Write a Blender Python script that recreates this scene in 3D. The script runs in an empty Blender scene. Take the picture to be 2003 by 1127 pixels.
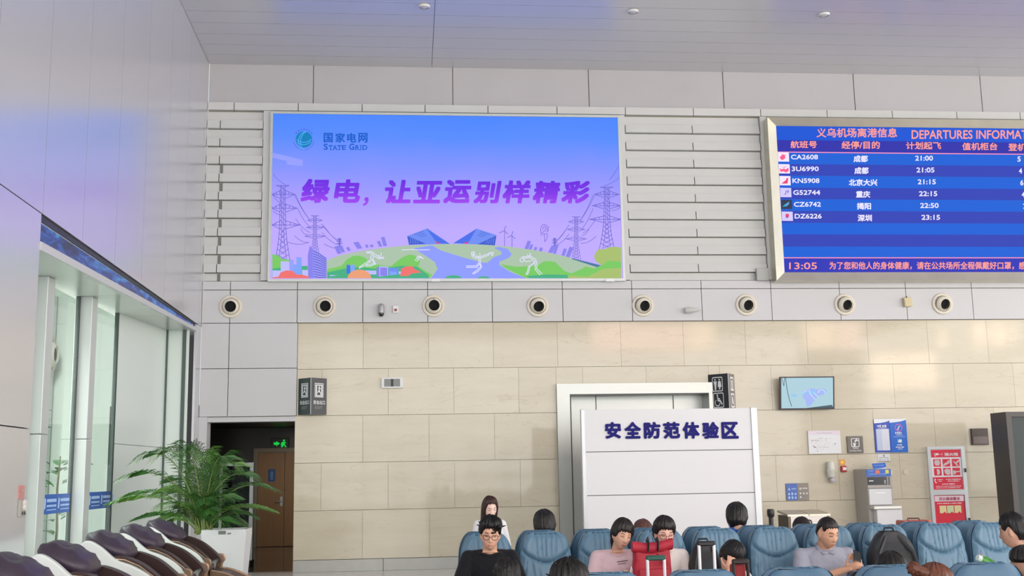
import bpy, bmesh, math, random
from mathutils import Vector, Matrix, noise
from mathutils.bvhtree import BVHTree

S = bpy.context.scene
COL = S.collection
R = math.radians

# ------------------------------------------------------------------ camera
IMG_W, IMG_H, FPX = 2003, 1127, 2184.93
YAW, PITCH, ROLL = 0.09304, 0.164457, -0.017677
CAM_Z = 1.62
_cz, _sz, _cp, _sp, _cr, _sr = math.cos(YAW), math.sin(YAW), math.cos(PITCH), math.sin(PITCH), math.cos(ROLL), math.sin(ROLL)
FWD = Vector((_sz * _cp, _cz * _cp, _sp))
_rt = Vector((_cz, -_sz, 0))
_up = _rt.cross(FWD)
RGT = _cr * _rt + _sr * _up
UPV = -_sr * _rt + _cr * _up
cam_data = bpy.data.cameras.new('camera')
cam_data.sensor_width = 36
cam_data.lens = FPX / IMG_W * 36
cam_data.clip_end = 300
cam = bpy.data.objects.new('camera', cam_data)
COL.objects.link(cam)
M = Matrix.Identity(4)
for i in range(3):
    M[i][0], M[i][1], M[i][2] = RGT[i], UPV[i], -FWD[i]
M[2][3] = CAM_Z
cam.matrix_world = M
S.camera = cam

# ------------------------------------------------------------------ world, daylight, exposure
S.view_settings.view_transform = 'Standard'
S.view_settings.look = 'None'
S.view_settings.exposure = 0.0
S.view_settings.gamma = 1.0
S.view_settings.use_curve_mapping = False
world = bpy.data.worlds.new('world')
S.world = world
world.use_nodes = True
_bg = world.node_tree.nodes['Background']
_bg.inputs[0].default_value = (0.86, 0.93, 1.0, 1)
_bg.inputs[1].default_value = 0.9


def area_light(name, loc, aim, sx, sy, power, color):
    l = bpy.data.lights.new(name, 'AREA')
    l.shape = 'RECTANGLE'
    l.size, l.size_y, l.energy, l.color = sx, sy, power, color
    o = bpy.data.objects.new(name, l)
    COL.objects.link(o)
    o.location = loc
    o.rotation_euler = (Vector(aim) - Vector(loc)).to_track_quat('-Z', 'Y').to_euler()
    return o


# daylight entering through the tall glass fronts behind the viewer and on the far right
area_light('daylight_rear_front', (6, -13.35, 4.1), (6, 20, 2.2), 26, 7.9, 3500, (1.0, 0.985, 0.96))
area_light('daylight_right_front', (25.6, 2.5, 4.3), (0, 8, 4.0), 32, 7.4, 3600, (1.0, 0.97, 0.92))
# daylight in the glazed porch behind the glass doors on the left
area_light('daylight_porch', (-5.75, 14.2, 6.6), (-5.65, 14.2, 0.0), 6, 1.2, 1350, (0.98, 1.0, 0.98))


# ------------------------------------------------------------------ pixel -> place helpers
def ray(px, py):
    return RGT * ((px - IMG_W / 2) / FPX) + UPV * (-(py - IMG_H / 2) / FPX) + FWD


def onY(px, py, Y):
    d = ray(px, py)
    return d * (Y / d.y) + Vector((0, 0, CAM_Z))


def onX(px, py, X):
    d = ray(px, py)
    return d * (X / d.x) + Vector((0, 0, CAM_Z))


def onZ(px, py, Z):
    d = ray(px, py)
    return d * ((Z - CAM_Z) / d.z) + Vector((0, 0, CAM_Z))


# ------------------------------------------------------------------ materials
def lin(c):
    c /= 255.0
    return c / 12.92 if c <= 0.04045 else ((c + 0.055) / 1.055) ** 2.4


def rgb(t):
    return (lin(t[0]), lin(t[1]), lin(t[2]), 1)


_mats = {}


def mat(name, col, rough=0.5, metal=0.0, spec=0.5, bump=0.0, bscale=60, var=0.0, vscale=3.0, coat=0.0, sheen=0.0, stretch=None):
    """principled material, col in sRGB 0-255, optional noise variation and bump"""
    if name in _mats:
        return _mats[name]
    m = bpy.data.materials.new(name)
    m.use_nodes = True
    nt = m.node_tree
    b = nt.nodes['Principled BSDF']
    b.inputs['Base Color'].default_value = rgb(col)
    b.inputs['Roughness'].default_value = rough
    b.inputs['Metallic'].default_value = metal
    b.inputs['Specular IOR Level'].default_value = spec
    b.inputs['Coat Weight'].default_value = coat
    b.inputs['Sheen Weight'].default_value = sheen
    if bump or var:
        tc = nt.nodes.new('ShaderNodeTexCoord')
        src = tc.outputs['Object']
        if stretch:
            mp = nt.nodes.new('ShaderNodeMapping')
            mp.inputs['Scale'].default_value = stretch
            nt.links.new(src, mp.inputs[0])
            src = mp.outputs[0]
    if var:
        n = nt.nodes.new('ShaderNodeTexNoise')
        n.inputs['Scale'].default_value = vscale
        n.inputs['Detail'].default_value = 5
        nt.links.new(src, n.inputs['Vector'])
        r = nt.nodes.new('ShaderNodeMapRange')
        r.inputs[1].default_value, r.inputs[2].default_value = 0.3, 0.7
        r.inputs[3].default_value, r.inputs[4].default_value = 1 - var, 1 + var
        nt.links.new(n.outputs[0], r.inputs[0])
        x = nt.nodes.new('ShaderNodeVectorMath')
        x.operation = 'SCALE'
        x.inputs[0].default_value = rgb(col)[:3]
        nt.links.new(r.outputs[0], x.inputs['Scale'])
        nt.links.new(x.outputs[0], b.inputs['Base Color'])
    if bump:
        n2 = nt.nodes.new('ShaderNodeTexNoise')
        n2.inputs['Scale'].default_value = bscale
        n2.inputs['Detail'].default_value = 4
        nt.links.new(src, n2.inputs['Vector'])
        bp = nt.nodes.new('ShaderNodeBump')
        bp.inputs['Strength'].default_value = bump
        bp.inputs['Distance'].default_value = 0.01
        nt.links.new(n2.outputs[0], bp.inputs['Height'])
        nt.links.new(bp.outputs[0], b.inputs['Normal'])
    _mats[name] = m
    return m


def glow(col, k=1.0):
    """self-luminous screen colour"""
    name = 'screen_%d_%d_%d_%d' % (col[0], col[1], col[2], int(k * 100))
    if name in _mats:
        return _mats[name]
    m = bpy.data.materials.new(name)
    m.use_nodes = True
    nt = m.node_tree
    b = nt.nodes['Principled BSDF']
    b.inputs['Base Color'].default_value = (0.01, 0.01, 0.01, 1)
    b.inputs['Roughness'].default_value = 0.6
    b.inputs['Specular IOR Level'].default_value = 0.1
    b.inputs['Emission Color'].default_value = rgb(col)
    b.inputs['Emission Strength'].default_value = k
    _mats[name] = m
    return m


def glow_ramp(name, stops, z0, z1, k=1.0, blotch=0.0):
    """luminous screen whose picture runs through colours from z0 up to z1 (world metres)"""
    m = bpy.data.materials.new(name)
    m.use_nodes = True
    nt = m.node_tree
    b = nt.nodes['Principled BSDF']
    b.inputs['Base Color'].default_value = (0.01, 0.01, 0.01, 1)
    b.inputs['Roughness'].default_value = 0.6
    b.inputs['Specular IOR Level'].default_value = 0.1
    g = nt.nodes.new('ShaderNodeNewGeometry')
    s = nt.nodes.new('ShaderNodeSeparateXYZ')
    nt.links.new(g.outputs['Position'], s.inputs[0])
    mr = nt.nodes.new('ShaderNodeMapRange')
    mr.inputs[1].default_value, mr.inputs[2].default_value = z0, z1
    nt.links.new(s.outputs[2], mr.inputs[0])
    fac = mr.outputs[0]
    if blotch:
        n = nt.nodes.new('ShaderNodeTexNoise')
        n.inputs['Scale'].default_value = 0.8
        nt.links.new(g.outputs['Position'], n.inputs['Vector'])
        ma = nt.nodes.new('ShaderNodeMath')
        ma.operation = 'MULTIPLY_ADD'
        ma.inputs[1].default_value = blotch
        nt.links.new(n.outputs[0], ma.inputs[0])
        nt.links.new(fac, ma.inputs[2])
        mb = nt.nodes.new('ShaderNodeMath')
        mb.operation = 'SUBTRACT'
        mb.inputs[1].default_value = blotch * 0.5
        nt.links.new(ma.outputs[0], mb.inputs[0])
        fac = mb.outputs[0]
    cr = nt.nodes.new('ShaderNodeValToRGB')
    el = cr.color_ramp.elements
    while len(el) < len(stops):
        el.new(0.5)
    for e, (p, c) in zip(el, stops):
        e.position = p
        e.color = rgb(c)
    nt.links.new(fac, cr.inputs[0])
    nt.links.new(cr.outputs[0], b.inputs['Emission Color'])
    b.inputs['Emission Strength'].default_value = k
    return m


def glass_mat(name, tint, refl=0.12):
    if name in _mats:
        return _mats[name]
    m = bpy.data.materials.new(name)
    m.use_nodes = True
    nt = m.node_tree
    out = nt.nodes['Material Output']
    t = nt.nodes.new('ShaderNodeBsdfTransparent')
    t.inputs[0].default_value = rgb(tint)
    gl = nt.nodes.new('ShaderNodeBsdfGlossy')
    gl.inputs['Roughness'].default_value = 0.03
    mx = nt.nodes.new('ShaderNodeMixShader')
    mx.inputs[0].default_value = refl
    nt.links.new(t.outputs[0], mx.inputs[1])
    nt.links.new(gl.outputs[0], mx.inputs[2])
    nt.links.new(mx.outputs[0], out.inputs[0])
    _mats[name] = m
    return m


# ------------------------------------------------------------------ mesh building
class MB:
    def __init__(s):
        s.v, s.f, s.m = [], [], []

    def add(s, vs, fs, m=0):
        n = len(s.v)
        s.v.extend([Vector(v) for v in vs])
        for f in fs:
            s.f.append([i + n for i in f])
            s.m.append(m)
        return s

    def box(s, x0, x1, y0, y1, z0, z1, m=0, c=0.0):
        x0, x1 = min(x0, x1), max(x0, x1)
        y0, y1 = min(y0, y1), max(y0, y1)
        z0, z1 = min(z0, z1), max(z0, z1)
        if c:
            bm = bmesh.new()
            bmesh.ops.create_cube(bm, size=1)
            bmesh.ops.scale(bm, vec=(x1 - x0, y1 - y0, z1 - z0), verts=bm.verts)
            bmesh.ops.translate(bm, vec=((x0 + x1) / 2, (y0 + y1) / 2, (z0 + z1) / 2), verts=bm.verts)
            bmesh.ops.bevel(bm, geom=bm.edges[:], offset=c, segments=2 if c > 0.012 else 1, affect='EDGES', profile=0.5)
            bm.verts.index_update()
            s.add([v.co.copy() for v in bm.verts], [[v.index for v in f.verts] for f in bm.faces], m)
            bm.free()
            return s
        return s.add([(x0, y0, z0), (x1, y0, z0), (x1, y1, z0), (x0, y1, z0), (x0, y0, z1), (x1, y0, z1), (x1, y1, z1), (x0, y1, z1)],
                     [(0, 3, 2, 1), (4, 5, 6, 7), (0, 1, 5, 4), (1, 2, 6, 5), (2, 3, 7, 6), (3, 0, 4, 7)], m)

    def hexa(s, a, b, m=0):
        """a, b: two quads (4 points each), same winding, joined into a solid"""
        return s.add(list(a) + list(b), [(3, 2, 1, 0), (4, 5, 6, 7), (0, 1, 5, 4), (1, 2, 6, 5), (2, 3, 7, 6), (3, 0, 4, 7)], m)

    def prism(s, pts, d0, d1, axis='y', m=0):
        """polygon in the plane across `axis`, extruded from d0 to d1 (pts (x,z) for y, (y,z) for x, (x,y) for z)"""
        def P(p, d):
            return (p[0], d, p[1]) if axis == 'y' else ((d, p[0], p[1]) if axis == 'x' else (p[0], p[1], d))
        n = len(pts)
        vs = [P(p, d0) for p in pts] + [P(p, d1) for p in pts]
        fs = [list(range(n - 1, -1, -1)), list(range(n, 2 * n))]
        fs += [(i, (i + 1) % n, n + (i + 1) % n, n + i) for i in range(n)]
        return s.add(vs, fs, m)

    def ring_prism(s, outer, inner, d0, d1, axis='y', m=0):
        def P(p, d):
            return (p[0], d, p[1]) if axis == 'y' else ((d, p[0], p[1]) if axis == 'x' else (p[0], p[1], d))
        n = len(outer)
        vs = [P(p, d0) for p in outer] + [P(p, d0) for p in inner] + [P(p, d1) for p in outer] + [P(p, d1) for p in inner]
        fs = []
        for i in range(n):
            j = (i + 1) % n
            fs += [(i, j, n + j, n + i), (2 * n + i, 3 * n + i, 3 * n + j, 2 * n + j), (i, 2 * n + i, 2 * n + j, j), (n + i, n + j, 3 * n + j, 3 * n + i)]
        return s.add(vs, fs, m)

    def frame(s, x0, x1, z0, z1, w, y0, y1, m=0):
        return s.ring_prism([(x0, z0), (x1, z0), (x1, z1), (x0, z1)], [(x0 + w, z0 + w), (x1 - w, z0 + w), (x1 - w, z1 - w), (x0 + w, z1 - w)], y0, y1, 'y', m)

    def tube(s, pts, r, n=8, m=0, caps=True, flat=None):
        pts = [Vector(p) for p in pts]
        k = len(pts)
        rs = r if isinstance(r, (list, tuple)) else [r] * k
        base = len(s.v)
        ref = None
        vs = []
        for i, p in enumerate(pts):
            t = (pts[min(i + 1, k - 1)] - pts[max(i - 1, 0)])
            t = t.normalized() if t.length > 1e-9 else Vector((0, 0, 1))
            if ref is None:
                ref = Vector((0, 0, 1)) if abs(t.z) < 0.9 else Vector((0, 1, 0))
            u = (ref - t * ref.dot(t)).normalized()
            w = t.cross(u)
            ref = u
            for j in range(n):
                a = 2 * math.pi * j / n
                vs.append(p + u * math.cos(a) * rs[i] + w * math.sin(a) * rs[i] * (flat or 1))
        fs = []
        for i in range(k - 1):
            for j in range(n):
                j2 = (j + 1) % n
                fs.append((i * n + j, i * n + j2, (i + 1) * n + j2, (i + 1) * n + j))
        if caps:
            fs.append(list(range(n - 1, -1, -1)))
            fs.append([(k - 1) * n + j for j in range(n)])
        return s.add(vs, fs, m)

    def lathe(s, prof, c, axis=(0, 0, 1), n=28, m=0):
        """prof: (radius, height) pairs turned around `axis` at c"""
        ax = Vector(axis).normalized()
        u = ax.orthogonal().normalized()
        w = ax.cross(u)
        c = Vector(c)
        vs = []
        for r, h in prof:
            for j in range(n):
                a = 2 * math.pi * j / n
                vs.append(c + ax * h + (u * math.cos(a) + w * math.sin(a)) * max(r, 1e-4))
        fs = []
        for i in range(len(prof) - 1):
            for j in range(n):
                j2 = (j + 1) % n
                fs.append((i * n + j, i * n + j2, (i + 1) * n + j2, (i + 1) * n + j))
        return s.add(vs, fs, m)

    def ell(s, c, r, rot=None, nu=20, nv=12, m=0, fn=None):
        c = Vector(c)
        vs = []
        for i in range(nv + 1):
            t = math.pi * i / nv
            for j in range(nu):
                a = 2 * math.pi * j / nu
                d = Vector((math.sin(t) * math.cos(a), math.sin(t) * math.sin(a), math.cos(t)))
                p = Vector((d.x * r[0], d.y * r[1], d.z * r[2]))
                if fn:
                    p = fn(d, p)
                if rot:
                    p = rot @ p
                vs.append(c + p)
        fs = []
        for i in range(nv):
            for j in range(nu):
                j2 = (j + 1) % nu
                fs.append((i * nu + j, (i + 1) * nu + j, (i + 1) * nu + j2, i * nu + j2))
        return s.add(vs, fs, m)

    def cap(s, p0, p1, r0, r1, n=14, m=0, hemi=True, flat=1.0):
        """tapered capsule"""
        p0, p1 = Vector(p0), Vector(p1)
        d = p1 - p0
        if d.length < 1e-6:
            return s.ell(p0, (r0, r0, r0), m=m)
        t = d.normalized()
        pts, rs = [], []
        if hemi:
            for a in (80, 60, 40, 20):
                pts.append(p0 - t * r0 * math.sin(R(a)))
                rs.append(r0 * math.cos(R(a)))
        for q in (0, 0.33, 0.66, 1):
            pts.append(p0 + d * q)
            rs.append(r0 + (r1 - r0) * q)
        if hemi:
            for a in (20, 40, 60, 80):
                pts.append(p1 + t * r1 * math.sin(R(a)))
                rs.append(r1 * math.cos(R(a)))
        return s.tube(pts, rs, n, m, flat=flat)

    def loft(s, secs, n=24, m=0, e=2.3):
        """stack of super-ellipse sections (centre, half width x, half depth y[, normal tilt])"""
        vs, k = [], len(secs)
        for sc in secs:
            c, rx, ry = Vector(sc[0]), sc[1], sc[2]
            for j in range(n):
                a = 2 * math.pi * j / n
                ca, sa = math.cos(a), math.sin(a)
                vs.append(c + Vector((math.copysign(abs(ca) ** (2 / e), ca) * rx, math.copysign(abs(sa) ** (2 / e), sa) * ry, 0)))
        fs = []
        for i in range(k - 1):
            for j in range(n):
                j2 = (j + 1) % n
                fs.append((i * n + j, i * n + j2, (i + 1) * n + j2, (i + 1) * n + j))
        fs.append(list(range(n - 1, -1, -1)))
        fs.append([(k - 1) * n + j for j in range(n)])
        return s.add(vs, fs, m)

    def grid(s, fn, nu, nv, m=0, closed_u=False):
        vs = [fn(i / nu, j / nv) for j in range(nv + 1) for i in range(nu + (0 if closed_u else 1))]
        w = nu if closed_u else nu + 1
        fs = []
        for j in range(nv):
            for i in range(nu):
                i2 = (i + 1) % w
                fs.append((j * w + i, j * w + i2, (j + 1) * w + i2, (j + 1) * w + i))
        return s.add(vs, fs, m)

    def ribbon(s, pts, w, place, m=0):
        """flat line of width w through 2-D points; place maps (x, y) to 3-D"""
        for a, b in zip(pts[:-1], pts[1:]):
            dx, dy = b[0] - a[0], b[1] - a[1]
            L = math.hypot(dx, dy)
            if L < 1e-9:
                continue
            nx, ny = -dy / L * w / 2, dx / L * w / 2
            ex, ey = dx / L * w * 0.25, dy / L * w * 0.25
            q = [(a[0] - ex + nx, a[1] - ey + ny), (a[0] - ex - nx, a[1] - ey - ny), (b[0] + ex - nx, b[1] + ey - ny), (b[0] + ex + nx, b[1] + ey + ny)]
            s.add([place(*p) for p in q], [(0, 1, 2, 3)], m)
        return s

    def xf(s, mtx, start=0):
        for i in range(start, len(s.v)):
            s.v[i] = mtx @ s.v[i]
        return s

    def mesh(s, name, mats):
        me = bpy.data.meshes.new(name)
        me.from_pydata([tuple(v) for v in s.v], [], s.f)
        for mm in (mats if isinstance(mats, (list, tuple)) else [mats]):
            me.materials.append(mm)
        me.polygons.foreach_set('material_index', s.m)
        bm = bmesh.new()
        bm.from_mesh(me)
        bmesh.ops.recalc_face_normals(bm, faces=bm.faces)
        bm.to_mesh(me)
        bm.free()
        me.update()
        return me

    def build(s, name, mats, parent=None, smooth=None, local=False, origin=None):
        """one mesh object; world coordinates unless local (already relative to the parent)"""
        off = Vector((0, 0, 0))
        if parent is not None and not local:
            off = wloc(parent)
        if parent is None:
            if origin is not None:
                off = Vector(origin)
            elif s.v:
                xs = [v.x for v in s.v]
                ys = [v.y for v in s.v]
                off = Vector(((min(xs) + max(xs)) / 2, (min(ys) + max(ys)) / 2, min(v.z for v in s.v)))
        if off.length:
            s.v = [v - off for v in s.v]
        me = s.mesh(name, mats)
        if smooth is not None:
            me.shade_smooth()
            if smooth < 180:
                me.set_sharp_from_angle(angle=R(smooth))
        o = bpy.data.objects.new(name, me)
        COL.objects.link(o)
        if parent is not None:
            o.parent = parent
        else:
            o.location = off
        return o


def wloc(o):
    v = Vector((0, 0, 0))
    while o is not None:
        v += o.location
        o = o.parent
    return v


def tag(o, label, cat, group=None):
    o['label'] = label
    o['category'] = cat
    if group:
        o['group'] = group
    return o


def thing(name, label, cat, loc, rz=0.0, group=None):
    o = bpy.data.objects.new(name, None)
    o.empty_display_size = 0.1
    COL.objects.link(o)
    o.location = loc
    o.rotation_euler = (0, 0, rz)
    return tag(o, label, cat, group)


def struct(o):
    o['kind'] = 'structure'
    return o


_kids = {}


def copy_thing(root, loc, rz, label, group=None):
    """a copy of a thing with copies of its parts and sub-parts"""
    r = root.copy()
    COL.objects.link(r)
    r.location = loc
    r.rotation_euler = (0, 0, rz)
    r['label'] = label
    if group:
        r['group'] = group
    for ch in list(root.children):
        c = ch.copy()
        COL.objects.link(c)
        c.parent = r
        for g in list(ch.children):
            d = g.copy()
            COL.objects.link(d)
            d.parent = c
    return r


def text_mb(body, bold=0.0, shear=0.0, spacing=1.0):
    """flat outline of a line of writing as 2-D verts/faces with its box"""
    cu = bpy.data.curves.new('writing', 'FONT')
    cu.body = body
    cu.offset = bold
    cu.shear = shear
    cu.space_character = spacing
    cu.resolution_u = 3
    o = bpy.data.objects.new('writing', cu)
    COL.objects.link(o)
    dg = bpy.context.evaluated_depsgraph_get()
    dg.update()
    me = bpy.data.meshes.new_from_object(o.evaluated_get(dg))
    vs = [v.co.copy() for v in me.vertices]
    fs = [list(p.vertices) for p in me.polygons]
    bpy.data.objects.remove(o)
    bpy.data.curves.remove(cu)
    bpy.data.meshes.remove(me)
    return vs, fs


def write(mb, body, place, x0, x1, y0, y1, m=0, bold=0.0, shear=0.0, spacing=1.0, keep=False):
    """fit the writing into the box x0..x1, y0..y1 (y upward) of the 2-D plane that `place` maps to 3-D;
    bold thickens the strokes by that share of the letter height"""
    vs, fs = text_mb(body, 0.0, shear, spacing)
    if not vs:
        return mb
    a0, a1 = min(v.x for v in vs), max(v.x for v in vs)
    b0, b1 = min(v.y for v in vs), max(v.y for v in vs)
    bw = bold * (y1 - y0)
    sx = (x1 - x0 - 2 * bw) / max(a1 - a0, 1e-6)
    sy = (y1 - y0 - 2 * bw) / max(b1 - b0, 1e-6)
    strikes = [(0, 0)] if not bold else [(bw * math.cos(R(45 * k)), bw * math.sin(R(45 * k))) for k in range(8)] + ([(0, 0)] if bold > 0.03 else [])
    if 0.0405 < bold < 0.0445:
        strikes = [(bw * i, bw * j) for i in (-1, 0, 1) for j in (-1, 0, 1)]
    o0 = Vector(place(x0, y0))
    nrm = (Vector(place(x1, y0)) - o0).cross(Vector(place(x0, y1)) - o0).normalized()
    for k, (ox, oy) in enumerate(strikes):
        mb.add([Vector(place(x0 + bw + ox + (v.x - a0) * sx, y0 + bw + oy + (v.y - b0) * sy)) + nrm * 0.0004 * k for v in vs], fs, m)
    return mb


def smoothstep(a, b, x):
    t = max(0.0, min(1.0, (x - a) / (b - a))) if b != a else float(x > a)
    return t * t * (3 - 2 * t)


def rrect(x0, x1, z0, z1, r, n=4):
    pts = []
    for cx, cz, a0 in ((x1 - r, z1 - r, 0), (x0 + r, z1 - r, 90), (x0 + r, z0 + r, 180), (x1 - r, z0 + r, 270)):
        for k in range(n + 1):
            a = R(a0 + 90 * k / n)
            pts.append((cx + r * math.cos(a), cz + r * math.sin(a)))
    return pts


def disc(cx, cz, r, n=24, ry=None):
    return [(cx + r * math.cos(2 * math.pi * k / n), cz + (ry or r) * math.sin(2 * math.pi * k / n)) for k in range(n)]

# ------------------------------------------------------------------ the hall
D = 20.0                 # distance to the end wall
XL = -3.65               # left wall
XR = 26.0                # right glass front (outside the picture)
YR = -14.0               # rear glass front (behind the viewer)
ZC = 9.146               # ceiling at the end wall
Z_TALL, Z_STRIP, Z_S2T, Z_S2B, Z_BAND = 8.402, 8.246, 5.08, 4.921, 4.325
ROW = 0.822
Z_BASE = 0.205

M_WHITE = mat('white_wall_panel', (201, 201, 203), 0.42, spec=0.35, var=0.012, vscale=0.5)
M_WHITE_UP = mat('grey_white_upper_panel', (184, 182, 184), 0.5, spec=0.3, var=0.03, vscale=0.9)
M_GLOSSY = mat('glossy_white_metal_panel', (214, 213, 217), 0.22, metal=0.45, spec=0.8, var=0.008, vscale=0.3)
M_CEIL = mat('pale_metal_ceiling_strip', (208, 208, 212), 0.28, metal=0.3, spec=0.7)
M_GAP = mat('dark_joint', (70, 70, 74), 0.9)
M_LOUV = mat('louvre_panel', (204, 205, 203), 0.5, spec=0.3, var=0.02, vscale=1.5)
M_STEEL = mat('brushed_steel', (164, 167, 163), 0.38, metal=0.85, bump=0.02, bscale=30, stretch=(1, 1, 40))
M_BLACK = mat('black_plastic', (18, 18, 20), 0.4)
M_DARK = mat('dark_charcoal', (48, 50, 53), 0.45)


def stone_mat():
    m = bpy.data.materials.new('polished_beige_stone')
    m.use_nodes = True
    nt = m.node_tree
    b = nt.nodes['Principled BSDF']
    g = nt.nodes.new('ShaderNodeNewGeometry')
    mp = nt.nodes.new('ShaderNodeMapping')
    mp.inputs['Scale'].default_value = (0.5, 1, 2.2)
    nt.links.new(g.outputs['Position'], mp.inputs[0])
    n = nt.nodes.new('ShaderNodeTexNoise')
    n.inputs['Scale'].default_value = 2.2
    n.inputs['Detail'].default_value = 7
    n.inputs['Roughness'].default_value = 0.62
    nt.links.new(mp.outputs[0], n.inputs['Vector'])
    # every slab its own slight tone
    br = nt.nodes.new('ShaderNodeTexWhiteNoise')
    br.noise_dimensions = '1D'
    nt.links.new(g.outputs['Random Per Island'], br.inputs['W'])
    mx = nt.nodes.new('ShaderNodeMath')
    mx.operation = 'MULTIPLY_ADD'
    mx.inputs[1].default_value = 0.22
    nt.links.new(br.outputs[0], mx.inputs[0])
    nt.links.new(n.outputs[0], mx.inputs[2])
    cr = nt.nodes.new('ShaderNodeValToRGB')
    e = cr.color_ramp.elements
    e[0].position, e[0].color = 0.3, rgb((201, 192, 171))
    e[1].position, e[1].color = 0.85, rgb((212, 204, 184))
    nt.links.new(mx.outputs[0], cr.inputs[0])
    # fine dark veins and specks
    v = nt.nodes.new('ShaderNodeTexNoise')
    v.inputs['Scale'].default_value = 1.1
    v.inputs['Detail'].default_value = 3
    v.inputs['Distortion'].default_value = 1.5
    nt.links.new(mp.outputs[0], v.inputs['Vector'])
    vr = nt.nodes.new('ShaderNodeValToRGB')
    ve = vr.color_ramp.elements
    ve[0].position, ve[0].color = 0.494, (1, 1, 1, 1)
    ve[1].position, ve[1].color = 0.506, (1, 1, 1, 1)
    vm = ve.new(0.5)
    vm.color = (0.9, 0.88, 0.85, 1)
    nt.links.new(v.outputs[0], vr.inputs[0])
    mu = nt.nodes.new('ShaderNodeMix')
    mu.data_type = 'RGBA'
    mu.blend_type = 'MULTIPLY'
    mu.inputs[0].default_value = 1
    nt.links.new(cr.outputs[0], mu.inputs[6])
    nt.links.new(vr.outputs[0], mu.inputs[7])
    nt.links.new(mu.outputs[2], b.inputs['Base Color'])
    b.inputs['Roughness'].default_value = 0.06
    b.inputs['Specular IOR Level'].default_value = 0.26
    return m


M_STONE = stone_mat()
M_GROUT = mat('stone_joint', (186, 177, 156), 0.9)

# floor (polished granite, hidden below the frame except in the passage)
M_FLOOR = mat('polished_granite_floor', (214, 211, 206), 0.16, var=0.08, vscale=9)
fl = MB()
fl.add([(XL - 3.2, YR, 0), (XR, YR, 0), (XR, D + 0.3, 0), (XL - 3.2, D + 0.3, 0)], [(0, 1, 2, 3)])
struct(fl.build('floor', M_FLOOR, origin=(0, 0, 0)))

# ceiling: narrow metal strips running across the hall, with a cross seam
ce = MB()
pitch = 0.46
y = D
k = 0
xs = [XL, onZ(848, 60, 9.2).x, XR]
while y > -14:
    z0 = ZC + (D - y) * 0.02
    z1 = ZC + (D - y + pitch) * 0.02
    for xa, xb in zip(xs[:-1], xs[1:]):
        ce.hexa([(xa + 0.004, y - 0.006, z0), (xb - 0.004, y - 0.006, z0), (xb - 0.004, y - pitch + 0.006, z1), (xa + 0.004, y - pitch + 0.006, z1)],
                [(xa + 0.004, y - 0.006, z0 + 0.03), (xb - 0.004, y - 0.006, z0 + 0.03), (xb - 0.004, y - pitch + 0.006, z1 + 0.03), (xa + 0.004, y - pitch + 0.006, z1 + 0.03)], 0)
    y -= pitch
ce.add([(XL - 3, YR, ZC + 0.80), (XR, YR, ZC + 0.80), (XR, D, ZC + 0.06), (XL - 3, D, ZC + 0.06)], [(0, 1, 2, 3)], 1)
struct(ce.build('ceiling', [M_CEIL, M_GAP], origin=(0, 0, ZC)))

# ---- end wall
wb = MB()
G = 0.006


def panels(mb, xs, zs, y0, y1, m, g=G, skip=None):
    for xa, xb in zip(xs[:-1], xs[1:]):
        for za, zb in zip(zs[:-1], zs[1:]):
            if skip and skip(xa, xb, za, zb):
                continue
            mb.box(xa + g, xb - g, y0, y1, za + g, zb - g, m)


def wx(px, py=600, Y=D):
    return onY(px, py, Y).x


XE = 18.0
DOOR_X0, DOOR_X1, DOOR_Z = wx(402, 900), wx(575, 950), 2.59
BLK_X1 = wx(582, 700)
PORT_X0, PORT_X1, PORT_Z = wx(1089, 800), wx(1411, 800), onY(1240, 750, D).z
# dark core behind the joints, with the two openings left out
wb.box(XL, XE, D + 0.05, D + 0.16, Z_BAND - 0.1, ZC + 0.3, 4)
wb.box(XL, PORT_X0, D + 0.05, D + 0.16, DOOR_Z, Z_BAND, 4)
wb.box(DOOR_X1, PORT_X0, D + 0.05, D + 0.16, 0, DOOR_Z, 4)
wb.box(PORT_X0, PORT_X1, D + 0.05, D + 0.16, PORT_Z, Z_BAND, 4)
wb.box(PORT_X1, XE, D + 0.05, D + 0.16, 0, Z_BAND, 4)
# tall upper panels
tall = [XL] + [wx(p, 170) for p in (613, 885.5, 1151.5, 1414.5, 1670, 1918)]
while tall[-1] < XE:
    tall.append(tall[-1] + 2.36)
panels(wb, tall, [Z_TALL, ZC + 0.02], D, D + 0.05, 1, 0.008)
# thin strip under them, set forward a little
st = [XL] + [wx(p, 215) for p in (458.7, 583.9, 708.5, 831.4, 953.9, 1088.7, 1222, 1354.5, 1485.6, 1615, 1742, 1867.6, 1991)]
while st[-1] < XE:
    st.append(st[-1] + 1.17)
panels(wb, st, [Z_STRIP, Z_TALL], D - 0.06, D + 0.05, 2, 0.007)
# thin strip and nozzle band below the screens
bj = [XL] + [wx(p, 600) for p in (451, 582, 710, 836.5, 962.5, 1100, 1235.5, 1371.5, 1507.5, 1641.5, 1771, 1900)]
while bj[-1] < XE:
    bj.append(bj[-1] + 1.17)
panels(wb, bj, [Z_S2B, Z_S2T], D - 0.06, D + 0.05, 0)
panels(wb, bj, [Z_BAND, Z_S2B], D - 0.06, D + 0.05, 0)
# white block left above the passage
zl = [DOOR_Z + 0.09, onY(450, 722, D).z, Z_BAND]
panels(wb, [XL, wx(448, 720), BLK_X1], zl, D - 0.06, D + 0.05, 0)
wb.box(XL, BLK_X1 - 0.02, D - 0.02, D + 0.3, DOOR_Z, DOOR_Z + 0.085, 0)
# louvre fields: lower half of every slat stands forward, upper half lies back
lz = [8.246, 7.985, 7.72, 7.455, 7.19, 6.925, 6.66, 6.395, 6.13, 5.865, 5.6, 5.335]
zA = onY(1300, 263, D).z
zB = onY(1300, 534.6, D).z
nsl = 8
step = (zA - zB) / nsl
lines = [zA - step * i for i in range(-1, nsl + 2)]


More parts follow.
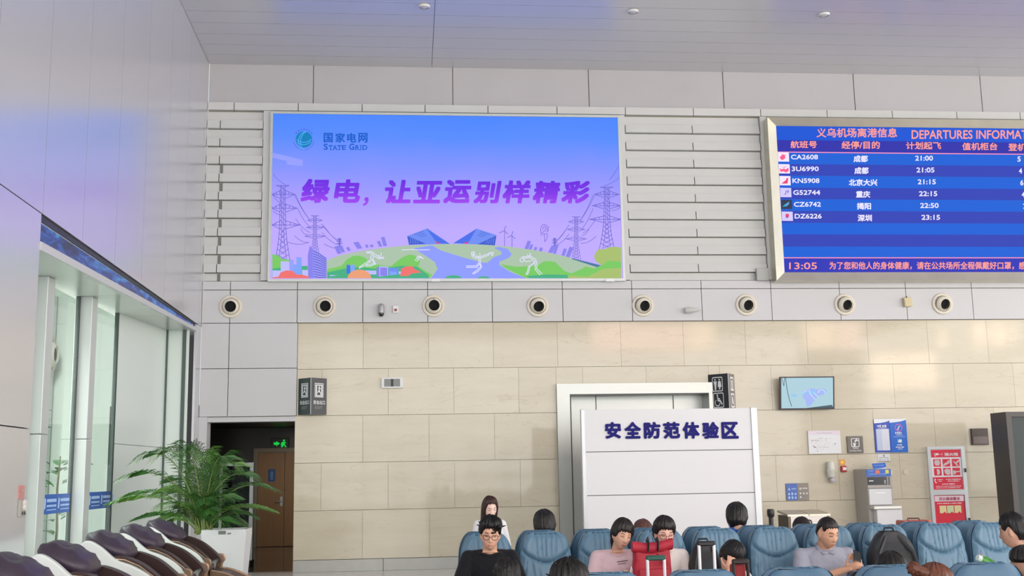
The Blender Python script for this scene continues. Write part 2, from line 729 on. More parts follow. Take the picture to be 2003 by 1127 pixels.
def louvres(x0, x1, joints, notch=None):
    xs = [x0] + joints + [x1]
    top = Z_STRIP - 0.01
    for i in range(len(lines) - 1):
        zt, zb_ = min(lines[i], top), max(lines[i + 1], Z_S2T + 0.01)
        if zt - zb_ < 0.02:
            continue
        mid = lines[i + 1] + step * 0.5
        zm = max(mid, zb_)
        if zt > zm:
            wb.box(x0, x1, D - 0.005, D + 0.05, zm, zt, 2)
        if mid > zb_:
            for xa, xb in zip(xs[:-1], xs[1:]):
                xa2, xb2 = xa + 0.008, xb - 0.008
                wb.hexa([(xa2, D - 0.075, zb_ + 0.014), (xb2, D - 0.075, zb_ + 0.014), (xb2, D + 0.04, zb_ + 0.014), (xa2, D + 0.04, zb_ + 0.014)],
                        [(xa2, D - 0.055, zm), (xb2, D - 0.055, zm), (xb2, D + 0.04, zm), (xa2, D + 0.04, zm)], 2)
        if notch and i >= 3:
            wb.box(notch, notch + 0.055, D - 0.012, D + 0.02, zm, zt - 0.005, 5)


xn = wx(428, 400)
louvres(XL, wx(513, 400), [xn], xn + 0.005)
wb.box(wx(513.5, 400), wx(527, 400), D - 0.075, D + 0.05, Z_S2T + 0.008, Z_STRIP - 0.008, 2)
louvres(wx(1227, 400), wx(1492, 400), [wx(1359, 400)])
wb.box(wx(1214, 400), wx(1226, 400), D - 0.07, D + 0.05, Z_S2T + 0.008, Z_STRIP - 0.008, 2)
wb.box(wx(1493, 400), wx(1505, 400), D - 0.075, D + 0.05, Z_S2T + 0.008, Z_STRIP - 0.008, 2)
wb.box(wx(527, 400), wx(1214, 400), D + 0.0, D + 0.05, Z_S2T, Z_STRIP, 2)
wb.box(wx(1505, 400), XE, D + 0.0, D + 0.05, Z_S2T, Z_STRIP, 2)
# stone slabs
zr = [Z_BAND - ROW * i for i in range(6)][::-1]
zr = [Z_BASE] + [z for z in zr if z > Z_BASE + 0.05]
rnd = random.Random(4)
x = BLK_X1
off = [wx(710, 770), wx(887, 680)]
for ri, (za, zb) in enumerate(zip(zr[:-1], zr[1:])):
    stp = 1.165
    x0 = off[ri % 2]
    xs2 = [x0 + stp * k for k in range(-4, 22)]
    left = BLK_X1 if za > DOOR_Z - 0.2 else DOOR_X1
    segs = [left] + [v for v in xs2 if left + 0.15 < v < XE - 0.1] + [XE]
    for xa, xb in zip(segs[:-1], segs[1:]):
        # leave the portal opening free
        parts = [(xa, xb, za, zb)]
        if za < PORT_Z and xb > PORT_X0 and xa < PORT_X1:
            parts = []
            if xa < PORT_X0:
                parts.append((xa, PORT_X0, za, zb))
            if xb > PORT_X1:
                parts.append((PORT_X1, xb, za, zb))
            if zb > PORT_Z:
                parts.append((max(xa, PORT_X0), min(xb, PORT_X1), PORT_Z, zb))
        for p in parts:
            wb.box(p[0] + 0.0018, p[1] - 0.0018, D, D + 0.05, p[2] + 0.0035, p[3] - 0.0035, 3)
# jamb of the passage in stone
wb.box(DOOR_X1, DOOR_X1 + 0.04, D + 0.051, D + 0.5, 0, DOOR_Z, 3)
wb.add([(BLK_X1 - 0.06, D + 0.045, Z_BASE), (XE, D + 0.045, Z_BASE), (XE, D + 0.045, Z_BAND), (BLK_X1 - 0.06, D + 0.045, Z_BAND)], [], 6)
wall_back = struct(wb.build('wall_back', [M_WHITE, M_WHITE_UP, M_LOUV, M_STONE, M_GROUT, mat('notch_grey', (118, 120, 118), 0.8), M_GROUT], origin=(0, D, 0)))
# stone skirting
bs = MB()
for xa, xb in ((DOOR_X1, PORT_X0), (PORT_X1, XE)):
    n = max(1, int((xb - xa) / 1.2))
    for i in range(n):
        bs.box(xa + (xb - xa) * i / n + 0.003, xa + (xb - xa) * (i + 1) / n - 0.003, D - 0.03, D + 0.05, 0, Z_BASE - 0.004, 0, 0.004)
struct(bs.build('baseboard_back', mat('grey_stone_skirting', (178, 178, 172), 0.25, var=0.05, vscale=4), origin=(0, D, 0)))

# ---- steel portal around the washroom entrance
pt = MB()
pw = 0.235
zt = PORT_Z
pt.ring_prism([(PORT_X0, 0), (PORT_X1, 0), (PORT_X1, zt), (PORT_X0, zt)], [(PORT_X0 + pw, 0), (PORT_X1 - pw, 0), (PORT_X1 - pw, zt - 0.2), (PORT_X0 + pw, zt - 0.2)], D - 0.06, D + 0.5, 'y', 0)
pt.box(PORT_X0 + pw, PORT_X1 - pw, D + 0.45, D + 0.5, 0, zt - 0.2, 0)
pt.box(PORT_X0 + pw + 0.55, PORT_X0 + pw + 0.56, D + 0.43, D + 0.45, 0, zt - 0.2, 1)
pt.box(PORT_X1 - pw - 0.55, PORT_X1 - pw - 0.54, D + 0.43, D + 0.45, 0, zt - 0.2, 1)
pt.box(PORT_X0 + pw, PORT_X0 + pw + 0.02, D - 0.064, D - 0.06, 0, zt - 0.2, 1)
pt.box(PORT_X0 + pw, PORT_X1 - pw, D - 0.064, D - 0.06, zt - 0.205, zt - 0.19, 1)
struct(pt.build('trim_1', [M_STEEL, M_DARK], origin=((PORT_X0 + PORT_X1) / 2, D, 0)))

# ---- left wall with its opening (glazed entrance)
wl = MB()
OY0, OY1 = 11.25, 19.5
Z_SLOT = 4.26
yj = [11.28, 12.66, 14.05, 15.45, 16.87, 18.30, 19.68, D]
ylow = [11.28 - 1.41 * i for i in range(19)][::-1]
yall = ylow + yj[1:]
TX = 0.04
for ya, yb in zip(yall[:-1], yall[1:]):
    wl.box(XL - TX, XL, ya + 0.006, yb - 0.006, Z_SLOT + 0.006, ZC + 0.9, 0)
for ya, yb in zip(ylow[:-1], ylow[1:]):
    for za, zb in ((2.125, Z_SLOT), (0, 2.125)):
        wl.box(XL - TX, XL, ya + 0.006, (yb if yb < 11.2 else OY0) - 0.006, za + 0.006, zb - 0.006, 0)
wl.box(XL - TX, XL, OY1 + 0.02, D - 0.07, 2.2, Z_SLOT - 0.006, 0)
wl.box(XL - TX, XL, OY1 + 0.02, D - 0.07, 0, 2.19, 0)
wl.box(XL - 0.16, XL - 0.045, YR, D, Z_SLOT, ZC + 0.9, 1)
wl.box(XL - 0.16, XL - 0.045, YR, OY0 - 0.02, 0, Z_SLOT, 1)
wl.box(XL - 0.16, XL - 0.045, OY1 + 0.04, D, 0, Z_SLOT, 1)
wl.box(XL - 0.75, XL - 0.045, OY0 - 0.06, OY0 - 0.006, 0, 3.89, 0)
struct(wl.build('wall_left', [M_GLOSSY, M_GAP], origin=(XL, 10, 0)))


def soff(Y):
    return 3.89 + (Y - 11.25) * 0.0285


M_SOFF = mat('pale_green_soffit_panel', (182, 190, 184), 0.22, spec=0.6)
XG = -4.26
so = MB()
for ya, yb in ((OY0, 14.7), (14.7, 17.1), (17.1, 19.42)):
    za, zb = soff(ya), soff(yb)
    so.hexa([(XL - 0.9, ya + 0.006, za), (XL - 0.0, ya + 0.006, za), (XL - 0.0, yb - 0.006, zb), (XL - 0.9, yb - 0.006, zb)],
            [(XL - 0.9, ya + 0.006, za + 0.05), (XL - 0.0, ya + 0.006, za + 0.05), (XL - 0.0, yb - 0.006, zb + 0.05), (XL - 0.9, yb - 0.006, zb + 0.05)], 0)
# white lip along the edge
za, zb = soff(OY0), soff(19.48)
so.hexa([(XL - 0.06, OY0, za), (XL + 0.012, OY0, za), (XL + 0.012, 19.48, zb), (XL - 0.06, 19.48, zb)],
        [(XL - 0.06, OY0, za + 0.085), (XL + 0.012, OY0, za + 0.085), (XL + 0.012, 19.48, zb + 0.06), (XL - 0.06, 19.48, zb + 0.06)], 1)
struct(so.build('trim_2', [M_SOFF, M_WHITE], origin=(XL, 15, 3.9)))

# glazed front: jambs, gaskets, glass, deep white fins
gz = MB()
GL = glass_mat('green_tinted_glass', (236, 242, 238), 0.16)
M_FIN = mat('white_aluminium_fin', (204, 208, 207), 0.38, metal=0.2)
M_PORCH = mat('pale_green_white_panel', (222, 232, 226), 0.3, spec=0.5)
for ya, yb in ((OY0, 13.0), (13.26, 14.76), (15.08, 16.72)):
    gz.box(XG - 0.012, XG, ya + 0.02, yb - 0.05, 0.03, soff(ya) - 0.02, 1)
struct(gz.build('window_1', [M_FIN, GL], origin=(XG, 14, 0)))
fi = MB()
for ya, yb in ((13.0, 13.26), (14.8, 15.06)):
    fi.box(XG - 0.06, -4.105, ya, yb, 2.15, soff(ya), 0, 0.006)
    fi.box(XG - 0.06, -4.105, ya, yb, 0, 2.14, 0, 0.006)
    fi.box(XG - 0.03, XG + 0.01, ya - 0.06, ya - 0.005, 0, soff(ya) - 0.01, 1)
fi.box(XG - 0.03, XG + 0.012, 16.66, 16.74, 0, soff(16.7), 1)
struct(fi.build('trim_3', [M_FIN, mat('black_gasket', (60, 72, 70), 0.6)], origin=(XG, 14, 0)))
# white panel closing the far end of the opening
pe = MB()
for za, zb in ((0, 2.14), (2.15, 4.2)):
    pe.hexa([(XG - 0.05, 16.76, za), (XG, 16.76, za), (-4.10, 19.26, za), (-4.16, 19.26, za)],
            [(XG - 0.05, 16.76, zb), (XG, 16.76, zb), (-4.10, 19.26, zb), (-4.16, 19.26, zb)], 0)
    pe.box(-4.08, -3.80, 19.28, 19.33, za, zb, 0)
    pe.box(-3.79, XL - 0.08, 19.28, 19.33, za, zb, 0)
pe.box(-4.16, -4.07, 19.25, 19.30, 0, 4.2, 1)
pe.box(-3.83, -3.77, 19.262, 19.29, 0, 4.2, 1)
struct(pe.build('wall_porch', [M_PORCH, mat('dark_green_gasket', (84, 96, 94), 0.5)], origin=(XG, 18, 0)))
# porch beyond the glass: floor is the hall floor; white back wall and end wall, pale sky-lit
pb = MB()
for i in range(6):
    pb.box(-6.9, -6.82, 9 + i * 2.2 + 0.01, 9 + (i + 1) * 2.2 - 0.01, 0, 2.63, 0)
    pb.box(-6.9, -6.82, 9 + i * 2.2 + 0.01, 9 + (i + 1) * 2.2 - 0.01, 2.65, 2.95, 0)
    pb.box(-6.9, -6.82, 9 + i * 2.2 + 0.01, 9 + (i + 1) * 2.2 - 0.01, 2.97, 7.6, 0)
pb.box(-6.96, -6.9, 9, 22.4, 0, 7.6, 1)
pb.box(-6.9, XG - 0.1, 22.3, 22.4, 0, 7.6, 0)
struct(pb.build('wall_porch_rear', [mat('bright_porch_panel', (226, 232, 226), 0.5), M_GAP], origin=(-6.9, 15, 0)))

# ---- blue lit banner hidden in the slot above the entrance
ban = thing('light_box_banner', 'long narrow dark blue banner glowing inside the slot above the glass entrance', 'banner', (XL - 0.1, 15.4, 4.05))
bm_ = bpy.data.materials.new('deep_blue_banner')
bm_.use_nodes = True
nt = bm_.node_tree
b = nt.nodes['Principled BSDF']
b.inputs['Base Color'].default_value = (0.005, 0.01, 0.03, 1)
b.inputs['Roughness'].default_value = 0.3
tc = nt.nodes.new('ShaderNodeTexCoord')
mp = nt.nodes.new('ShaderNodeMapping')
mp.inputs['Scale'].default_value = (1, 0.7, 3)
nt.links.new(tc.outputs['Object'], mp.inputs[0])
n = nt.nodes.new('ShaderNodeTexNoise')
n.inputs['Scale'].default_value = 1.6
n.inputs['Detail'].default_value = 6
n.inputs['Distortion'].default_value = 2.2
nt.links.new(mp.outputs[0], n.inputs['Vector'])
cr = nt.nodes.new('ShaderNodeValToRGB')
e = cr.color_ramp.elements
e[0].position, e[0].color = 0.36, rgb((8, 18, 70))
e[1].position, e[1].color = 0.72, rgb((70, 150, 215))
em = e.new(0.52)
em.color = rgb((20, 62, 150))
nt.links.new(n.outputs[0], cr.inputs[0])
nt.links.new(cr.outputs[0], b.inputs['Emission Color'])
b.inputs['Emission Strength'].default_value = 0.85
t_ = MB()
t_.add([(XL - 0.075, OY0 + 0.03, soff(OY0) + 0.05), (XL - 0.075, 19.44, soff(19.44) + 0.05), (XL - 0.04, 19.44, Z_SLOT - 0.02), (XL - 0.04, OY0 + 0.03, Z_SLOT - 0.075)], [(0, 1, 2, 3)])
t_.build('banner_panel', bm_, ban)
t_ = MB()
t_.hexa([(XL - 0.078, OY0 + 0.01, Z_SLOT - 0.07), (XL - 0.02, OY0 + 0.01, Z_SLOT - 0.07), (XL - 0.02, 19.46, Z_SLOT - 0.02), (XL - 0.078, 19.46, Z_SLOT - 0.02)],
        [(XL - 0.078, OY0 + 0.01, Z_SLOT - 0.004), (XL - 0.02, OY0 + 0.01, Z_SLOT - 0.004), (XL - 0.02, 19.46, Z_SLOT - 0.004), (XL - 0.078, 19.46, Z_SLOT - 0.004)])
t_.build('top_cover', M_DARK, ban)

# ---- passage behind the opening on the left
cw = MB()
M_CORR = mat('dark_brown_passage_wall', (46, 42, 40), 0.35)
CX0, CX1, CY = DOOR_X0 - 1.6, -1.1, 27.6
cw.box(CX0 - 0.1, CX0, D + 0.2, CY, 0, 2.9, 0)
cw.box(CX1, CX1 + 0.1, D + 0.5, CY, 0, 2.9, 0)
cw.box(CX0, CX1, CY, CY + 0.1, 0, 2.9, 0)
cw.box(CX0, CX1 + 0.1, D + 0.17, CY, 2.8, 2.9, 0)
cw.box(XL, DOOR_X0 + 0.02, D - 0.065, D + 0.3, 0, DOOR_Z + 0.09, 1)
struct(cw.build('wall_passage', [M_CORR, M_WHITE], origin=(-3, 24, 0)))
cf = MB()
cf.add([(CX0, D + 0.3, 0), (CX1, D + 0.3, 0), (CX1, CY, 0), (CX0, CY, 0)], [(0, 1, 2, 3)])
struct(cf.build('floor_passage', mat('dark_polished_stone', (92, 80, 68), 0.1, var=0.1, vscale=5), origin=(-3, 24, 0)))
pl = bpy.data.lights.new('passage_lamp', 'AREA')
pl.size, pl.energy, pl.color = 0.5, 24, (1, 0.86, 0.68)
plo = bpy.data.objects.new('passage_lamp', pl)
COL.objects.link(plo)
plo.location = (-2.6, 25.6, 2.77)
# wooden door with steel frame
dx0, dx1 = onY(497, 960, 27.55).x, onY(575, 960, 27.55).x + 0.35
dz = onY(540, 885, 27.5).z
dr = MB()
dr.ring_prism([(dx0 - 0.02, 0), (dx1 + 0.1, 0), (dx1 + 0.1, dz + 0.1), (dx0 - 0.02, dz + 0.1)], [(dx0 + 0.08, 0), (dx1, 0), (dx1, dz), (dx0 + 0.08, dz)], CY - 0.1, CY - 0.004, 'y', 0)
d1 = struct(dr.build('door_1', mat('door_frame_metal', (140, 130, 112), 0.4), origin=((dx0 + dx1) / 2, CY, 0)))
xs_ = onY(556, 960, 27.5).x
M_WOOD = mat('brown_veneer', (146, 106, 60), 0.32, var=0.08, vscale=3, stretch=(6, 6, 0.6))
t_ = MB()
t_.box(dx0 + 0.085, xs_ - 0.005, CY - 0.07, CY - 0.02, 0.01, dz - 0.005)
t_.build('door_leaf', M_WOOD, d1)
t_ = MB()
t_.box(xs_ + 0.005, dx1 - 0.005, CY - 0.07, CY - 0.02, 0.01, dz - 0.005)
t_.build('door_leaf', M_WOOD, d1)
t_ = MB()
hz = onY(550, 981, 27.5)
t_.cap((hz.x, CY - 0.11, hz.z), (hz.x - 0.14, CY - 0.11, hz.z), 0.012, 0.012)
t_.cap((hz.x, CY - 0.06, hz.z), (hz.x, CY - 0.11, hz.z), 0.014, 0.012)
t_.box(hz.x - 0.03, hz.x + 0.03, CY - 0.075, CY - 0.065, hz.z - 0.11, hz.z + 0.11)
t_.build('door_handle', M_STEEL, d1, smooth=40)
t_ = MB()
a, c = onY(524.5, 918, 27.5), onY(538, 942, 27.5)
t_.box(a.x, c.x, CY - 0.08, CY - 0.071, c.z, a.z, 0)
write(t_, '母婴室', lambda u, v: (u, CY - 0.082, v), (a.x + c.x) / 2 - 0.03, (a.x + c.x) / 2 + 0.03, c.z + 0.04, a.z - 0.05, 1)
t_.build('door_plate', [mat('blue_plate', (30, 80, 150), 0.4), mat('pale_lettering', (150, 190, 230), 0.4)], d1)
# green running-man exit lamp above the door
p0, p1 = onY(529, 857, 27.4), onY(564, 878, 27.4)
ex = thing('emergency_exit_lamp', 'small green glowing exit lamp above the brown door in the dark passage', 'exit sign', ((p0.x + p1.x) / 2, CY - 0.05, p1.z))
t_ = MB()
t_.box(p0.x, p1.x, CY - 0.05, CY - 0.003, p1.z, p0.z, 0, 0.01)
t_.build('lamp_housing', M_BLACK, ex)
t_ = MB()
cx_, cz_ = (p0.x + p1.x) / 2, (p0.z + p1.z) / 2
Y_ = CY - 0.052
h_ = (p0.z - p1.z)
t_.prism([(cx_ - .15, cz_ - .03), (cx_ - .09, cz_ - .03), (cx_ - .09, cz_ - .06), (cx_ - .0, cz_), (cx_ - .09, cz_ + .06), (cx_ - .09, cz_ + .03), (cx_ - .15, cz_ + .03)][::-1], Y_ - .002, Y_, 'y')
t_.prism(disc(cx_ + .09, cz_ + .07, .025, 12), Y_ - .002, Y_, 'y')
t_.prism([(cx_ + .03, cz_ - .09), (cx_ + .06, cz_ - .09), (cx_ + .09, cz_ - .03), (cx_ + .12, cz_ - .09), (cx_ + .15, cz_ - .09), (cx_ + .11, cz_ + .0), (cx_ + .15, cz_ + .03), (cx_ + .05, cz_ + .04), (cx_ + .02, cz_)], Y_ - .002, Y_, 'y')
t_.build('exit_symbol', glow((20, 200, 70), 1.0), ex)

# ---- fronts outside the picture: glass walls with mullions (light comes in through them)
rf = MB()
M_MULL = mat('grey_mullion', (120, 122, 125), 0.4)
for i in range(21):
    xx = -7 + i * 1.65
    rf.box(xx - 0.06, xx + 0.06, YR + 0.45, YR + 0.6, 0, 8.4, 0)
for zz in (0.1, 1.5, 4.0, 6.3, 8.2):
    rf.box(-7, XR, YR + 0.45, YR + 0.6, zz - 0.07, zz + 0.07, 0)
rf.box(-7, XR, YR - 0.1, YR, 8.2, 10.2, 1)
rf.box(-7, XR, YR - 0.1, YR, 0, 1.5, 1)
rf.box(-7, -7.1, YR, D, 0, 0.3, 1)
struct(rf.build('wall_rear', [M_MULL, M_WHITE], origin=(8, YR, 0)))
rg = MB()
for i in range(22):
    yy = YR + i * 1.65
    rg.box(XR - 0.35, XR - 0.2, yy - 0.06, yy + 0.06, 0, 8.4, 0)
for zz in (0.1, 1.5, 4.0, 6.3, 8.2):
    rg.box(XR - 0.35, XR - 0.2, YR, D, zz - 0.07, zz + 0.07, 0)
rg.box(XR, XR + 0.1, YR, D, 8.2, 10.2, 1)
struct(rg.build('wall_right', [M_MULL, M_WHITE], origin=(XR, 4, 0)))
# unseen warm-glowing windows at the rear, added for their reflections in the stone
M_PEACH, M_ROSE = glow((255, 216, 184), 13.0), glow((255, 204, 196), 12.0)
YWN = -13.1
KM = (D - YWN) / D + 1
wn = 1
for (pa, pb, qa, qb, mm) in ((1157, 1228, 634, 689, M_ROSE), (1231, 1292, 634, 688, M_ROSE), (1295, 1345, 634, 687, M_ROSE), (1347, 1396, 634, 686, M_PEACH), (1572, 1632, 633, 682, M_PEACH), (1635, 1684, 632, 682, M_ROSE),
                             (1706, 1764, 691, 762, M_PEACH), (1767, 1829, 690, 760, M_PEACH), (1832, 1848, 632, 681, M_PEACH), (1905, 1985, 631, 677, M_PEACH)):
    # glowing panes, placed and sized by where their mirror images land on the stone
    P0, P1 = onY(pa, qb, D), onY(pb, qa, D)
    xa, xb, za, zb = P0.x * KM, P1.x * KM, CAM_Z + (P0.z - CAM_Z) * KM, CAM_Z + (P1.z - CAM_Z) * KM
    wn += 1
    w_ = MB()
    w_.frame(xa - .04, xb + .04, za - .04, zb + .04, 0.05, YWN - .02, YWN + 0.02, 0)
    w_.box(xa, xb, YWN - 0.03, YWN - .01, za, zb, 1)
    struct(w_.build('window_%d' % wn, [M_MULL, mm], origin=(xa, YWN, za)))

# ------------------------------------------------------------------ the advertising screen
def pxplace(Y):
    """picture-plane writing helper for flat things on a wall plane at distance Y: (px, -py) -> place"""
    return lambda u, v: onY(u, -v, Y)


def wtxt(mb, body, x0, y0, x1, y1, Y, m=0, bold=0.0, shear=0.0, spacing=1.0):
    return write(mb, body, pxplace(Y), x0, x1, -y1, -y0, m, bold, shear, spacing)


def ppoly(mb, pts, Y, m=0, th=0.002):
    """thin flat piece with its outline given in picture coordinates on the plane at Y"""
    w = [onY(p[0], p[1], Y) for p in pts]
    return mb.prism([(v.x, v.z) for v in w], Y, Y + th, 'y', m)


def pline(mb, pts, w, Y, m=0):
    return mb.ribbon([(p[0], -p[1]) for p in pts], w, pxplace(Y), m)


def pell(mb, cx, cy, rx, ry, Y, m=0, n=28, a0=0, a1=360):
    pts = [(cx + rx * math.cos(R(a0 + (a1 - a0) * k / n)), cy - ry * math.sin(R(a0 + (a1 - a0) * k / n))) for k in range(n + (0 if a1 - a0 == 360 else 1))]
    return ppoly(mb, pts, Y, m)


YS = D - 0.13
ax0, ax1 = wx(527, 380, D - .1), wx(1217, 380, D - .1)
az0, az1 = onY(870, 551, D - .1).z, onY(870, 223, D - .1).z
ad = thing('advertising_screen', 'wide glowing blue and violet advertising screen with purple Chinese slogan above the nozzle band', 'screen', ((ax0 + ax1) / 2, D, az0))
t_ = MB()
fw = 0.045
t_.frame(ax0, ax1, az0, az1, fw, D - 0.15, D - 0.001, 0)
t_.build('screen_frame', mat('pale_aluminium_frame', (186, 192, 188), 0.35, metal=0.3), ad)
t_ = MB()
t_.box(ax0 + fw, ax1 - fw, YS, D - 0.01, az0 + fw, az1 - fw)
sz0, sz1 = az0 + fw, az1 - fw
KS = 1.0
t_.build('display', glow_ramp('advert_sky', [(0.0, (196, 172, 255)), (0.3, (190, 170, 255)), (0.5, (165, 155, 255)), (0.68, (130, 147, 255)), (0.86, (88, 140, 255)), (1.0, (74, 134, 255))], sz0, sz1, KS, 0.12), ad)


def layer(k):
    return YS - 0.003 * k


def clampx(p):
    return (max(532.5, min(1215, p[0])), min(544.5, p[1]))


G_ = lambda *c: glow(c, KS)
pic_m = [G_(172, 196, 172), G_(122, 202, 100), G_(72, 176, 132), G_(142, 156, 255), G_(112, 142, 245), G_(72, 110, 235), G_(62, 92, 205),
         G_(236, 60, 100), G_(150, 150, 250), G_(100, 96, 196), G_(192, 190, 255), G_(128, 165, 255), G_(136, 130, 236), G_(240, 115, 112),
         G_(236, 160, 120), G_(168, 192, 112), G_(150, 160, 255), G_(70, 120, 160), G_(205, 190, 255)]
pic = MB()
# pale clouds
ppoly(pic, [(533, 299), (560, 305), (592, 313), (592, 325), (562, 322), (561, 315), (533, 309)], layer(0.4), 16)
# the far hill
ppoly(pic, [(640, 509), (660, 501), (700, 492), (750, 485), (800, 480), (870, 477.5), (940, 478), (1000, 483), (1050, 490), (1100, 500), (1150, 514), (1190, 528), (1215, 540), (1215, 544.5), (532.5, 544.5), (532.5, 530), (600, 530)], layer(1), 0)
# green patches
ppoly(pic, [(640, 527), (668, 520), (678, 508), (690, 501), (703, 500), (716, 505), (722, 516), (740, 518), (765, 521), (775, 512), (788, 503), (801, 498), (812, 500), (822, 512), (818, 521), (845, 538), (840, 544.5), (640, 544.5)], layer(2), 1)
ppoly(pic, [(640, 533), (690, 522), (740, 526), (786, 520), (815, 522), (838, 538), (838, 544.5), (640, 544.5)], layer(2.5), 2)
ppoly(pic, [(978, 517), (990, 525), (1010, 535), (1030, 544.5), (1200, 544.5), (1165, 526), (1140, 520), (1110, 527), (1098, 524), (1085, 512), (1065, 511), (1050, 520), (1010, 522)], layer(2), 1)
ppoly(pic, [(1030, 540), (1070, 537), (1110, 538), (1112, 544.5), (1036, 544.5)], layer(2.5), 2)
ppoly(pic, [(1090, 515), (1150, 517), (1140, 525), (1118, 535), (1104, 530)], layer(2.4), 0)
ppoly(pic, [(532.5, 497), (545, 500), (552, 507), (566, 508), (577, 520), (600, 522), (600, 544.5), (532.5, 544.5)], layer(2), 1)
ppoly(pic, [(532.5, 526), (560, 522), (602, 520), (602, 544.5), (532.5, 544.5)], layer(2.6), 2)
# winding water
ppoly(pic, [(809, 486), (845, 480), (862, 490), (907, 504), (945, 514), (953, 514), (966, 503), (981, 498), (981, 492), (966, 485), (977, 483), (993, 487), (1001, 497), (996, 504), (977, 512), (977, 519), (1000, 533), (1030, 544.5), (843, 544.5), (856, 527), (851, 513), (832, 500)], layer(3), 3)
pell(pic, 887, 544.5, 16, 6, layer(3.6), 2, 14, 0, 180)
pell(pic, 946, 544.5, 12, 4, layer(3.6), 2, 14, 0, 180)
# twin halls with folded roofs
ppoly(pic, [(796, 462), (836, 446.7), (880, 477), (800, 479)], layer(3), 4)
ppoly(pic, [(834.5, 447.6), (879.5, 477.3), (855, 476)], layer(3.4), 5)
ppoly(pic, [(797, 462), (833, 477), (800, 479)], layer(3.4), 6)
ppoly(pic, [(852.6, 472.5), (862, 476.3), (854, 476.6)], layer(3.8), 7)
ppoly(pic, [(933, 447.4), (971, 460), (968, 479.7), (886.5, 476)], layer(3), 4)
ppoly(pic, [(932, 447.5), (915, 477), (886.5, 476)], layer(3.4), 5)
ppoly(pic, [(971, 461), (968, 480), (934, 478)], layer(3.4), 6)
ppoly(pic, [(906.5, 476.5), (917, 472), (914, 477)], layer(3.8), 7)
for k in range(4):
    pline(pic, [(803 + k * 4, 466 + k * 1.6), (803 + k * 5, 476.5)], 1.1, layer(3.9), 4)
    pline(pic, [(966 - k * 4, 466 + k * 1.6), (965 - k * 5, 477)], 1.1, layer(3.9), 4)
for k in range(3):
    pline(pic, [(810 + k * 6, 459 + k * 2.2), (828 + k * 3, 453 + k * 3.4)], 0.9, layer(3.5), 6)
    pline(pic, [(958 - k * 6, 459 + k * 2.2), (940 - k * 3, 453 + k * 3.4)], 0.9, layer(3.5), 6)
# far slanting houses on both shoulders of the hill
for (xa, ya, w, h, dx) in ((660, 497, 8, 16, -6), (668, 494, 7, 14, -6), (699, 487, 10, 14, -8), (742, 483, 6, 12, -5), (750, 482, 7, 19, -5), (716, 485, 5, 7, -2), (725, 484, 6, 6, -2), (680, 491, 6, 8, -3)):
    ppoly(pic, [(xa, ya), (xa + w, ya - 1), (xa + w + dx, ya - h), (xa + dx, ya - h + 1.5)], layer(0.8), 12)
for (xa, ya, w, h, dx) in ((1026, 487, 7, 16, 6), (1034, 488, 5, 10, 4), (1072, 494, 9, 14, 7), (1082, 496, 5, 18, 6), (1098, 500, 6, 14, 5), (1106, 503, 8, 20, 8), (1044, 489, 5, 6, 2), (1054, 491, 6, 7, 2)):
    ppoly(pic, [(xa, ya), (xa + w, ya + 1), (xa + w + dx, ya - h + 1), (xa + dx, ya - h)], layer(0.8), 12)
ppoly(pic, [(1119, 505), (1175, 519), (1172, 524), (1119, 507)], layer(1.6), 17)
# the town below left
ppoly(pic, [(602, 500), (606, 481), (613, 487), (639, 505), (639, 544.5), (603, 544.5)], layer(3.2), 8)
ppoly(pic, [(602, 500), (606, 481), (612, 487), (612, 544.5), (603, 544.5)], layer(3.4), 12)
for k in range(11):
    pline(pic, [(613, 491 + k * 5), (625, 497 + k * 4.6), (638, 506 + k * 3.6)], 1.5, layer(3.6), 9)
for b_ in ((549, 511, 566, 541, 10), (566, 508, 574, 541, 16), (574, 517, 580, 540, 11), (580, 503, 590, 538, 11), (591, 528, 602, 540, 10), (533, 529, 549, 543, 10), (678, 518, 685, 535, 5), (686, 517.5, 694, 536, 11), (737, 522, 742, 541, 12), (742, 521, 759, 541, 10), (743.5, 523, 757.5, 540, 12), (760, 524, 779, 543, 4), (762, 531, 776, 543, 11), (714, 529, 736, 537, 10), (780, 531, 786, 541, 10), (645, 538, 660, 541, 10)):
    ppoly(pic, [(b_[0], b_[1]), (b_[2], b_[1] + 0.6), (b_[2], b_[3]), (b_[0], b_[3])], layer(3.0 + 0.01 * b_[0] / 10), b_[4])
# bushes
ppoly(pic, [(532.5, 543), (545, 541), (549, 533), (560, 529), (572, 530), (580, 537), (592, 537.5), (603, 541), (606, 544.5), (532.5, 544.5)], layer(4.4), 13)
pell(pic, 703, 544.5, 23, 17, layer(4.4), 14, 18, 0, 180)
ppoly(pic, [(783, 540), (785, 526), (792, 522), (806, 520.5), (810, 526), (825, 533), (806, 535), (798, 540)], layer(4.4), 13)
ppoly(pic, [(640, 541), (665, 538), (690, 540), (745, 541), (785, 536), (830, 538), (842, 544.5), (640, 544.5)], layer(4.2), 2)
ppoly(pic, [(1215, 484), (1204, 483), (1192, 483.5), (1183, 487.5), (1170, 488), (1164, 496), (1162, 503), (1166, 512), (1176, 518), (1178, 524), (1160, 530), (1150, 536), (1110, 540), (1112, 544.5), (1215, 544.5)], layer(4.4), 15)
ppoly(pic, [(1215, 512), (1190, 510), (1176, 519), (1150, 531), (1128, 530), (1126, 540), (1150, 541), (1180, 526), (1215, 524)], layer(4.6), 1)
# line figures at sport
fig = G_(226, 226, 255)
fm = len(pic_m)
pic_m.append(fig)
pic_m.append(G_(128, 108, 215))


def zl5(p):
    return (520 + p[0] * 360 / 2003, 400 + p[1] * 160 / 890)


def zl6(p):
    return (860 + p[0] * 380 / 2003, 400 + p[1] * 160 / 843)


def fline(pts, f, m=None, w=1.5):
    pline(pic, [f(p) for p in pts], w, layer(5), fm if m is None else m)


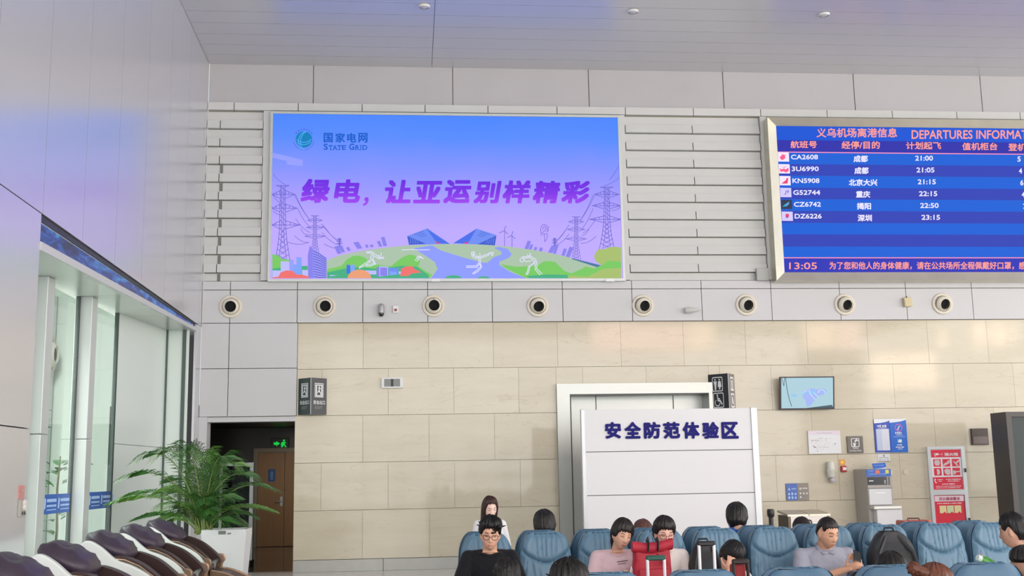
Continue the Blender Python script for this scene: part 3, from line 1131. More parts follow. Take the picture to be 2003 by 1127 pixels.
def fring(c, r, f, m=None, a0=0, a1=360, w=1.4):
    fline([(c[0] + r * math.cos(R(a0 + (a1 - a0) * k / 14)), c[1] + r * math.sin(R(a0 + (a1 - a0) * k / 14))) for k in range(15)], f, m, w)


fline([(1090, 520), (1150, 512), (1195, 545), (1240, 580), (1285, 572)], zl5)
fline([(1100, 530), (1145, 527), (1180, 560), (1225, 590), (1285, 586)], zl5)
fline([(1150, 545), (1140, 580), (1150, 600), (1185, 640), (1130, 655), (1085, 660)], zl5)
fline([(1170, 560), (1165, 595), (1195, 650), (1140, 670), (1090, 672)], zl5)
fline([(1150, 600), (1080, 640), (1020, 680), (1015, 695), (1070, 668), (1140, 620)], zl5)
fring((1240, 545), 18, zl5, None, -60, 160)
fline([(1480, 495), (1600, 490), (1640, 495), (1780, 493)], zl5)
fline([(1700, 575), (1660, 560), (1625, 612)], zl5)
fline([(1720, 590), (1672, 575), (1645, 620)], zl5)
fline([(330, 505), (335, 535), (360, 552), (420, 556), (470, 535), (505, 525), (510, 500), (560, 492)], zl6)
fline([(345, 500), (350, 525), (375, 540), (420, 542), (460, 522), (505, 508)], zl6)
fline([(520, 500), (545, 530), (548, 500)], zl6)
fring((400, 520), 18, zl6, None, -60, 180)
fring((345, 505), 18, zl6)
fline([(405, 560), (405, 600), (425, 640), (380, 680), (335, 715)], zl6)
fline([(420, 565), (420, 600), (432, 650), (395, 690), (350, 718)], zl6)
fline([(405, 600), (380, 632), (275, 635)], zl6)
fline([(410, 615), (385, 648), (275, 650)], zl6)
fring((920, 516), 16, zl6, None, -60, 180)
fline([(850, 540), (940, 535), (990, 565), (1005, 620), (1000, 660), (1055, 715)], zl6)
fline([(855, 555), (930, 550), (970, 575), (985, 625), (985, 670), (1035, 728)], zl6)
fline([(985, 590), (930, 640), (920, 690), (905, 722), (890, 720)], zl6)
fline([(965, 610), (915, 645), (905, 690), (890, 720)], zl6)
fline([(870, 575), (895, 590), (950, 580)], zl6)
fring((848, 572), 20, zl6)
fline([(1050, 325), (1045, 300), (1040, 250), (1055, 215), (1080, 205), (1105, 220), (1108, 270), (1110, 290)], zl6, fm + 1, 1.2)
fline([(1062, 265), (1068, 235), (1080, 225), (1092, 240), (1090, 270), (1055, 290), (1070, 310), (1090, 300), (1112, 310), (1105, 350)], zl6, fm + 1, 1.2)
fline([(1122, 225), (1118, 275)], zl6, fm + 1, 1.2)
fline([(1078, 310), (1085, 385), (1105, 355)], zl6, fm + 1, 1.2)
# lattice pylons, their wires and wind turbines
PM = len(pic_m)
pic_m.append(G_(110, 104, 205))


def pylon(cx, yt, yb, s, lw, ccx=1):
    def L(*p):
        pline(pic, [(max(532.5, min(1214.5, cx + ccx * q[0] * s)), yt + q[1] * (yb - yt)) for q in p], lw, layer(0.6), PM)
    for sg in (-1, 1):
        L((sg * 0.5, 0), (sg * 0.5, 0.12), (sg * 0.62, 0.32), (sg * 0.7, 0.55), (sg * 1.0, 0.75), (sg * 1.7, 1.0))
        L((sg * 0.22, 0), (sg * 0.22, 0.5), (sg * 0.32, 0.7), (sg * 0.9, 1.0))
        L((0, 0.0), (sg * 1.5, 0.0))
        L((sg * 0.5, 0.02), (sg * 1.5, 0.0))
        for yy, ln in ((0.12, 2.9), (0.3, 3.4), (0.52, 4.0)):
            L((0, yy), (sg * ln, yy))
            L((sg * 0.5, yy - 0.06), (sg * ln, yy))
            L((sg * 0.6, yy + 0.05), (sg * ln * 0.9, yy))
            for q in range(3):
                L((sg * (0.6 + ln * 0.25 * q), yy), (sg * (0.75 + ln * 0.25 * q), yy - 0.05 * (1 - q / 3.2)))
        for q in range(6):
            a, b = 0.55 + q * 0.07, 0.62 + q * 0.07
            wa, wb_ = 0.7 + (a - 0.55) * 2.2, 0.7 + (b - 0.55) * 2.2
            L((sg * wa, a), (-sg * wb_ * 0.3, b))
    for q in range(8):
        a = q * 0.065
        L((-0.5, a), (0.5, a + 0.065))


pylon(553, 363, 512, 8.6, 1.15)
pylon(616, 422, 500, 5.2, 0.8)
pylon(1187, 366, 488, 8.6, 1.15)
pylon(1127, 424, 508, 5.2, 0.8)
pylon(664, 466, 486, 1.6, 0.7)
pylon(1085, 466, 484, 1.6, 0.7)


def wire(a, b, sag):
    pts = []
    for k in range(13):
        t = k / 12
        pts.append((a[0] + (b[0] - a[0]) * t, a[1] + (b[1] - a[1]) * t + sag * 4 * t * (1 - t)))
    pline(pic, [(max(532.5, min(1214.5, p[0])), p[1]) for p in pts], 0.95, layer(0.7), PM)


for (a, b, s_) in (((576, 381), (604, 428), 3), ((578, 381), (606, 430), 4), ((582, 408), (608, 446), 4), ((578, 428), (607, 455), 4), ((588, 447), (603, 458), 5), ((576, 461), (604, 474), 4),
                   ((534, 340), (560, 362), 3), ((534, 382), (552, 400), 2), ((534, 412), (548, 420), 2),
                   ((628, 438), (662, 472), 2), ((632, 440), (664, 474), 3), ((630, 455), (660, 479), 3), ((634, 477), (660, 486), 2), ((560, 472), (604, 474), 5)):
    wire(a, b, s_)
for (a, b, s_) in (((1163, 382), (1136, 430), 3), ((1160, 382), (1134, 432), 4), ((1160, 408), (1138, 448), 4), ((1164, 430), (1140, 456), 4), ((1152, 448), (1138, 460), 4), ((1166, 462), (1136, 476), 4),
                   ((1214, 318), (1192, 352), 2), ((1214, 345), (1180, 364), 3), ((1214, 405), (1196, 412), 2), ((1113, 440), (1088, 472), 2), ((1111, 443), (1086, 474), 3), ((1113, 458), (1088, 480), 3)):
    wire(a, b, s_)
for (hx, hy, yb, L_) in ((986, 451.5, 482, 10), (1000.5, 461, 484, 9)):
    pline(pic, [(hx + 1, hy), (hx + 1, yb)], 1.1, layer(0.7), PM)
    for a in (70, 205, 320):
        pline(pic, [(hx, hy), (hx + L_ * math.cos(R(a)), hy - L_ * math.sin(R(a)))], 1.2, layer(0.7), PM)
pic.build('landscape_picture', pic_m, ad)
# emblem: globe crossed by light arcs inside a dotted ring
em_ = MB()
pell(em_, 594.5, 273, 16.2, 16.2, layer(1), 0)


def arc(c, r, a0, a1, w, m, n=16, ry=None):
    pline(em_, [(c[0] + r * math.cos(R(a0 + (a1 - a0) * k / n)), c[1] - (ry or r) * math.sin(R(a0 + (a1 - a0) * k / n))) for k in range(n + 1)], w, layer(2), m)


arc((600.5, 277), 16.5, 105, 228, 1.3, 1, ry=20)
arc((605, 277), 17, 108, 232, 1.3, 1, ry=21)
arc((594, 250), 24, 235, 307, 1.3, 1, ry=28.5)
arc((594, 250), 25, 240, 304, 1.3, 1, ry=33)
arc((594, 273), 20.5, 190, 350, 0.8, 2)
for k in range(7):
    a = R(40 + k * 16.5)
    cx_, cy_ = 594.5 + 20 * math.cos(a), 273 - 20 * math.sin(a)
    pell(em_, cx_, cy_, 1.5, 1.7, layer(1.5), 3, 6)
for k in range(11):
    a = R(200 + k * 14)
    cx_, cy_ = 594.5 + 20 * math.cos(a), 273 - 20 * math.sin(a)
    pell(em_, cx_, cy_, 0.9, 1.0, layer(1.5), 3, 6)
em_.build('emblem', [G_(0, 128, 190), G_(90, 175, 255), G_(82, 110, 235), G_(66, 96, 225)], ad)
lt = MB()
for ch, xa, xb in (('国', 633, 651), ('家', 656, 675), ('电', 679, 697), ('网', 701, 719)):
    wtxt(lt, ch, xa, 260, xb, 279, layer(1), 0, 0.03)
# small capitals with serifs
for ch, xa, xb, yt in (('S', 633, 641.5, 281), ('T', 643, 650.5, 284), ('A', 651, 659.5, 284), ('T', 660, 667.5, 284), ('E', 669, 676.5, 284), ('G', 683, 693, 281), ('R', 695, 703, 284), ('I', 705, 706.5, 284), ('D', 709, 718.5, 284)):
    wtxt(lt, ch, xa, yt, xb, 293.5, layer(1), 0, 0.035)
    if ch in 'TAIR':
        for q in ((xa, xb) if ch in 'AR' else (((xa + xb) / 2),)):
            q = q if ch != 'R' else min(q + 0.6, xb)
            pline(lt, [(q - 1.9, 293.2), (q + 1.9, 293.2)], 0.9, layer(1.1), 0)
    if ch in 'TE':
        pline(lt, [(xa, 284.3), (xa, 286.6)], 0.9, layer(1.1), 0)
        pline(lt, [(xb, 284.3), (xb, 286.6)], 0.9, layer(1.1), 0)
    if ch == 'I':
        pline(lt, [(xa - 1.3, 284.3), (xb + 1.3, 284.3)], 0.9, layer(1.1), 0)
lt.build('company_lettering', G_(14, 92, 205), ad)
szt, szb = onY(870, 350, YS).z, onY(870, 398, YS).z
M_SLOGAN = glow_ramp('advert_slogan', [(0, (160, 70, 242)), (0.45, (124, 50, 232)), (1, (104, 36, 226))], szb, szt, KS)
for ch, xa, ya, xb, yb in (('绿', 588, 350, 645, 397), ('电', 653, 351, 704, 397), ('，', 710, 386, 721, 403), ('让', 753, 352, 803, 398), ('亚', 808, 354, 865, 398), ('运', 867, 352, 922, 398),
                           ('别', 926, 354, 981, 398), ('样', 983, 353, 1038, 398), ('精', 1042, 354, 1096, 398), ('彩', 1098, 354, 1154, 398)):
    sl = MB()
    wtxt(sl, ch, xa, ya, xb, yb, layer(6), 0, 0.041, 0.15)
    sl.build('slogan_character', M_SLOGAN, ad)
for px_ in (852, 1193):
    p = onY(px_, 548.5, D - 0.16)
    t_ = MB()
    t_.box(p.x - 0.08, p.x + 0.08, D - 0.165, D - 0.15, p.z - 0.022, p.z + 0.03, 0, 0.004)
    tag(t_.build('paper_tag', mat('white_paper', (236, 238, 238), 0.7)), 'small white paper tag on the advertising screen frame, ' + ('at mid bottom edge' if px_ < 1000 else 'at bottom right corner'), 'tag', 'paper tags on the advertising screen frame')

# ------------------------------------------------------------------ departures board
YB_ = D - 0.2
YF = D - 0.34
bx0 = onY(1510, 390, YF).x
bz1, bz0 = onY(1502, 229, YF).z, onY(1519, 549, YF).z
ix0 = onY(1526, 390, YB_).x
iz1, iz0 = onY(1520, 246.5, YB_).z, onY(1533, 533, YB_).z
ix1 = ix0 + 6.9
bx1 = ix1 + (ix0 - bx0)
bd = thing('departures_board', 'large blue electronic departures board in a metal frame, listing six flights', 'screen', ((bx0 + bx1) / 2, D, bz0))
t_ = MB()
O = [(bx0, bz0), (bx1, bz0), (bx1, bz1), (bx0, bz1)]
I = [(ix0, iz0), (ix1, iz0), (ix1, iz1), (ix0, iz1)]
vs = [(p[0], YF, p[1]) for p in O] + [(p[0], YB_ - 0.01, p[1]) for p in I] + [(p[0], D - 0.002, p[1]) for p in O] + [(p[0], D - 0.002, p[1]) for p in I]
fs = []
for i in range(4):
    j = (i + 1) % 4
    fs += [(i, j, 4 + j, 4 + i), (8 + i, 12 + i, 12 + j, 8 + j), (i, 8 + i, 8 + j, j), (4 + i, 4 + j, 12 + j, 12 + i)]
t_.add(vs, fs)
t_.build('board_frame', mat('satin_champagne_metal', (214, 210, 192), 0.34, metal=0.75, var=0.05, vscale=2.5), bd)
zrow = [onY(1530, q, YB_).z for q in (298.5, 321, 343.5, 367, 389.5, 412.5, 436, 458.5, 482.5, 503.5)]
t_ = MB()
cols = [G_(14, 84, 214), G_(44, 46, 172), G_(14, 96, 216), G_(46, 66, 184), G_(255, 150, 190), G_(44, 52, 184)]
zh = onY(1525, 274, YB_).z
t_.box(ix0, ix1, YB_, D - 0.01, zh, iz1, 0)
t_.box(ix0, ix1, YB_, D - 0.01, zrow[0] + 0.018, zh, 1)
t_.box(ix0, ix1, YB_ - 0.001, D - 0.01, zrow[0], zrow[0] + 0.018, 4)
for i in range(6, 9):
    t_.box(ix0, ix1, YB_, D - 0.01, zrow[i + 1], zrow[i], 2 if i % 2 == 0 else 3)
t_.box(ix0, ix1, YB_ - 0.001, D - 0.01, zrow[9] - 0.018, zrow[9], 4)
t_.box(ix0, ix1, YB_, D - 0.01, iz0, zrow[9] - 0.018, 5)
t_.build('display', cols, bd)
YT = YB_ - 0.004
W_T, W_H = G_(236, 232, 255), G_(255, 158, 148)
t_ = MB()
wtxt(t_, '义乌机场离港信息', 1597, 250.5, 1755, 269, YT, 0, 0.025)
t_.build('title_lettering', W_H, bd)
t_ = MB()
wtxt(t_, 'DEPARTURES INFORMATION', 1783, 254.5, 2047, 272, YT, 0, 0.025)
t_.build('title_lettering', W_H, bd)
for s_, xa, ya, xb, yb in (('航班号', 1546, 275.5, 1598, 290), ('经停/目的', 1646, 276, 1721, 291.5), ('计划起飞', 1772, 277.5, 1841, 292.5), ('值机柜台', 1882, 279, 1951, 294), ('登机口', 1972, 280.5, 2024, 295.5)):
    t_ = MB()
    wtxt(t_, s_, xa, ya, xb, yb, YT, 0, 0.03)
    t_.build('column_heading', W_H, bd)
fl_ = [('CA2608', '成都', '21:00', '5'), ('3U6990', '成都', '21:05', '4'), ('KN5908', '北京大兴', '21:15', '6'), ('G52744', '重庆', '22:15', '4'), ('CZ6742', '揭阳', '22:50', '7'), ('DZ6226', '深圳', '23:15', '6')]
IC = [G_(246, 232, 255), G_(255, 92, 140), G_(232, 70, 110), G_(215, 205, 255), G_(120, 110, 200), G_(44, 56, 84), G_(40, 170, 220), G_(240, 120, 170), G_(60, 80, 200)]
for i, (a, c, t, g) in enumerate(fl_):
    dx = 1.45 * i
    yy = 307 + 23.15 * i
    r_ = MB()
    r_.box(ix0, ix1, YB_, D - 0.01, zrow[i + 1], zrow[i], 0)
    ro = r_.build('flight_row', cols[2 if i % 2 == 0 else 3], bd)
    w2 = 7 * len(c)
    cxx = 1683.5 + dx * 1.1 + (1.5 if len(c) > 2 else 0)
    for nm, st_, xa, ya, xb, yb in (('flight_number', a, 1547 + dx, yy - 4.5, 1600 + dx, yy + 5), ('destination', c, cxx - w2, yy - 3, cxx + w2, yy + 10.5),
                                    ('departure_time', t, 1790 + dx * 1.7, yy - 2.5, 1825 + dx * 1.9, yy + 7.5), ('gate_number', g, 1990 + dx * 1.9, yy - 1, 1996.5 + dx * 1.9, yy + 9.5)):
        r_ = MB()
        wtxt(r_, st_, xa, ya, xb, yb, YT, 0, 0.04)
        r_.build(nm, W_T, ro)
    k = MB()
    x0_, y0_ = 1521.5 + dx * 1.02, 297.8 + 23.2 * i
    bgm = 5 if i == 4 else (3 if i in (3, 5) else 0)
    ppoly(k, [(x0_, y0_), (x0_ + 21.5, y0_ + 0.4), (x0_ + 22.3, y0_ + 18.4), (x0_ + 0.8, y0_ + 18.2)], YT, bgm, 0.003)

    def q(pts, m):
        ppoly(k, [(x0_ + u, y0_ + v) for u, v in pts], YT - 0.003, m, 0.002)
    if i == 0:
        q([(4, 9), (7, 7), (8, 3), (10, 6), (11, 3), (12.5, 6), (16, 4), (14, 8), (15, 11), (11, 14.5), (7, 15), (4.5, 12)], 1)
    elif i == 1:
        q([(1.5, 8), (6, 10.5), (10, 8.5), (14, 10.5), (19, 7), (20, 13), (15, 16.5), (9, 14), (4, 15.5)], 1)
        q([(4, 4), (10, 6.5), (17, 3), (11, 8)], 7)
    elif i == 2:
        q([(4, 15), (13, 8), (14, 4.5), (17.5, 4), (16, 15)], 2)
    elif i == 3:
        q([(6, 13), (10, 12), (11, 6), (18, 3.5), (12, 7.5), (11.5, 13.5)], 4)
        q([(14, 7), (18, 5.5), (14.5, 12)], 4)
    elif i == 4:
        q([(3, 14), (8, 9), (17, 3.5), (15.5, 9), (11, 13)], 6)
        q([(10, 11), (15, 5.5), (14.5, 10), (12, 12.5)], 7)
    else:
        ppoly(k, [(x0_ + 11 + 3.6 * math.cos(R(a_)), y0_ + 8 + 4 * math.sin(R(a_))) for a_ in range(0, 360, 30)], YT - 0.003, 2, 0.002)
        q([(8, 10), (14, 9), (12, 12.5), (9, 12.5)], 8)
    k.build('airline_symbol', IC, ro)
t_ = MB()
wtxt(t_, '13:05', 1543.5, 513.5, 1598, 527, YT, 0, 0.025)
t_.build('clock_lettering', W_H, bd)
t_ = MB()
wtxt(t_, '为了您和他人的身体健康，请在公共场所全程佩戴好口罩，感谢您的配合', 1622, 512, 2078, 527.5, YT, 0, 0.025)
t_.build('notice_lettering', W_H, bd)

# grey junction box beside the departures board
p0, p1 = onY(1478.5, 525, D - .1), onY(1503, 549, D - .1)
t_ = MB()
t_.box(p0.x, p1.x, D - 0.14, D - 0.078, p1.z, p0.z, 0, 0.006)
t_.box(p0.x + 0.03, p1.x - 0.03, D - 0.143, D - 0.14, p1.z + 0.03, p0.z - 0.03, 0)
tag(t_.build('junction_box', mat('light_grey_box', (176, 178, 174), 0.5)), 'small flat grey box left of the departures board frame, at its foot', 'box')

# ------------------------------------------------------------------ round air nozzles in the band
M_CREAM = mat('cream_plastic', (216, 209, 194), 0.42)
M_CREAM2 = mat('cream_plastic_inner', (226, 219, 204), 0.45)
M_HOLE = mat('duct_darkness', (12, 12, 14), 0.9)
noz = [(451.5, 600, 1.3, 2.0, 'leftmost, above the dark passage'), (635, 599.5, 3.5, 1.5, 'above the black exit sign'), (848, 598.5, 1.5, .5, 'just right of the dome camera'),
       (1052, 598.5, 1.5, 4.5, 'fourth from the left'), (1257.5, 598, 3.2, 3.6, 'just left of the pointed sounder'), (1459.5, 596.5, 3, 3.8, 'just right of the pointed sounder'),
       (1652, 596, 3.3, 4, 'left of the cream sensor box'), (1843, 594.5, 2.6, 3.8, 'right of the cream sensor box')]
YW = D - 0.06
for (px_, py_, ox, oz, where) in noz:
    c = onY(px_, py_, YW)
    nz_ = thing('air_nozzle', 'round cream air nozzle in the white band, ' + where, 'air vent', (c.x, YW, c.z), 0, 'air nozzles in the white band')
    t_ = MB()
    t_.lathe([(0.14, 0.0), (0.205, 0.0), (0.205, 0.012), (0.196, 0.026), (0.17, 0.034), (0.152, 0.028), (0.146, 0.012)], (0, 0, 0), (0, -1, 0), 36)
    t_.build('flange', M_CREAM, nz_, smooth=40, local=True)
    dvec = Vector((ox * 0.0092, -0.125, -oz * 0.0092)).normalized()
    t_ = MB()
    prof = []
    for a in range(84, 42, -6):
        prof.append((0.146 * math.sin(R(a)), 0.146 * math.cos(R(a)) * 0.75))
    prof += [(0.099, 0.086), (0.095, 0.07), (0.093, 0.03)]
    t_.lathe(prof, (0, -0.02, 0), tuple(dvec), 36)
    bo = t_.build('nozzle_ball', M_CREAM2, nz_, smooth=50, local=True)
    t_ = MB()
    t_.lathe([(0.0945, 0.078), (0.0935, 0.032), (0.0, 0.03)], (0, -0.02, 0), tuple(dvec), 24)
    t_.build('duct_opening', M_HOLE, nz_, local=True)
    t_ = MB()
    u = Vector((0.012, 0, 0.115))
    t_.cap((0.01, -0.095, 0.10), (0.006, -0.075, 0.128), 0.006, 0.005, 8)
    t_.build('pull_tab', M_DARK, bo, smooth=60, local=True)

# dome camera, alarm button, sounder, sensor box
c = onY(746, 607, YW)
dc = thing('security_camera', 'small grey upright camera with dark lens on the white band', 'camera', (c.x, YW, c.z))
t_ = MB()
t_.loft([((0, -0.07, -0.06), 0.055, 0.055), ((0, -0.07, 0.06), 0.055, 0.055), ((0, -0.07, 0.095), 0.045, 0.045), ((0, -0.07, 0.11), 0.02, 0.02)], 20, 0, 2)
t_.build('camera_body', mat('silver_grey_plastic', (168, 168, 170), 0.35, metal=0.3), dc, smooth=50, local=True)
t_ = MB()
t_.ell((0, -0.075, -0.075), (0.05, 0.05, 0.05), None, 20, 12)
t_.build('lens_dome', mat('dark_lens', (20, 20, 24), 0.08, spec=0.8), dc, smooth=180, local=True)
t_ = MB()
t_.box(-0.03, 0.03, -0.03, 0, -0.03, 0.05)
t_.build('wall_bracket', mat('silver_grey_plastic', (168, 168, 170), 0.35), dc, local=True)
c = onY(774, 606, YW)
ab = thing('alarm_button', 'tiny white square box with red dot on the white band beside the camera', 'button', (c.x, YW, c.z))
t_ = MB()
t_.box(-0.05, 0.05, -0.035, 0, -0.06, 0.07, 0, 0.006)
t_.build('button_box', mat('white_plastic', (226, 226, 226), 0.4), ab, local=True)
t_ = MB()
t_.lathe([(0.026, 0), (0.024, 0.012), (0.0, 0.014)], (0.0, -0.035, -0.01), (0, -1, 0), 16)
t_.build('red_button', mat('dark_red_plastic', (150, 40, 40), 0.35), ab, smooth=40, local=True)
c = onY(1342, 608, YW)
so_ = thing('wall_sounder', 'pointed white horn shaped sounder sticking out from the white band', 'sounder', (c.x, YW, c.z))
t_ = MB()
t_.lathe([(0.0, -0.02), (0.055, -0.02), (0.06, 0.02), (0.05, 0.1), (0.03, 0.18), (0.008, 0.26), (0, 0.265)], (0, -0.06, 0), (0.9, -0.35, -0.02), 20)
t_.build('horn', mat('off_white_plastic', (206, 206, 200), 0.4), so_, smooth=40, local=True)
t_ = MB()
t_.box(-0.045, 0.045, -0.06, 0, -0.035, 0.02, 0, 0.008)
t_.build('mount', mat('off_white_plastic', (206, 206, 200), 0.4), so_, local=True)
c = onY(1773, 592, YW)
t_ = MB()
mt_ = Matrix.Rotation(R(-4), 4, 'Y')
t_.box(-0.075, 0.075, -0.09, 0, -0.085, 0.085, 0, 0.008)
t_.cap((0, -0.04, 0.085), (0, -0.04, 0.105), 0.012, 0.01, 10, 1)
t_.xf(Matrix.Translation((c.x, YW, c.z)) @ mt_)
tag(t_.build('sensor_box', [mat('yellowed_cream_plastic', (206, 192, 152), 0.45), M_BLACK]), 'small yellowed cream box on the white band between two air nozzles', 'sensor')

# ceiling downlights
for i, (px_, py_) in enumerate(((830, 11), (1238, 21), (1612, 27))):
    c = onZ(px_, py_, ZC + 0.06)
    c = onZ(px_, py_, ZC + (D - c.y) * 0.02)
    dl = thing('ceiling_downlight', 'small round white ceiling downlight, ' + ('above the left half of the advertising screen' if i == 0 else 'above the right end of the advertising screen' if i == 1 else 'above the departures board'), 'ceiling light', (c.x, c.y, c.z - 0.005), 0, 'ceiling downlights')
    t_ = MB()
    t_.lathe([(0.075, -0.03), (0.085, -0.012), (0.1, 0.0), (0.085, 0.004)], (0, 0, 0), (0, 0, 1), 28)
    t_.build('trim_ring', mat('white_plastic', (226, 226, 226), 0.4), dl, smooth=40, local=True)
    t_ = MB()
    t_.ell((0, 0, -0.005), (0.08, 0.08, 0.035), None, 20, 10)
    t_.build('lens', mat('frosted_lens', (190, 190, 196), 0.25), dl, smooth=180, local=True)

# ------------------------------------------------------------------ signs on the end wall
M_SIGN = mat('black_sign_face', (34, 34, 40), 0.35, spec=0.4)
M_SIGN2 = mat('charcoal_sign_face', (68, 68, 70), 0.4)
M_SIGN3 = mat('green_grey_sign_face', (56, 72, 70), 0.4)
M_WL = mat('white_lettering', (226, 228, 230), 0.5)
M_EDGE = mat('grey_edge_strip', (128, 130, 134), 0.35, metal=0.5)


def face_plane(p00, p10, p01):
    """unit square (u to the right, v up) laid on a sign face given by three corners"""
    p00, p10, p01 = Vector(p00), Vector(p10), Vector(p01)
    n = (p10 - p00).cross(p01 - p00).normalized()
    return lambda u, v, k=1: p00 + (p10 - p00) * u + (p01 - p00) * v + n * 0.003 * k


def fpoly(mb, F, pts, m=0, k=1):
    n = len(mb.v)
    return mb.add([F(p[0], p[1], k) for p in pts], [list(range(len(pts)))], m)


def fring_(mb, F, x0, x1, y0, y1, w, wy, m=0):
    o = [(x0, y0), (x1, y0), (x1, y1), (x0, y1)]
    i_ = [(x0 + w, y0 + wy), (x1 - w, y0 + wy), (x1 - w, y1 - wy), (x0 + w, y1 - wy)]
    for a in range(4):
        b = (a + 1) % 4
        mb.add([F(*o[a]), F(*o[b]), F(*i_[b]), F(*i_[a])], [(0, 1, 2, 3)], m)


def wedge_sign(name, label, L, C, Rr, zt, zb, mats):
    """two-faced sign: wall edges at L and Rr (x), nose at C = (x, y)"""
    t = thing(name, label, 'sign', ((L + Rr) / 2, D, zb))
    b_ = MB()
    b_.add([(L, D - 0.002, zb), (C[0], C[1], zb), (Rr, D - 0.002, zb), (L, D - 0.002, zt), (C[0], C[1], zt), (Rr, D - 0.002, zt)],
           [(0, 1, 4, 3)], 0)
    b_.add([(L, D - 0.002, zb), (C[0], C[1], zb), (Rr, D - 0.002, zb), (L, D - 0.002, zt), (C[0], C[1], zt), (Rr, D - 0.002, zt)],
           [(1, 2, 5, 4), (0, 2, 1), (3, 4, 5), (0, 3, 5, 2)], 1)
    b_.build('sign_body', mats, t)
    e_ = MB()
    e_.box(C[0] - 0.008, C[0] + 0.008, C[1] - 0.006, C[1] + 0.004, zb + 0.002, zt - 0.002)
    e_.build('corner_strip', M_EDGE, t)
    return t


# exit sign
zt, zb = onY(610, 741, D).z, onY(610, 812, D).z
Lx, Rx, Cx = wx(583.5, 776), wx(639, 776), onY(608, 776, D - 0.24).x
es = wedge_sign('exit_sign', 'black two sided exit sign with running figure, on the stone wall beside the dark passage', Lx, (Cx, D - 0.24), Rx, zt, zb, [M_SIGN3, M_SIGN2])
for a, b_ in (((Lx, D, 0), (Cx, D - 0.24, 0)), ((Cx, D - 0.24, 0), (Rx, D, 0))):
    F = face_plane((a[0], a[1], zb), (b_[0], b_[1], zb), (a[0], a[1], zt))
    t_ = MB()
    fring_(t_, F, 0.24, 0.78, 0.47, 0.86, 0.04, 0.02)
    fring_(t_, F, 0.30, 0.72, 0.50, 0.82, 0.08, 0.03)
    fpoly(t_, F, disc(0.53, 0.765, 0.04, 10, 0.02))
    fpoly(t_, F, [(0.44, 0.74), (0.56, 0.745), (0.62, 0.70), (0.60, 0.685), (0.55, 0.71), (0.54, 0.66), (0.62, 0.60), (0.63, 0.54), (0.59, 0.54), (0.575, 0.59), (0.49, 0.62), (0.43, 0.585), (0.40, 0.60), (0.47, 0.66), (0.49, 0.715), (0.45, 0.715)])
    t_.build('running_figure_symbol', M_WL, es)
    t_ = MB()
    write(t_, '安全出口', lambda u, v: F(u, v), 0.16, 0.88, 0.275, 0.39, 0, 0.03)
    t_.build('chinese_lettering', M_WL, es)
    t_ = MB()
    write(t_, 'EXIT', lambda u, v: F(u, v), 0.28, 0.74, 0.15, 0.23, 0, 0.0)
    t_.build('exit_lettering', mat('dim_lettering', (150, 152, 154), 0.5), es)
# washroom sign
zt, zb = onY(1425, 733, D).z, onY(1420, 815, D).z
Lx, Rx, Cx = wx(1386, 765), wx(1437.5, 765), onY(1425.5, 765, D - 0.3).x
ws = wedge_sign('washroom_sign', 'black two sided washroom sign with white man, woman and wheelchair symbols', Lx, (Cx, D - 0.3), Rx, zt, zb, [M_SIGN, mat('brown_grey_sign_face', (124, 114, 108), 0.4)])
F = face_plane((Lx, D, zb), (Cx, D - 0.3, zb), (Lx, D, zt))
t_ = MB()


def frr(mb, F, x0, x1, y0, y1, r, w, m=0):
    o = rrect(x0, x1, y0, y1, r)
    i_ = rrect(x0 + w, x1 - w, y0 + w * 0.7, y1 - w * 0.7, r * 0.7)
    n = len(o)
    for a in range(n):
        b = (a + 1) % n
        mb.add([F(*o[a]), F(*o[b]), F(*i_[b]), F(*i_[a])], [(0, 1, 2, 3)], m)


frr(t_, F, 0.2, 0.72, 0.585, 0.93, 0.05, 0.03)
fpoly(t_, F, disc(0.35, 0.865, 0.035, 10, 0.021))
fpoly(t_, F, [(0.27, 0.83), (0.43, 0.83), (0.42, 0.77), (0.405, 0.73), (0.39, 0.62), (0.32, 0.62), (0.31, 0.73), (0.29, 0.77)])
fpoly(t_, F, disc(0.56, 0.865, 0.035, 10, 0.021))
fpoly(t_, F, [(0.50, 0.83), (0.62, 0.83), (0.66, 0.70), (0.60, 0.68), (0.59, 0.63), (0.54, 0.63), (0.53, 0.68), (0.47, 0.70)])
t_.build('man_woman_symbol', M_WL, ws)
t_ = MB()
frr(t_, F, 0.22, 0.74, 0.2, 0.555, 0.05, 0.03)
fpoly(t_, F, disc(0.43, 0.495, 0.035, 10, 0.021))


def fpath(pts, w):
    t_.ribbon(pts, w, lambda u, v: F(u, v))


fpath([(0.44, 0.46), (0.46, 0.37), (0.56, 0.37), (0.65, 0.28)], 0.045)
fpath([(0.45, 0.415), (0.55, 0.415)], 0.025)
fpath([(0.43 + 0.12 * math.cos(R(a)), 0.32 + 0.075 * math.sin(R(a))) for a in range(130, 375, 20)], 0.025)
t_.build('wheelchair_symbol', M_WL, ws)
F = face_plane((Cx, D - 0.3, zb), (Rx, D, zb), (Cx, D - 0.3, zt))
t_ = MB()
frr(t_, F, 0.25, 0.85, 0.6, 0.93, 0.08, 0.06)
frr(t_, F, 0.25, 0.85, 0.2, 0.54, 0.08, 0.06)
fpoly(t_, F, [(0.45, 0.85), (0.65, 0.85), (0.62, 0.64), (0.48, 0.64)])
fpoly(t_, F, [(0.45, 0.48), (0.6, 0.44), (0.7, 0.27), (0.45, 0.3)])
t_.build('side_symbols', M_WL, ws)


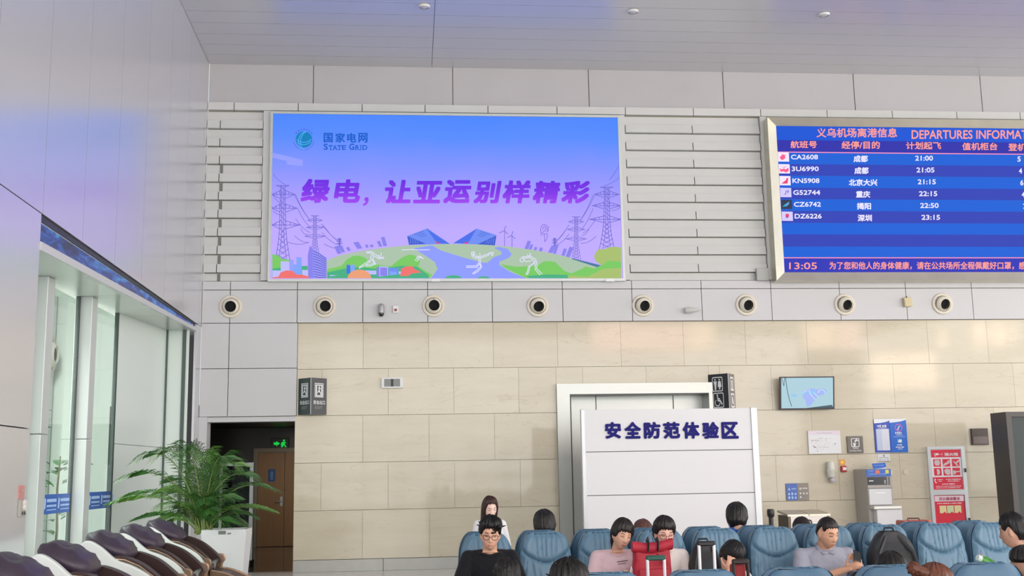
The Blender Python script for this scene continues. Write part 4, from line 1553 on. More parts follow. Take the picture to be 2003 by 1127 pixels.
def wall_sign(name, label, cat, q, th, mats, group=None, frame=None):
    """flat sign on the end wall from its outline in the picture; returns thing and front distance"""
    Yf = D - th
    a, b_, c, d_ = [onY(p[0], p[1], Yf) for p in q]
    t = thing(name, label, cat, ((a.x + b_.x) / 2, D, min(c.z, d_.z)), 0, group)
    m = MB()
    x0, x1, z0, z1 = (a.x + d_.x) / 2, (b_.x + c.x) / 2, (c.z + d_.z) / 2, (a.z + b_.z) / 2
    m.box(x0, x1, Yf, D - 0.001, z0, z1, 0, min(0.004, th * 0.3))
    m.build('panel', mats, t)
    return t, Yf - 0.003, (x0, x1, z0, z1)


def sub(mb, box, u0, v0, u1, v1, Y, m=0, th=0.002):
    """rectangle in the unit square (v down) of a flat sign"""
    x0, x1, z0, z1 = box
    return mb.box(x0 + (x1 - x0) * u0, x0 + (x1 - x0) * u1, Y, Y + th, z1 - (z1 - z0) * v1, z1 - (z1 - z0) * v0, m)


def subw(mb, body, box, u0, v0, u1, v1, Y, m=0, bold=0.0):
    x0, x1, z0, z1 = box
    return write(mb, body, lambda u, v: Vector((u, Y, v)), x0 + (x1 - x0) * u0, x0 + (x1 - x0) * u1, z1 - (z1 - z0) * v1, z1 - (z1 - z0) * v0, m, bold)


def subp(mb, pts, box, Y, m=0, th=0.002):
    x0, x1, z0, z1 = box
    return mb.prism([(x0 + (x1 - x0) * u, z1 - (z1 - z0) * v) for u, v in pts], Y, Y + th, 'y', m)


def scribble(mb, box, u0, v0, u1, v1, Y, m=0, seed=1, n=10):
    """a line of writing too small to read: short uneven strokes"""
    r_ = random.Random(seed)
    u = u0
    stp = (u1 - u0) / n
    for k in range(n):
        w = stp * r_.uniform(0.5, 0.85)
        dv = (v1 - v0) * r_.uniform(0, 0.25)
        sub(mb, box, u, v0 + dv, u + w, v1 - dv * 0.5, Y, m)
        u += stp


# small double wall vent / camera window
t, Y1, bx = wall_sign('wall_vent', 'small white framed wall box with two grey panes, right of the exit sign', 'vent', [(746, 739), (788, 738), (788, 759), (746, 759.5)], 0.06, mat('white_plastic', (226, 226, 226), 0.4))
m = MB()
sub(m, bx, 0.13, 0.14, 0.46, 0.86, Y1, 0)
sub(m, bx, 0.54, 0.14, 0.87, 0.86, Y1, 0)
sub(m, bx, 0.44, 0.14, 0.56, 0.86, Y1 - 0.002, 1)
m.build('vent_panes', [mat('grey_pane', (116, 120, 116), 0.3), mat('dark_pane_post', (58, 60, 60), 0.5)], t)

# wall television showing a pale blue map
tz1, tz0 = onY(1577, 737, D - .2).z, onY(1579, 801, D - .14).z
tx0, tx1 = onY(1525.5, 770, D - .17).x, onY(1632, 770, D - .17).x
tv = thing('wall_television', 'flat wall television with pale cyan screen showing a small blue plan', 'television', ((tx0 + tx1) / 2, D, tz0))


def tvp(u, v, k=0.0):
    z = tz0 + (tz1 - tz0) * v
    return Vector((tx0 + (tx1 - tx0) * u, D - 0.13 - 0.09 * v - k, z))


m = MB()
m.hexa([tvp(0, 0), tvp(1, 0), tvp(1, 1), tvp(0, 1)], [tvp(0, 0, -0.05), tvp(1, 0, -0.05), tvp(1, 1, -0.05), tvp(0, 1, -0.05)])
m.build('bezel', mat('dark_purple_black_bezel', (42, 34, 42), 0.3), tv)
m = MB()
m.hexa([tvp(.025, .04, .002), tvp(.975, .04, .002), tvp(.975, .965, .002), tvp(.025, .965, .002)], [tvp(.025, .04, -.004), tvp(.975, .04, -.004), tvp(.975, .965, -.004), tvp(.025, .965, -.004)])
m.build('display', glow((176, 210, 222), 1.0), tv)
m = MB()


def tpoly(pts, mm, k=0.004):
    m.add([tvp(u, 1 - v, k) for u, v in pts], [list(range(len(pts)))], mm)


tpoly([(.40, .47), (.52, .38), (.62, .36), (.66, .40), (.80, .36), (.86, .45), (.84, .53), (.70, .60), (.62, .75), (.56, .88), (.49, .92), (.46, .72), (.42, .62)], 0)
tpoly([(.20, .55), (.30, .53), (.31, .60), (.21, .61)], 2)
tpoly([(.39, .47), (.47, .44), (.49, .53), (.42, .56)], 2, 0.005)
tpoly([(.52, .46), (.64, .42), (.66, .52), (.55, .55)], 2, 0.005)
for pts in ([(.53, .40), (.55, .52), (.62, .66), (.64, .70)], [(.62, .50), (.70, .62)], [(.70, .50), (.72, .42), (.79, .40), (.84, .52)], [(.40, .5), (.50, .42)]):
    m.ribbon([(p[0], 1 - p[1]) for p in pts], 0.02, lambda u, v: tvp(u, v, 0.006), 1)
m.build('plan_picture', [glow((172, 190, 252), 0.95), glow((206, 228, 255), 0.95), glow((150, 208, 252), 0.95)], tv)
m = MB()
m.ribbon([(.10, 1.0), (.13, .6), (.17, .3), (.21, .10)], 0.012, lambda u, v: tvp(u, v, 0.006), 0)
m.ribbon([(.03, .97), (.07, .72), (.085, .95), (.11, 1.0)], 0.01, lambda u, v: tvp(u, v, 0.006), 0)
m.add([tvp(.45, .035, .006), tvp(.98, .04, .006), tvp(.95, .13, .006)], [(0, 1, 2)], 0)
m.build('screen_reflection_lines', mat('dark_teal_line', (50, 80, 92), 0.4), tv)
m = MB()
m.box((tx0 + tx1) / 2 - 0.15, (tx0 + tx1) / 2 + 0.15, D - 0.14, D - 0.002, (tz0 + tz1) / 2 - 0.1, (tz0 + tz1) / 2 + 0.1)
m.build('wall_bracket', M_DARK, tv)

# white floor-plan board
t, Y1, bx = wall_sign('plan_board', 'white landscape board with faint grey floor plan and pale lilac heading strip', 'notice board', [(1579.5, 843.5), (1643.5, 842), (1645.5, 887), (1583, 888.5)], 0.03, mat('white_board', (222, 224, 226), 0.4))
m = MB()
sub(m, bx, 0.02, 0.02, 0.98, 0.17, Y1, 0)
scribble(m, bx, .25, .07, .75, .12, Y1 - .001, 1, 3, 12)
rr_ = random.Random(8)
for k in range(16):
    u, v = rr_.uniform(.08, .85), rr_.uniform(.24, .9)
    sub(m, bx, u, v, u + rr_.uniform(.02, .1), v + rr_.uniform(.008, .03), Y1, 1 if k % 3 else 2)
for k in range(6):
    u, v = rr_.uniform(.1, .6), rr_.uniform(.25, .7)
    sub(m, bx, u, v, u + .2, v + .008, Y1, 1)
    sub(m, bx, u, v, u + .008, v + .15, Y1, 1)
m.build('plan_drawing', [mat('lilac_strip', (226, 212, 226), 0.5), mat('faint_grey_ink', (190, 194, 196), 0.6), mat('dark_grey_ink', (96, 98, 100), 0.6)], t)

# drinking water sign
t, Y1, bx = wall_sign('drinking_water_sign', 'small square grey brown sign with white tap and cup symbol', 'sign', [(1656.5, 854), (1687.5, 853), (1689.5, 886), (1658.5, 887)], 0.03, mat('grey_brown_plate', (104, 98, 90), 0.4))
m = MB()
x0, x1, z0, z1 = bx


def UV(u, v):
    return Vector((x0 + (x1 - x0) * u, Y1, z1 - (z1 - z0) * v))


o_, i_ = rrect(.24, .76, .12, .64, .06), rrect(.285, .715, .16, .60, .04)
for a in range(len(o_)):
    b_ = (a + 1) % len(o_)
    m.add([UV(*o_[a]), UV(*o_[b_]), UV(*i_[b_]), UV(*i_[a])], [(0, 1, 2, 3)])
subp(m, [(.48, .24), (.56, .20), (.58, .16), (.62, .16), (.62, .21), (.69, .23), (.69, .29), (.56, .29), (.53, .36), (.46, .36)], bx, Y1)
subp(m, [(.35, .40), (.54, .40), (.50, .60), (.39, .60)], bx, Y1)
m.build('tap_symbol', M_WL, t)
m = MB()
subw(m, '饮用水', bx, .32, .655, .68, .765, Y1, 0, 0.02)
subw(m, 'Drinking Water', bx, .14, .80, .88, .93, Y1, 0, 0.02)
m.build('sign_lettering', M_WL, t)

# pair of blue posters
M_PB, M_PB2 = mat('poster_blue', (34, 104, 204), 0.45), mat('poster_blue_deep', (52, 82, 186), 0.45)
q1 = [(1709, 820), (1740, 820), (1743, 885), (1713, 885.5)]
q2 = [(1740, 820), (1772, 819), (1777, 885), (1743, 885)]
pa, Y1, bx = wall_sign('service_poster', 'blue wall poster with white table of lines, left one of a joined pair', 'poster', q1, 0.02, M_PB2)
m = MB()
subp(m, [(0, 0), (1, 0), (1, .05), (.75, .09), (.4, .115), (0, .125)], bx, Y1)
m.build('white_header', mat('poster_white', (232, 236, 240), 0.5), pa)
m = MB()
sub(m, bx, .1, .295, .93, .94, Y1, 0)
sub(m, bx, .1, .295, .46, .94, Y1 - .001, 1)
for k in range(11):
    sub(m, bx, .5, .34 + k * .053, .93, .345 + k * .053, Y1 - .001, 1)
m.build('white_table', [mat('poster_pale', (222, 224, 234), 0.5), mat('poster_pale_blue', (196, 206, 232), 0.5)], pa)
m = MB()
scribble(m, bx, .2, .17, .82, .24, Y1, 0, 2, 4)
scribble(m, bx, .26, .25, .78, .275, Y1, 0, 5, 12)
m.build('title_writing', M_WL, pa)
pb, Y1, bx = wall_sign('no_smoking_poster', 'blue wall poster with round pink no smoking symbol, right one of a joined pair', 'poster', q2, 0.02, M_PB)
m = MB()
subp(m, [(0, 0), (1, 0), (1, .03), (.7, .075), (.35, .10), (0, .115)], bx, Y1)
m.build('white_header', mat('poster_white', (232, 236, 240), 0.5), pb)
m = MB()
cx_, cz_ = bx[0] + (bx[1] - bx[0]) * .52, bx[3] - (bx[3] - bx[2]) * .265
m.ring_prism(disc(cx_, cz_, .072, 24), disc(cx_, cz_, .056, 24), Y1, Y1 + .002, 'y', 0)
m.prism([(cx_ - .05, cz_ - .04), (cx_ - .04, cz_ - .05), (cx_ + .05, cz_ + .04), (cx_ + .04, cz_ + .05)], Y1 - .001, Y1 + .001, 'y', 0)
m.prism([(cx_ - .03, cz_ - .045), (cx_ - .012, cz_ - .045), (cx_ + .022, cz_ + .03), (cx_ + .006, cz_ + .035)], Y1 - .002, Y1, 'y', 1)
m.build('no_smoking_symbol', [mat('pink_violet', (190, 110, 190), 0.5), M_WL], pb)
m = MB()
scribble(m, bx, .30, .39, .72, .45, Y1, 0, 7, 4)
scribble(m, bx, .32, .47, .74, .495, Y1, 0, 8, 9)
sub(m, bx, .18, .535, .86, .542, Y1, 0)
scribble(m, bx, .36, .755, .66, .80, Y1, 0, 9, 5)
scribble(m, bx, .28, .825, .78, .865, Y1, 0, 10, 9)
scribble(m, bx, .40, .885, .68, .915, Y1, 0, 11, 6)
m.build('poster_writing', M_WL, pb)
m = MB()
subp(m, [(.38, .60), (.66, .60), (.68, .72), (.40, .72)], bx, Y1, 0)
subp(m, [(.40, .69), (.52, .61), (.64, .63), (.66, .68), (.56, .70), (.60, .715), (.52, .71), (.46, .69)], bx, Y1 - .002, 1)
m.build('camera_symbol', [mat('light_blue', (90, 160, 226), 0.5), M_WL], pb)
# small notices
t, Y1, bx = wall_sign('paper_notice', 'small white paper notice with dark lower edge, under the blue posters', 'notice', [(1716, 888.5), (1740, 888), (1742, 903), (1718, 903.5)], 0.008, mat('paper', (230, 230, 232), 0.7))
m = MB()
sub(m, bx, .44, .12, .56, .35, Y1, 1)
scribble(m, bx, .15, .44, .9, .52, Y1, 0, 3, 10)
sub(m, bx, .14, .62, .18, .9, Y1, 0)
sub(m, bx, .8, .62, .84, .9, Y1, 0)
scribble(m, bx, .25, .74, .75, .8, Y1, 0, 4, 8)
sub(m, bx, 0, .94, 1, 1.0, Y1, 2)
m.build('notice_writing', [mat('grey_violet_ink', (140, 134, 150), 0.6), mat('green_ink', (110, 150, 130), 0.6), mat('dark_red_ink', (92, 66, 70), 0.6)], t)
t, Y1, bx = wall_sign('recycling_sign', 'two part waste sorting sign, blue left half and grey brown right half', 'sign', [(1536, 946), (1581, 945), (1583.5, 979), (1539, 979.5)], 0.02, mat('grey_brown_plate2', (142, 134, 126), 0.45))
m = MB()
sub(m, bx, .02, .02, .5, .98, Y1, 0)
m.build('blue_half', mat('sorting_blue', (70, 108, 190), 0.45), t)
m = MB()
sub(m, bx, .24, .28, .45, .34, Y1 - .002, 0)
scribble(m, bx, .24, .30, .45, .38, Y1 - .002, 0, 3, 4)
sub(m, bx, .72, .26, .94, .34, Y1 - .002, 1)
subp(m, [(.08, .40), (.14, .24), (.20, .40)], bx, Y1 - .002, 0)
m.prism(disc(bx[0] + (bx[1] - bx[0]) * .63, bx[3] - (bx[3] - bx[2]) * .32, .024, 12), Y1 - .002, Y1, 'y', 1)
SORT = [mat('pale_blue_print', (176, 206, 246), 0.5), mat('pale_grey_print', (208, 200, 194), 0.5), M_WL]
m.build('sorting_heading', SORT, t)
for r__ in range(2):
    for k in range(3):
        c = k * .14
        rr2 = random.Random(r__ * 3 + k)
        m = MB()
        subp(m, [(.08 + c, .60 + r__ * .22), (.11 + c, .53 + r__ * .22 + rr2.uniform(-.03, .03)), (.17 + c, .56 + r__ * .22), (.16 + c, .68 + r__ * .22), (.10 + c, .69 + r__ * .22)], bx, Y1 - .002, 0)
        m.build('sorting_symbol', SORT, t)
        m = MB()
        if not (r__ == 1 and k > 0):
            subp(m, [(.58 + c, .60 + r__ * .22), (.61 + c, .51 + r__ * .22 + rr2.uniform(-.03, .03)), (.67 + c, .58 + r__ * .22), (.64 + c, .66 + r__ * .22)], bx, Y1 - .002, 2)
            m.build('sorting_symbol', SORT, t)
# round sticker, small paper on the wall by the dispenser
c = onY(1772, 923, D)
m = MB()
m.lathe([(0, -0.012), (.06, -0.012), (.062, 0)], (c.x, D, c.z), (0, 1, 0), 24)
m.lathe([(.05, -0.014), (.044, -0.014), (.044, -0.012)], (c.x, D, c.z), (0, 1, 0), 24, 1)
tag(m.build('round_wall_cap', [mat('pale_cap', (214, 206, 186), 0.4), mat('pale_cap_ring', (196, 190, 172), 0.4)]), 'small round pale cap on the stone wall right of the water dispenser', 'wall cap')
# fire alarm: orange label above red call point
c0, c1 = onY(1641, 899, D), onY(1653, 910, D)
m = MB()
m.box(c0.x, c1.x, D - 0.012, D - 0.001, c1.z, c0.z)
m.prism(disc((c0.x + c1.x) / 2, (c0.z + c1.z) / 2, .03, 14), D - .015, D - .012, 'y', 1)
tag(m.build('orange_label', [mat('orange_print', (226, 158, 80), 0.5), mat('yellow_print', (246, 200, 90), 0.5)]), 'small orange square label just above the red fire alarm call point', 'label')
c0, c1 = onY(1643, 911.5, D), onY(1655, 923.5, D)
fa = thing('fire_alarm', 'small red fire alarm call point with white plate, on the stone wall', 'fire alarm', ((c0.x + c1.x) / 2, D, c1.z))
m = MB()
m.box(c0.x, c1.x, D - 0.06, D - 0.001, c1.z, c0.z, 0, .01)
m.build('alarm_body', mat('alarm_red', (176, 44, 36), 0.35), fa)
m = MB()
m.box(c0.x + .028, c1.x - .012, D - 0.064, D - 0.06, c1.z + .035, c0.z - .028, 0)
m.build('press_plate', M_WL, fa)
# white cylinder speaker / sprayer on the wall
c = onY(1622, 922, D)
dp = thing('air_freshener', 'tall white cylindrical wall dispenser, left of the red fire alarm', 'dispenser', (c.x, D, onY(1622, 945, D).z))
h_ = onY(1622, 903, D).z - onY(1622, 945, D).z
m = MB()
m.lathe([(0, 0.1), (.06, .1), (.075, .13), (.075, .2), (.085, .215), (.085, .235), (.07, .25), (.068, h_ - .02), (.055, h_), (0, h_)], (0, -0.09, 0), (0, 0, 1), 24)
m.build('dispenser_body', mat('translucent_white', (214, 214, 204), 0.3), dp, smooth=40, local=True)
m = MB()
m.ell((0.01, -0.11, 0.05), (.05, .06, .05))
m.build('nozzle_knob', mat('lilac_white', (206, 200, 208), 0.3), dp, smooth=180, local=True)
m = MB()
m.box(-.05, .05, -.03, -.001, .08, h_ - .04)
m.build('back_plate', mat('white_plastic', (226, 226, 226), 0.4), dp, local=True)
# dark framed panel and dark box on the right
t, Y1, bx = wall_sign('dark_wall_panel', 'small square dark brown panel on the stone wall, right of the red cabinet', 'panel', [(1900, 838.5), (1932, 838), (1935, 870), (1903, 871)], 0.05, mat('dark_brown_panel', (70, 58, 52), 0.3, spec=0.3))
m = MB()
sub(m, bx, .05, .5, .95, .93, Y1, 0)
m.build('lower_pane', mat('dark_red_brown', (82, 56, 50), 0.25), t)
t, Y1, bx = wall_sign('call_box', 'small dark grey box on the wall touching the large dark cabinet at right', 'box', [(1956, 838), (1969, 837), (1971, 873), (1959, 876)], 0.1, M_DARK)
m = MB()
sub(m, bx, .2, .6, .9, .95, Y1 - .03, 0, .03)
m.build('handset', mat('navy_plastic', (36, 44, 66), 0.35), t)

# ------------------------------------------------------------------ hydrant cabinet
hq = [onY(p[0], p[1], D - .05) for p in ((1813, 875), (1886, 872), (1895, 990), (1822, 992))]
hx0, hx1 = (hq[0].x + hq[3].x) / 2, (hq[1].x + hq[2].x) / 2
hz1, hz0 = (hq[0].z + hq[1].z) / 2, 0.25
hc = thing('hydrant_cabinet', 'tall steel framed fire hydrant cabinet with red and white printed doors', 'fire cabinet', ((hx0 + hx1) / 2, D, hz0))
M_ALU = mat('satin_aluminium', (218, 222, 225), 0.4, metal=0.25)
zm = onY(1855, 963.5, D - .05).z
m = MB()
m.ring_prism([(hx0, hz0), (hx1, hz0), (hx1, hz1), (hx0, hz1)], [(hx0 + .06, hz0 + .06), (hx1 - .07, hz0 + .06), (hx1 - .07, hz1 - .05), (hx0 + .06, hz1 - .05)], D - .06, D - .001, 'y')
m.box(hx0 + .06, hx1 - .07, D - .06, D - .001, zm - .045, zm + .045)
m.build('cabinet_frame', M_ALU, hc)
m = MB()
for zz in (onY(1888, 920, D - .05).z, onY(1893, 1017, D - .05).z):
    m.box(hx1 - .03, hx1 - .01, D - .085, D - .06, zz - .035, zz + .035)
m.build('lock_plates', M_DARK, hc)
M_RED, M_POST = mat('poster_red', (226, 48, 72), 0.45), mat('poster_white_print', (240, 234, 238), 0.45)
ub = (hx0 + .07, hx1 - .08, zm + .055, hz1 - .06)
m = MB()
m.box(ub[0] - .008, ub[1] + .008, D - .045, D - .01, ub[2] - .008, ub[3] + .008)
ud = m.build('hydrant_door', M_POST, hc)
Y1 = D - .049
m = MB()
sub(m, ub, .0, .0, 1, .19, Y1, 0)
sub(m, ub, .0, .69, 1, 1, Y1, 0)
for r__ in range(2):
    for k in range(3):
        sub(m, ub, .06 + k * .315, .235 + r__ * .225, .31 + k * .315, .425 + r__ * .225, Y1, 0)
m.build('red_print', M_RED, ud)
m = MB()
subw(m, '消火栓', ub, .44, .075, .92, .16, Y1 - .002, 0, 0.05)
m.build('hydrant_lettering', M_POST, ud)
m = MB()
sub(m, ub, .1, .085, .25, .135, Y1 - .002, 0)
sub(m, ub, .12, .08, .14, .17, Y1 - .002, 0)
sub(m, ub, .27, .108, .39, .116, Y1 - .002, 0)
sub(m, ub, .37, .07, .376, .17, Y1 - .002, 0)
# the six pictures: hose reel, hands and hose, simplified as pale silhouettes
sil = [[(.2, .1), (.8, .1), (.9, .5), (.75, .85), (.25, .85), (.1, .5)], [(.0, .8), (.3, .5), (.6, .4), (.7, .15), (.95, .2), (.9, .55), (.5, .75), (.1, .95)], [(.05, .2), (.5, .45), (.9, .1), (1, .3), (.6, .65), (.9, .95), (.6, .9), (.3, .55)],
       [(.3, .2), (.7, .15), (.8, .6), (.6, .9), (.35, .85), (.4, .5)], [(.1, .3), (.4, .1), (.9, .2), (.95, .8), (.6, .95), (.2, .75)], [(0, .3), (.5, .45), (1, .4), (1, .55), (.5, .6), (.2, .9), (.05, .85)]]
for r__ in range(2):
    for k in range(3):
        u0, v0 = .06 + k * .315, .235 + r__ * .225
        m2 = MB()
        subp(m2, [(u0 + .25 * a, v0 + .19 * b_) for a, b_ in sil[r__ * 3 + k]], ub, Y1 - .002, 0)
        m2.build('instruction_picture', mat('poster_grey_pink', (214, 200, 204), 0.45), ud)
scribble(m, ub, .14, .74, .34, .765, Y1 - .002, 0, 1, 4)
scribble(m, ub, .18, .785, .30, .805, Y1 - .002, 0, 2, 3)
scribble(m, ub, .44, .735, .95, .76, Y1 - .002, 0, 3, 10)
scribble(m, ub, .5, .78, .9, .805, Y1 - .002, 0, 4, 8)
scribble(m, ub, .3, .85, .75, .88, Y1 - .002, 0, 5, 8)
scribble(m, ub, .08, .91, .94, .93, Y1 - .002, 0, 6, 16)
scribble(m, ub, .08, .95, .9, .97, Y1 - .002, 0, 7, 16)
subp(m, [(.05, .73), (.08, .72), (.09, .76), (.07, .78), (.09, .81), (.12, .81), (.11, .84), (.07, .83), (.045, .78)], ub, Y1 - .002, 0)
m.build('instruction_print', [M_POST, mat('poster_grey_pink', (214, 200, 204), 0.45)], ud)
lb = (hx0 + .075, hx1 - .085, hz0 + .09, zm - .06)
m = MB()
m.box(lb[0] - .008, lb[1] + .008, D - .045, D - .01, lb[2] - .008, lb[3] + .008)
ld = m.build('extinguisher_door', M_RED, hc)
vr = (zm - .06 - (hz0 + .09))
m = MB()
sub(m, lb, 0, 0, 1, .10 / vr * 1.0, Y1, 0)
m.build('white_title_strip', mat('pale_pink_print', (240, 216, 226), 0.45), ld)
m = MB()
subw(m, '灭火器设置点', lb, .14, .022 / vr, .86, .082 / vr, Y1 - .002, 0, 0.02)
m.build('extinguisher_lettering', mat('crimson_print', (190, 60, 100), 0.45), ld)
m = MB()
scribble(m, lb, .08, .125 / vr, .92, .145 / vr, Y1, 0, 4, 14)
for k in range(3):
    sub(m, lb, .14 + k * .255, .175 / vr, .37 + k * .255, .31 / vr, Y1, 1 if k != 1 else 2)
    subp(m, [(.25 + k * .255, .31 / vr), (.30 + k * .255, .28 / vr), (.34 + k * .255, .31 / vr)], lb, Y1 - .002, 3)
m.build('instruction_print', [M_POST, mat('cream_print', (238, 224, 170), 0.45), mat('pale_green_print', (214, 226, 176), 0.45), M_RED], ld)

# ------------------------------------------------------------------ water dispenser
YD = D - 0.58
dq = lambda px, py: onY(px, py, YD)
wd0, wd1, wt = dq(1696, 950).x, dq(1745, 940).x, dq(1720, 917.5).z
wd = thing('water_dispenser', 'tall grey and white drinking water dispenser against the stone wall', 'water dispenser', ((wd0 + wd1) / 2, D - 0.3, 0))
M_GREY = mat('warm_grey_metal', (176, 172, 166), 0.45, metal=0.0)
m = MB()
m.box(wd0, wd1, YD, D - 0.02, 0, wt, 0, .008)
m.build('cabinet', M_GREY, wd)
zA_, zB_, zC_, zD_, zE_ = [dq(1720, q).z for q in (932.5, 948.5, 955, 989, 996)]
m = MB()
m.box(wd0 + .0, wd1 - .02, YD - .012, YD + .001, zA_, wt - .006)
pn = m.build('blue_panel', mat('dispenser_blue', (50, 104, 196), 0.4), wd)
m = MB()
bx = (wd0, wd1 - .02, zA_, wt - .006)
subp(m, [(.42, .1), (.52, .1), (.55, .4), (.48, .75), (.38, .6), (.36, .3)], bx, YD - .015, 0)
sub(m, bx, .78, .1, .92, .6, YD - .015, 1)
scribble(m, bx, .1, .15, .3, .25, YD - .015, 2, 3, 4)
scribble(m, bx, .12, .6, .8, .7, YD - .015, 2, 4, 10)
m.build('panel_stickers', [mat('coral_sticker', (232, 124, 104), 0.5), mat('yellow_sticker', (222, 220, 110), 0.5), mat('pale_blue_print', (176, 206, 246), 0.5)], pn)
m = MB()
m.box(wd0 + .01, wd1 - .1, YD - .014, YD + .001, zB_, zA_ - .006)
dsp = m.build('control_display', mat('black_glass', (34, 38, 48), 0.15), wd)
m = MB()
bx = (wd0 + .01, wd1 - .1, zB_, zA_ - .006)
sub(m, bx, .07, .42, .3, .55, YD - .017, 0)
for k in range(3):
    sub(m, bx, .86, .42 + k * .17, .92, .52 + k * .17, YD - .017, 0)
sub(m, bx, .86, .05, .94, .16, YD - .017, 1)
m.build('display_symbols', [M_WL, mat('dull_red', (150, 70, 76), 0.5)], dsp)
m = MB()
for k in range(4):
    m.lathe([(.018, 0), (.016, .012), (0, .014)], (wd1 - .055, YD, zA_ - .03 - k * .035), (0, -1, 0), 14)
m.build('push_buttons', mat('grey_button', (112, 112, 112), 0.4), wd, smooth=40)
m = MB()
m.box(wd0 + .0, wd1 - .01, YD - .03, YD + .001, zC_, zB_ - .004, 0, .005)
m.build('spout_head', M_GREY, wd)
m = MB()
m.box(dq(1698, 970).x, dq(1742, 970).x, YD - .05, YD + .001, zD_ + .01, zC_ - .01, 0, .008)
fp = m.build('splash_panel', mat('dispenser_white', (220, 221, 224), 0.35), wd)
m = MB()
m.box(dq(1709, 964).x, dq(1730, 964).x, YD - .056, YD - .05, dq(1720, 966.5).z, dq(1720, 962.5).z, 0, .003)
m.build('recessed_grip', mat('bright_white_plastic', (236, 238, 238), 0.35), fp)
m = MB()
m.box(dq(1700, 990).x, dq(1755, 990).x, YD - .2, YD + .001, zE_, zD_, 0, .012)
m.build('drip_tray', mat('tray_grey', (206, 206, 202), 0.3, metal=0.3), wd)
m = MB()
m.box(dq(1708, 1000).x, dq(1757, 1000).x, YD - .16, YD + .001, 0.06, zE_ - .002, 0, .008)
m.build('lower_door', mat('dispenser_white', (220, 221, 224), 0.35), wd)
# card on top of the dispenser
a, b_ = onY(1706, 907, YD + .1), onY(1734, 917, YD + .1)
m = MB()
m.prism([(a.x, a.z), (b_.x - .015, a.z + .012), (b_.x, b_.z + .035), (b_.x, wt + .002), (a.x + .02, wt + .002)], YD + .1, YD + .115, 'y', 0)
m.prism([(a.x + .03, wt + .005), (b_.x, wt + .005), (b_.x, b_.z + .028), (a.x + .15, wt + .012)], YD + .098, YD + .1, 'y', 1)
scribble(m, (a.x, b_.x, wt, a.z), .12, .3, .85, .38, YD + .097, 2, 3, 8)
tag(m.build('blue_card', [mat('poster_blue', (34, 104, 204), 0.45), M_WL, mat('pale_blue_print', (176, 206, 246), 0.5)]), 'small blue card standing on top of the water dispenser', 'card')
# small green and white sticker hanging at the right side
c = onY(1751, 924, YD + .3)
m = MB()
m.prism([(c.x - .05, c.z + .05), (c.x + .03, c.z + .05), (c.x + .06, c.z + .01), (c.x + .05, c.z - .05), (c.x - .05, c.z - .05)], D - .012, D - .002, 'y', 0)
m.prism(disc(c.x, c.z, .022, 12), D - .015, D - .012, 'y', 1)
tag(m.build('wall_sticker', [mat('mint_white', (222, 234, 228), 0.5), mat('green_print', (70, 130, 110), 0.5)]), 'small white sticker with green mark on the wall beside the dispenser', 'sticker')

# ------------------------------------------------------------------ twin steel waste bin
YBn = 18.2
bq = lambda px, py: onY(px, py, YBn)
b0, b1, bt = bq(1541, 1010).x, bq(1622, 1010).x, onY(1580, 1006, YBn).z
bn = thing('waste_bin', 'wide twin stainless steel waste bin below the waste sorting sign', 'bin', ((b0 + b1) / 2, YBn + .3, 0))
m = MB()
m.box(b0 + .03, b1 - .02, YBn, YBn + .5, .04, bt - .03)
m.build('bin_body', mat('bright_steel', (168, 162, 158), 0.36, metal=0.75, var=0.06, vscale=2), bn)
for xa, xb in ((b0, b0 + .045), (b1 - .035, b1)):
    m = MB()
    m.box(xa, xb, YBn - .012, YBn + .5, .0, bt - .02)
    m.build('side_frame', mat('dark_bronze_steel', (84, 72, 62), 0.35, metal=0.5), bn)
xm = (b0 + b1) / 2
for xa, xb in ((b0 - .01, xm - .006), (xm + .006, b1 + .01)):
    m = MB()
    m.hexa([(xa, YBn - .03, bt - .03), (xb, YBn - .03, bt - .03), (xb, YBn + .5, bt + .02), (xa, YBn + .5, bt + .02)],
           [(xa, YBn - .03, bt), (xb, YBn - .03, bt), (xb, YBn + .5, bt + .055), (xa, YBn + .5, bt + .055)])
    m.build('bin_lid', mat('warm_steel', (198, 188, 172), 0.36, metal=0.6), bn)
# black barrier post beside the exhibition wall
c = onY(1507, 996, 16.0)
bp = thing('barrier_post', 'black crowd barrier post standing right beside the white exhibition wall', 'post', (c.x, 16.0, 0))
zt = c.z
m = MB()
m.lathe([(0, 0), (.16, 0), (.16, .02), (.05, .04), (.03, .05)], (0, 0, 0), (0, 0, 1), 28)
m.build('post_base', M_BLACK, bp, smooth=40, local=True)
m = MB()
m.lathe([(.034, .04), (.034, zt - .1), (.028, zt - .1)], (0, 0, 0), (0, 0, 1), 20)
m.build('post_pole', mat('dark_grey_metal', (46, 46, 48), 0.35, metal=0.5), bp, smooth=40, local=True)
m = MB()
m.lathe([(.034, zt - .12), (.052, zt - .1), (.055, zt - .03), (.045, zt), (0, zt)], (0, 0, 0), (0, 0, 1), 20)
m.build('belt_head', M_BLACK, bp, smooth=40, local=True)

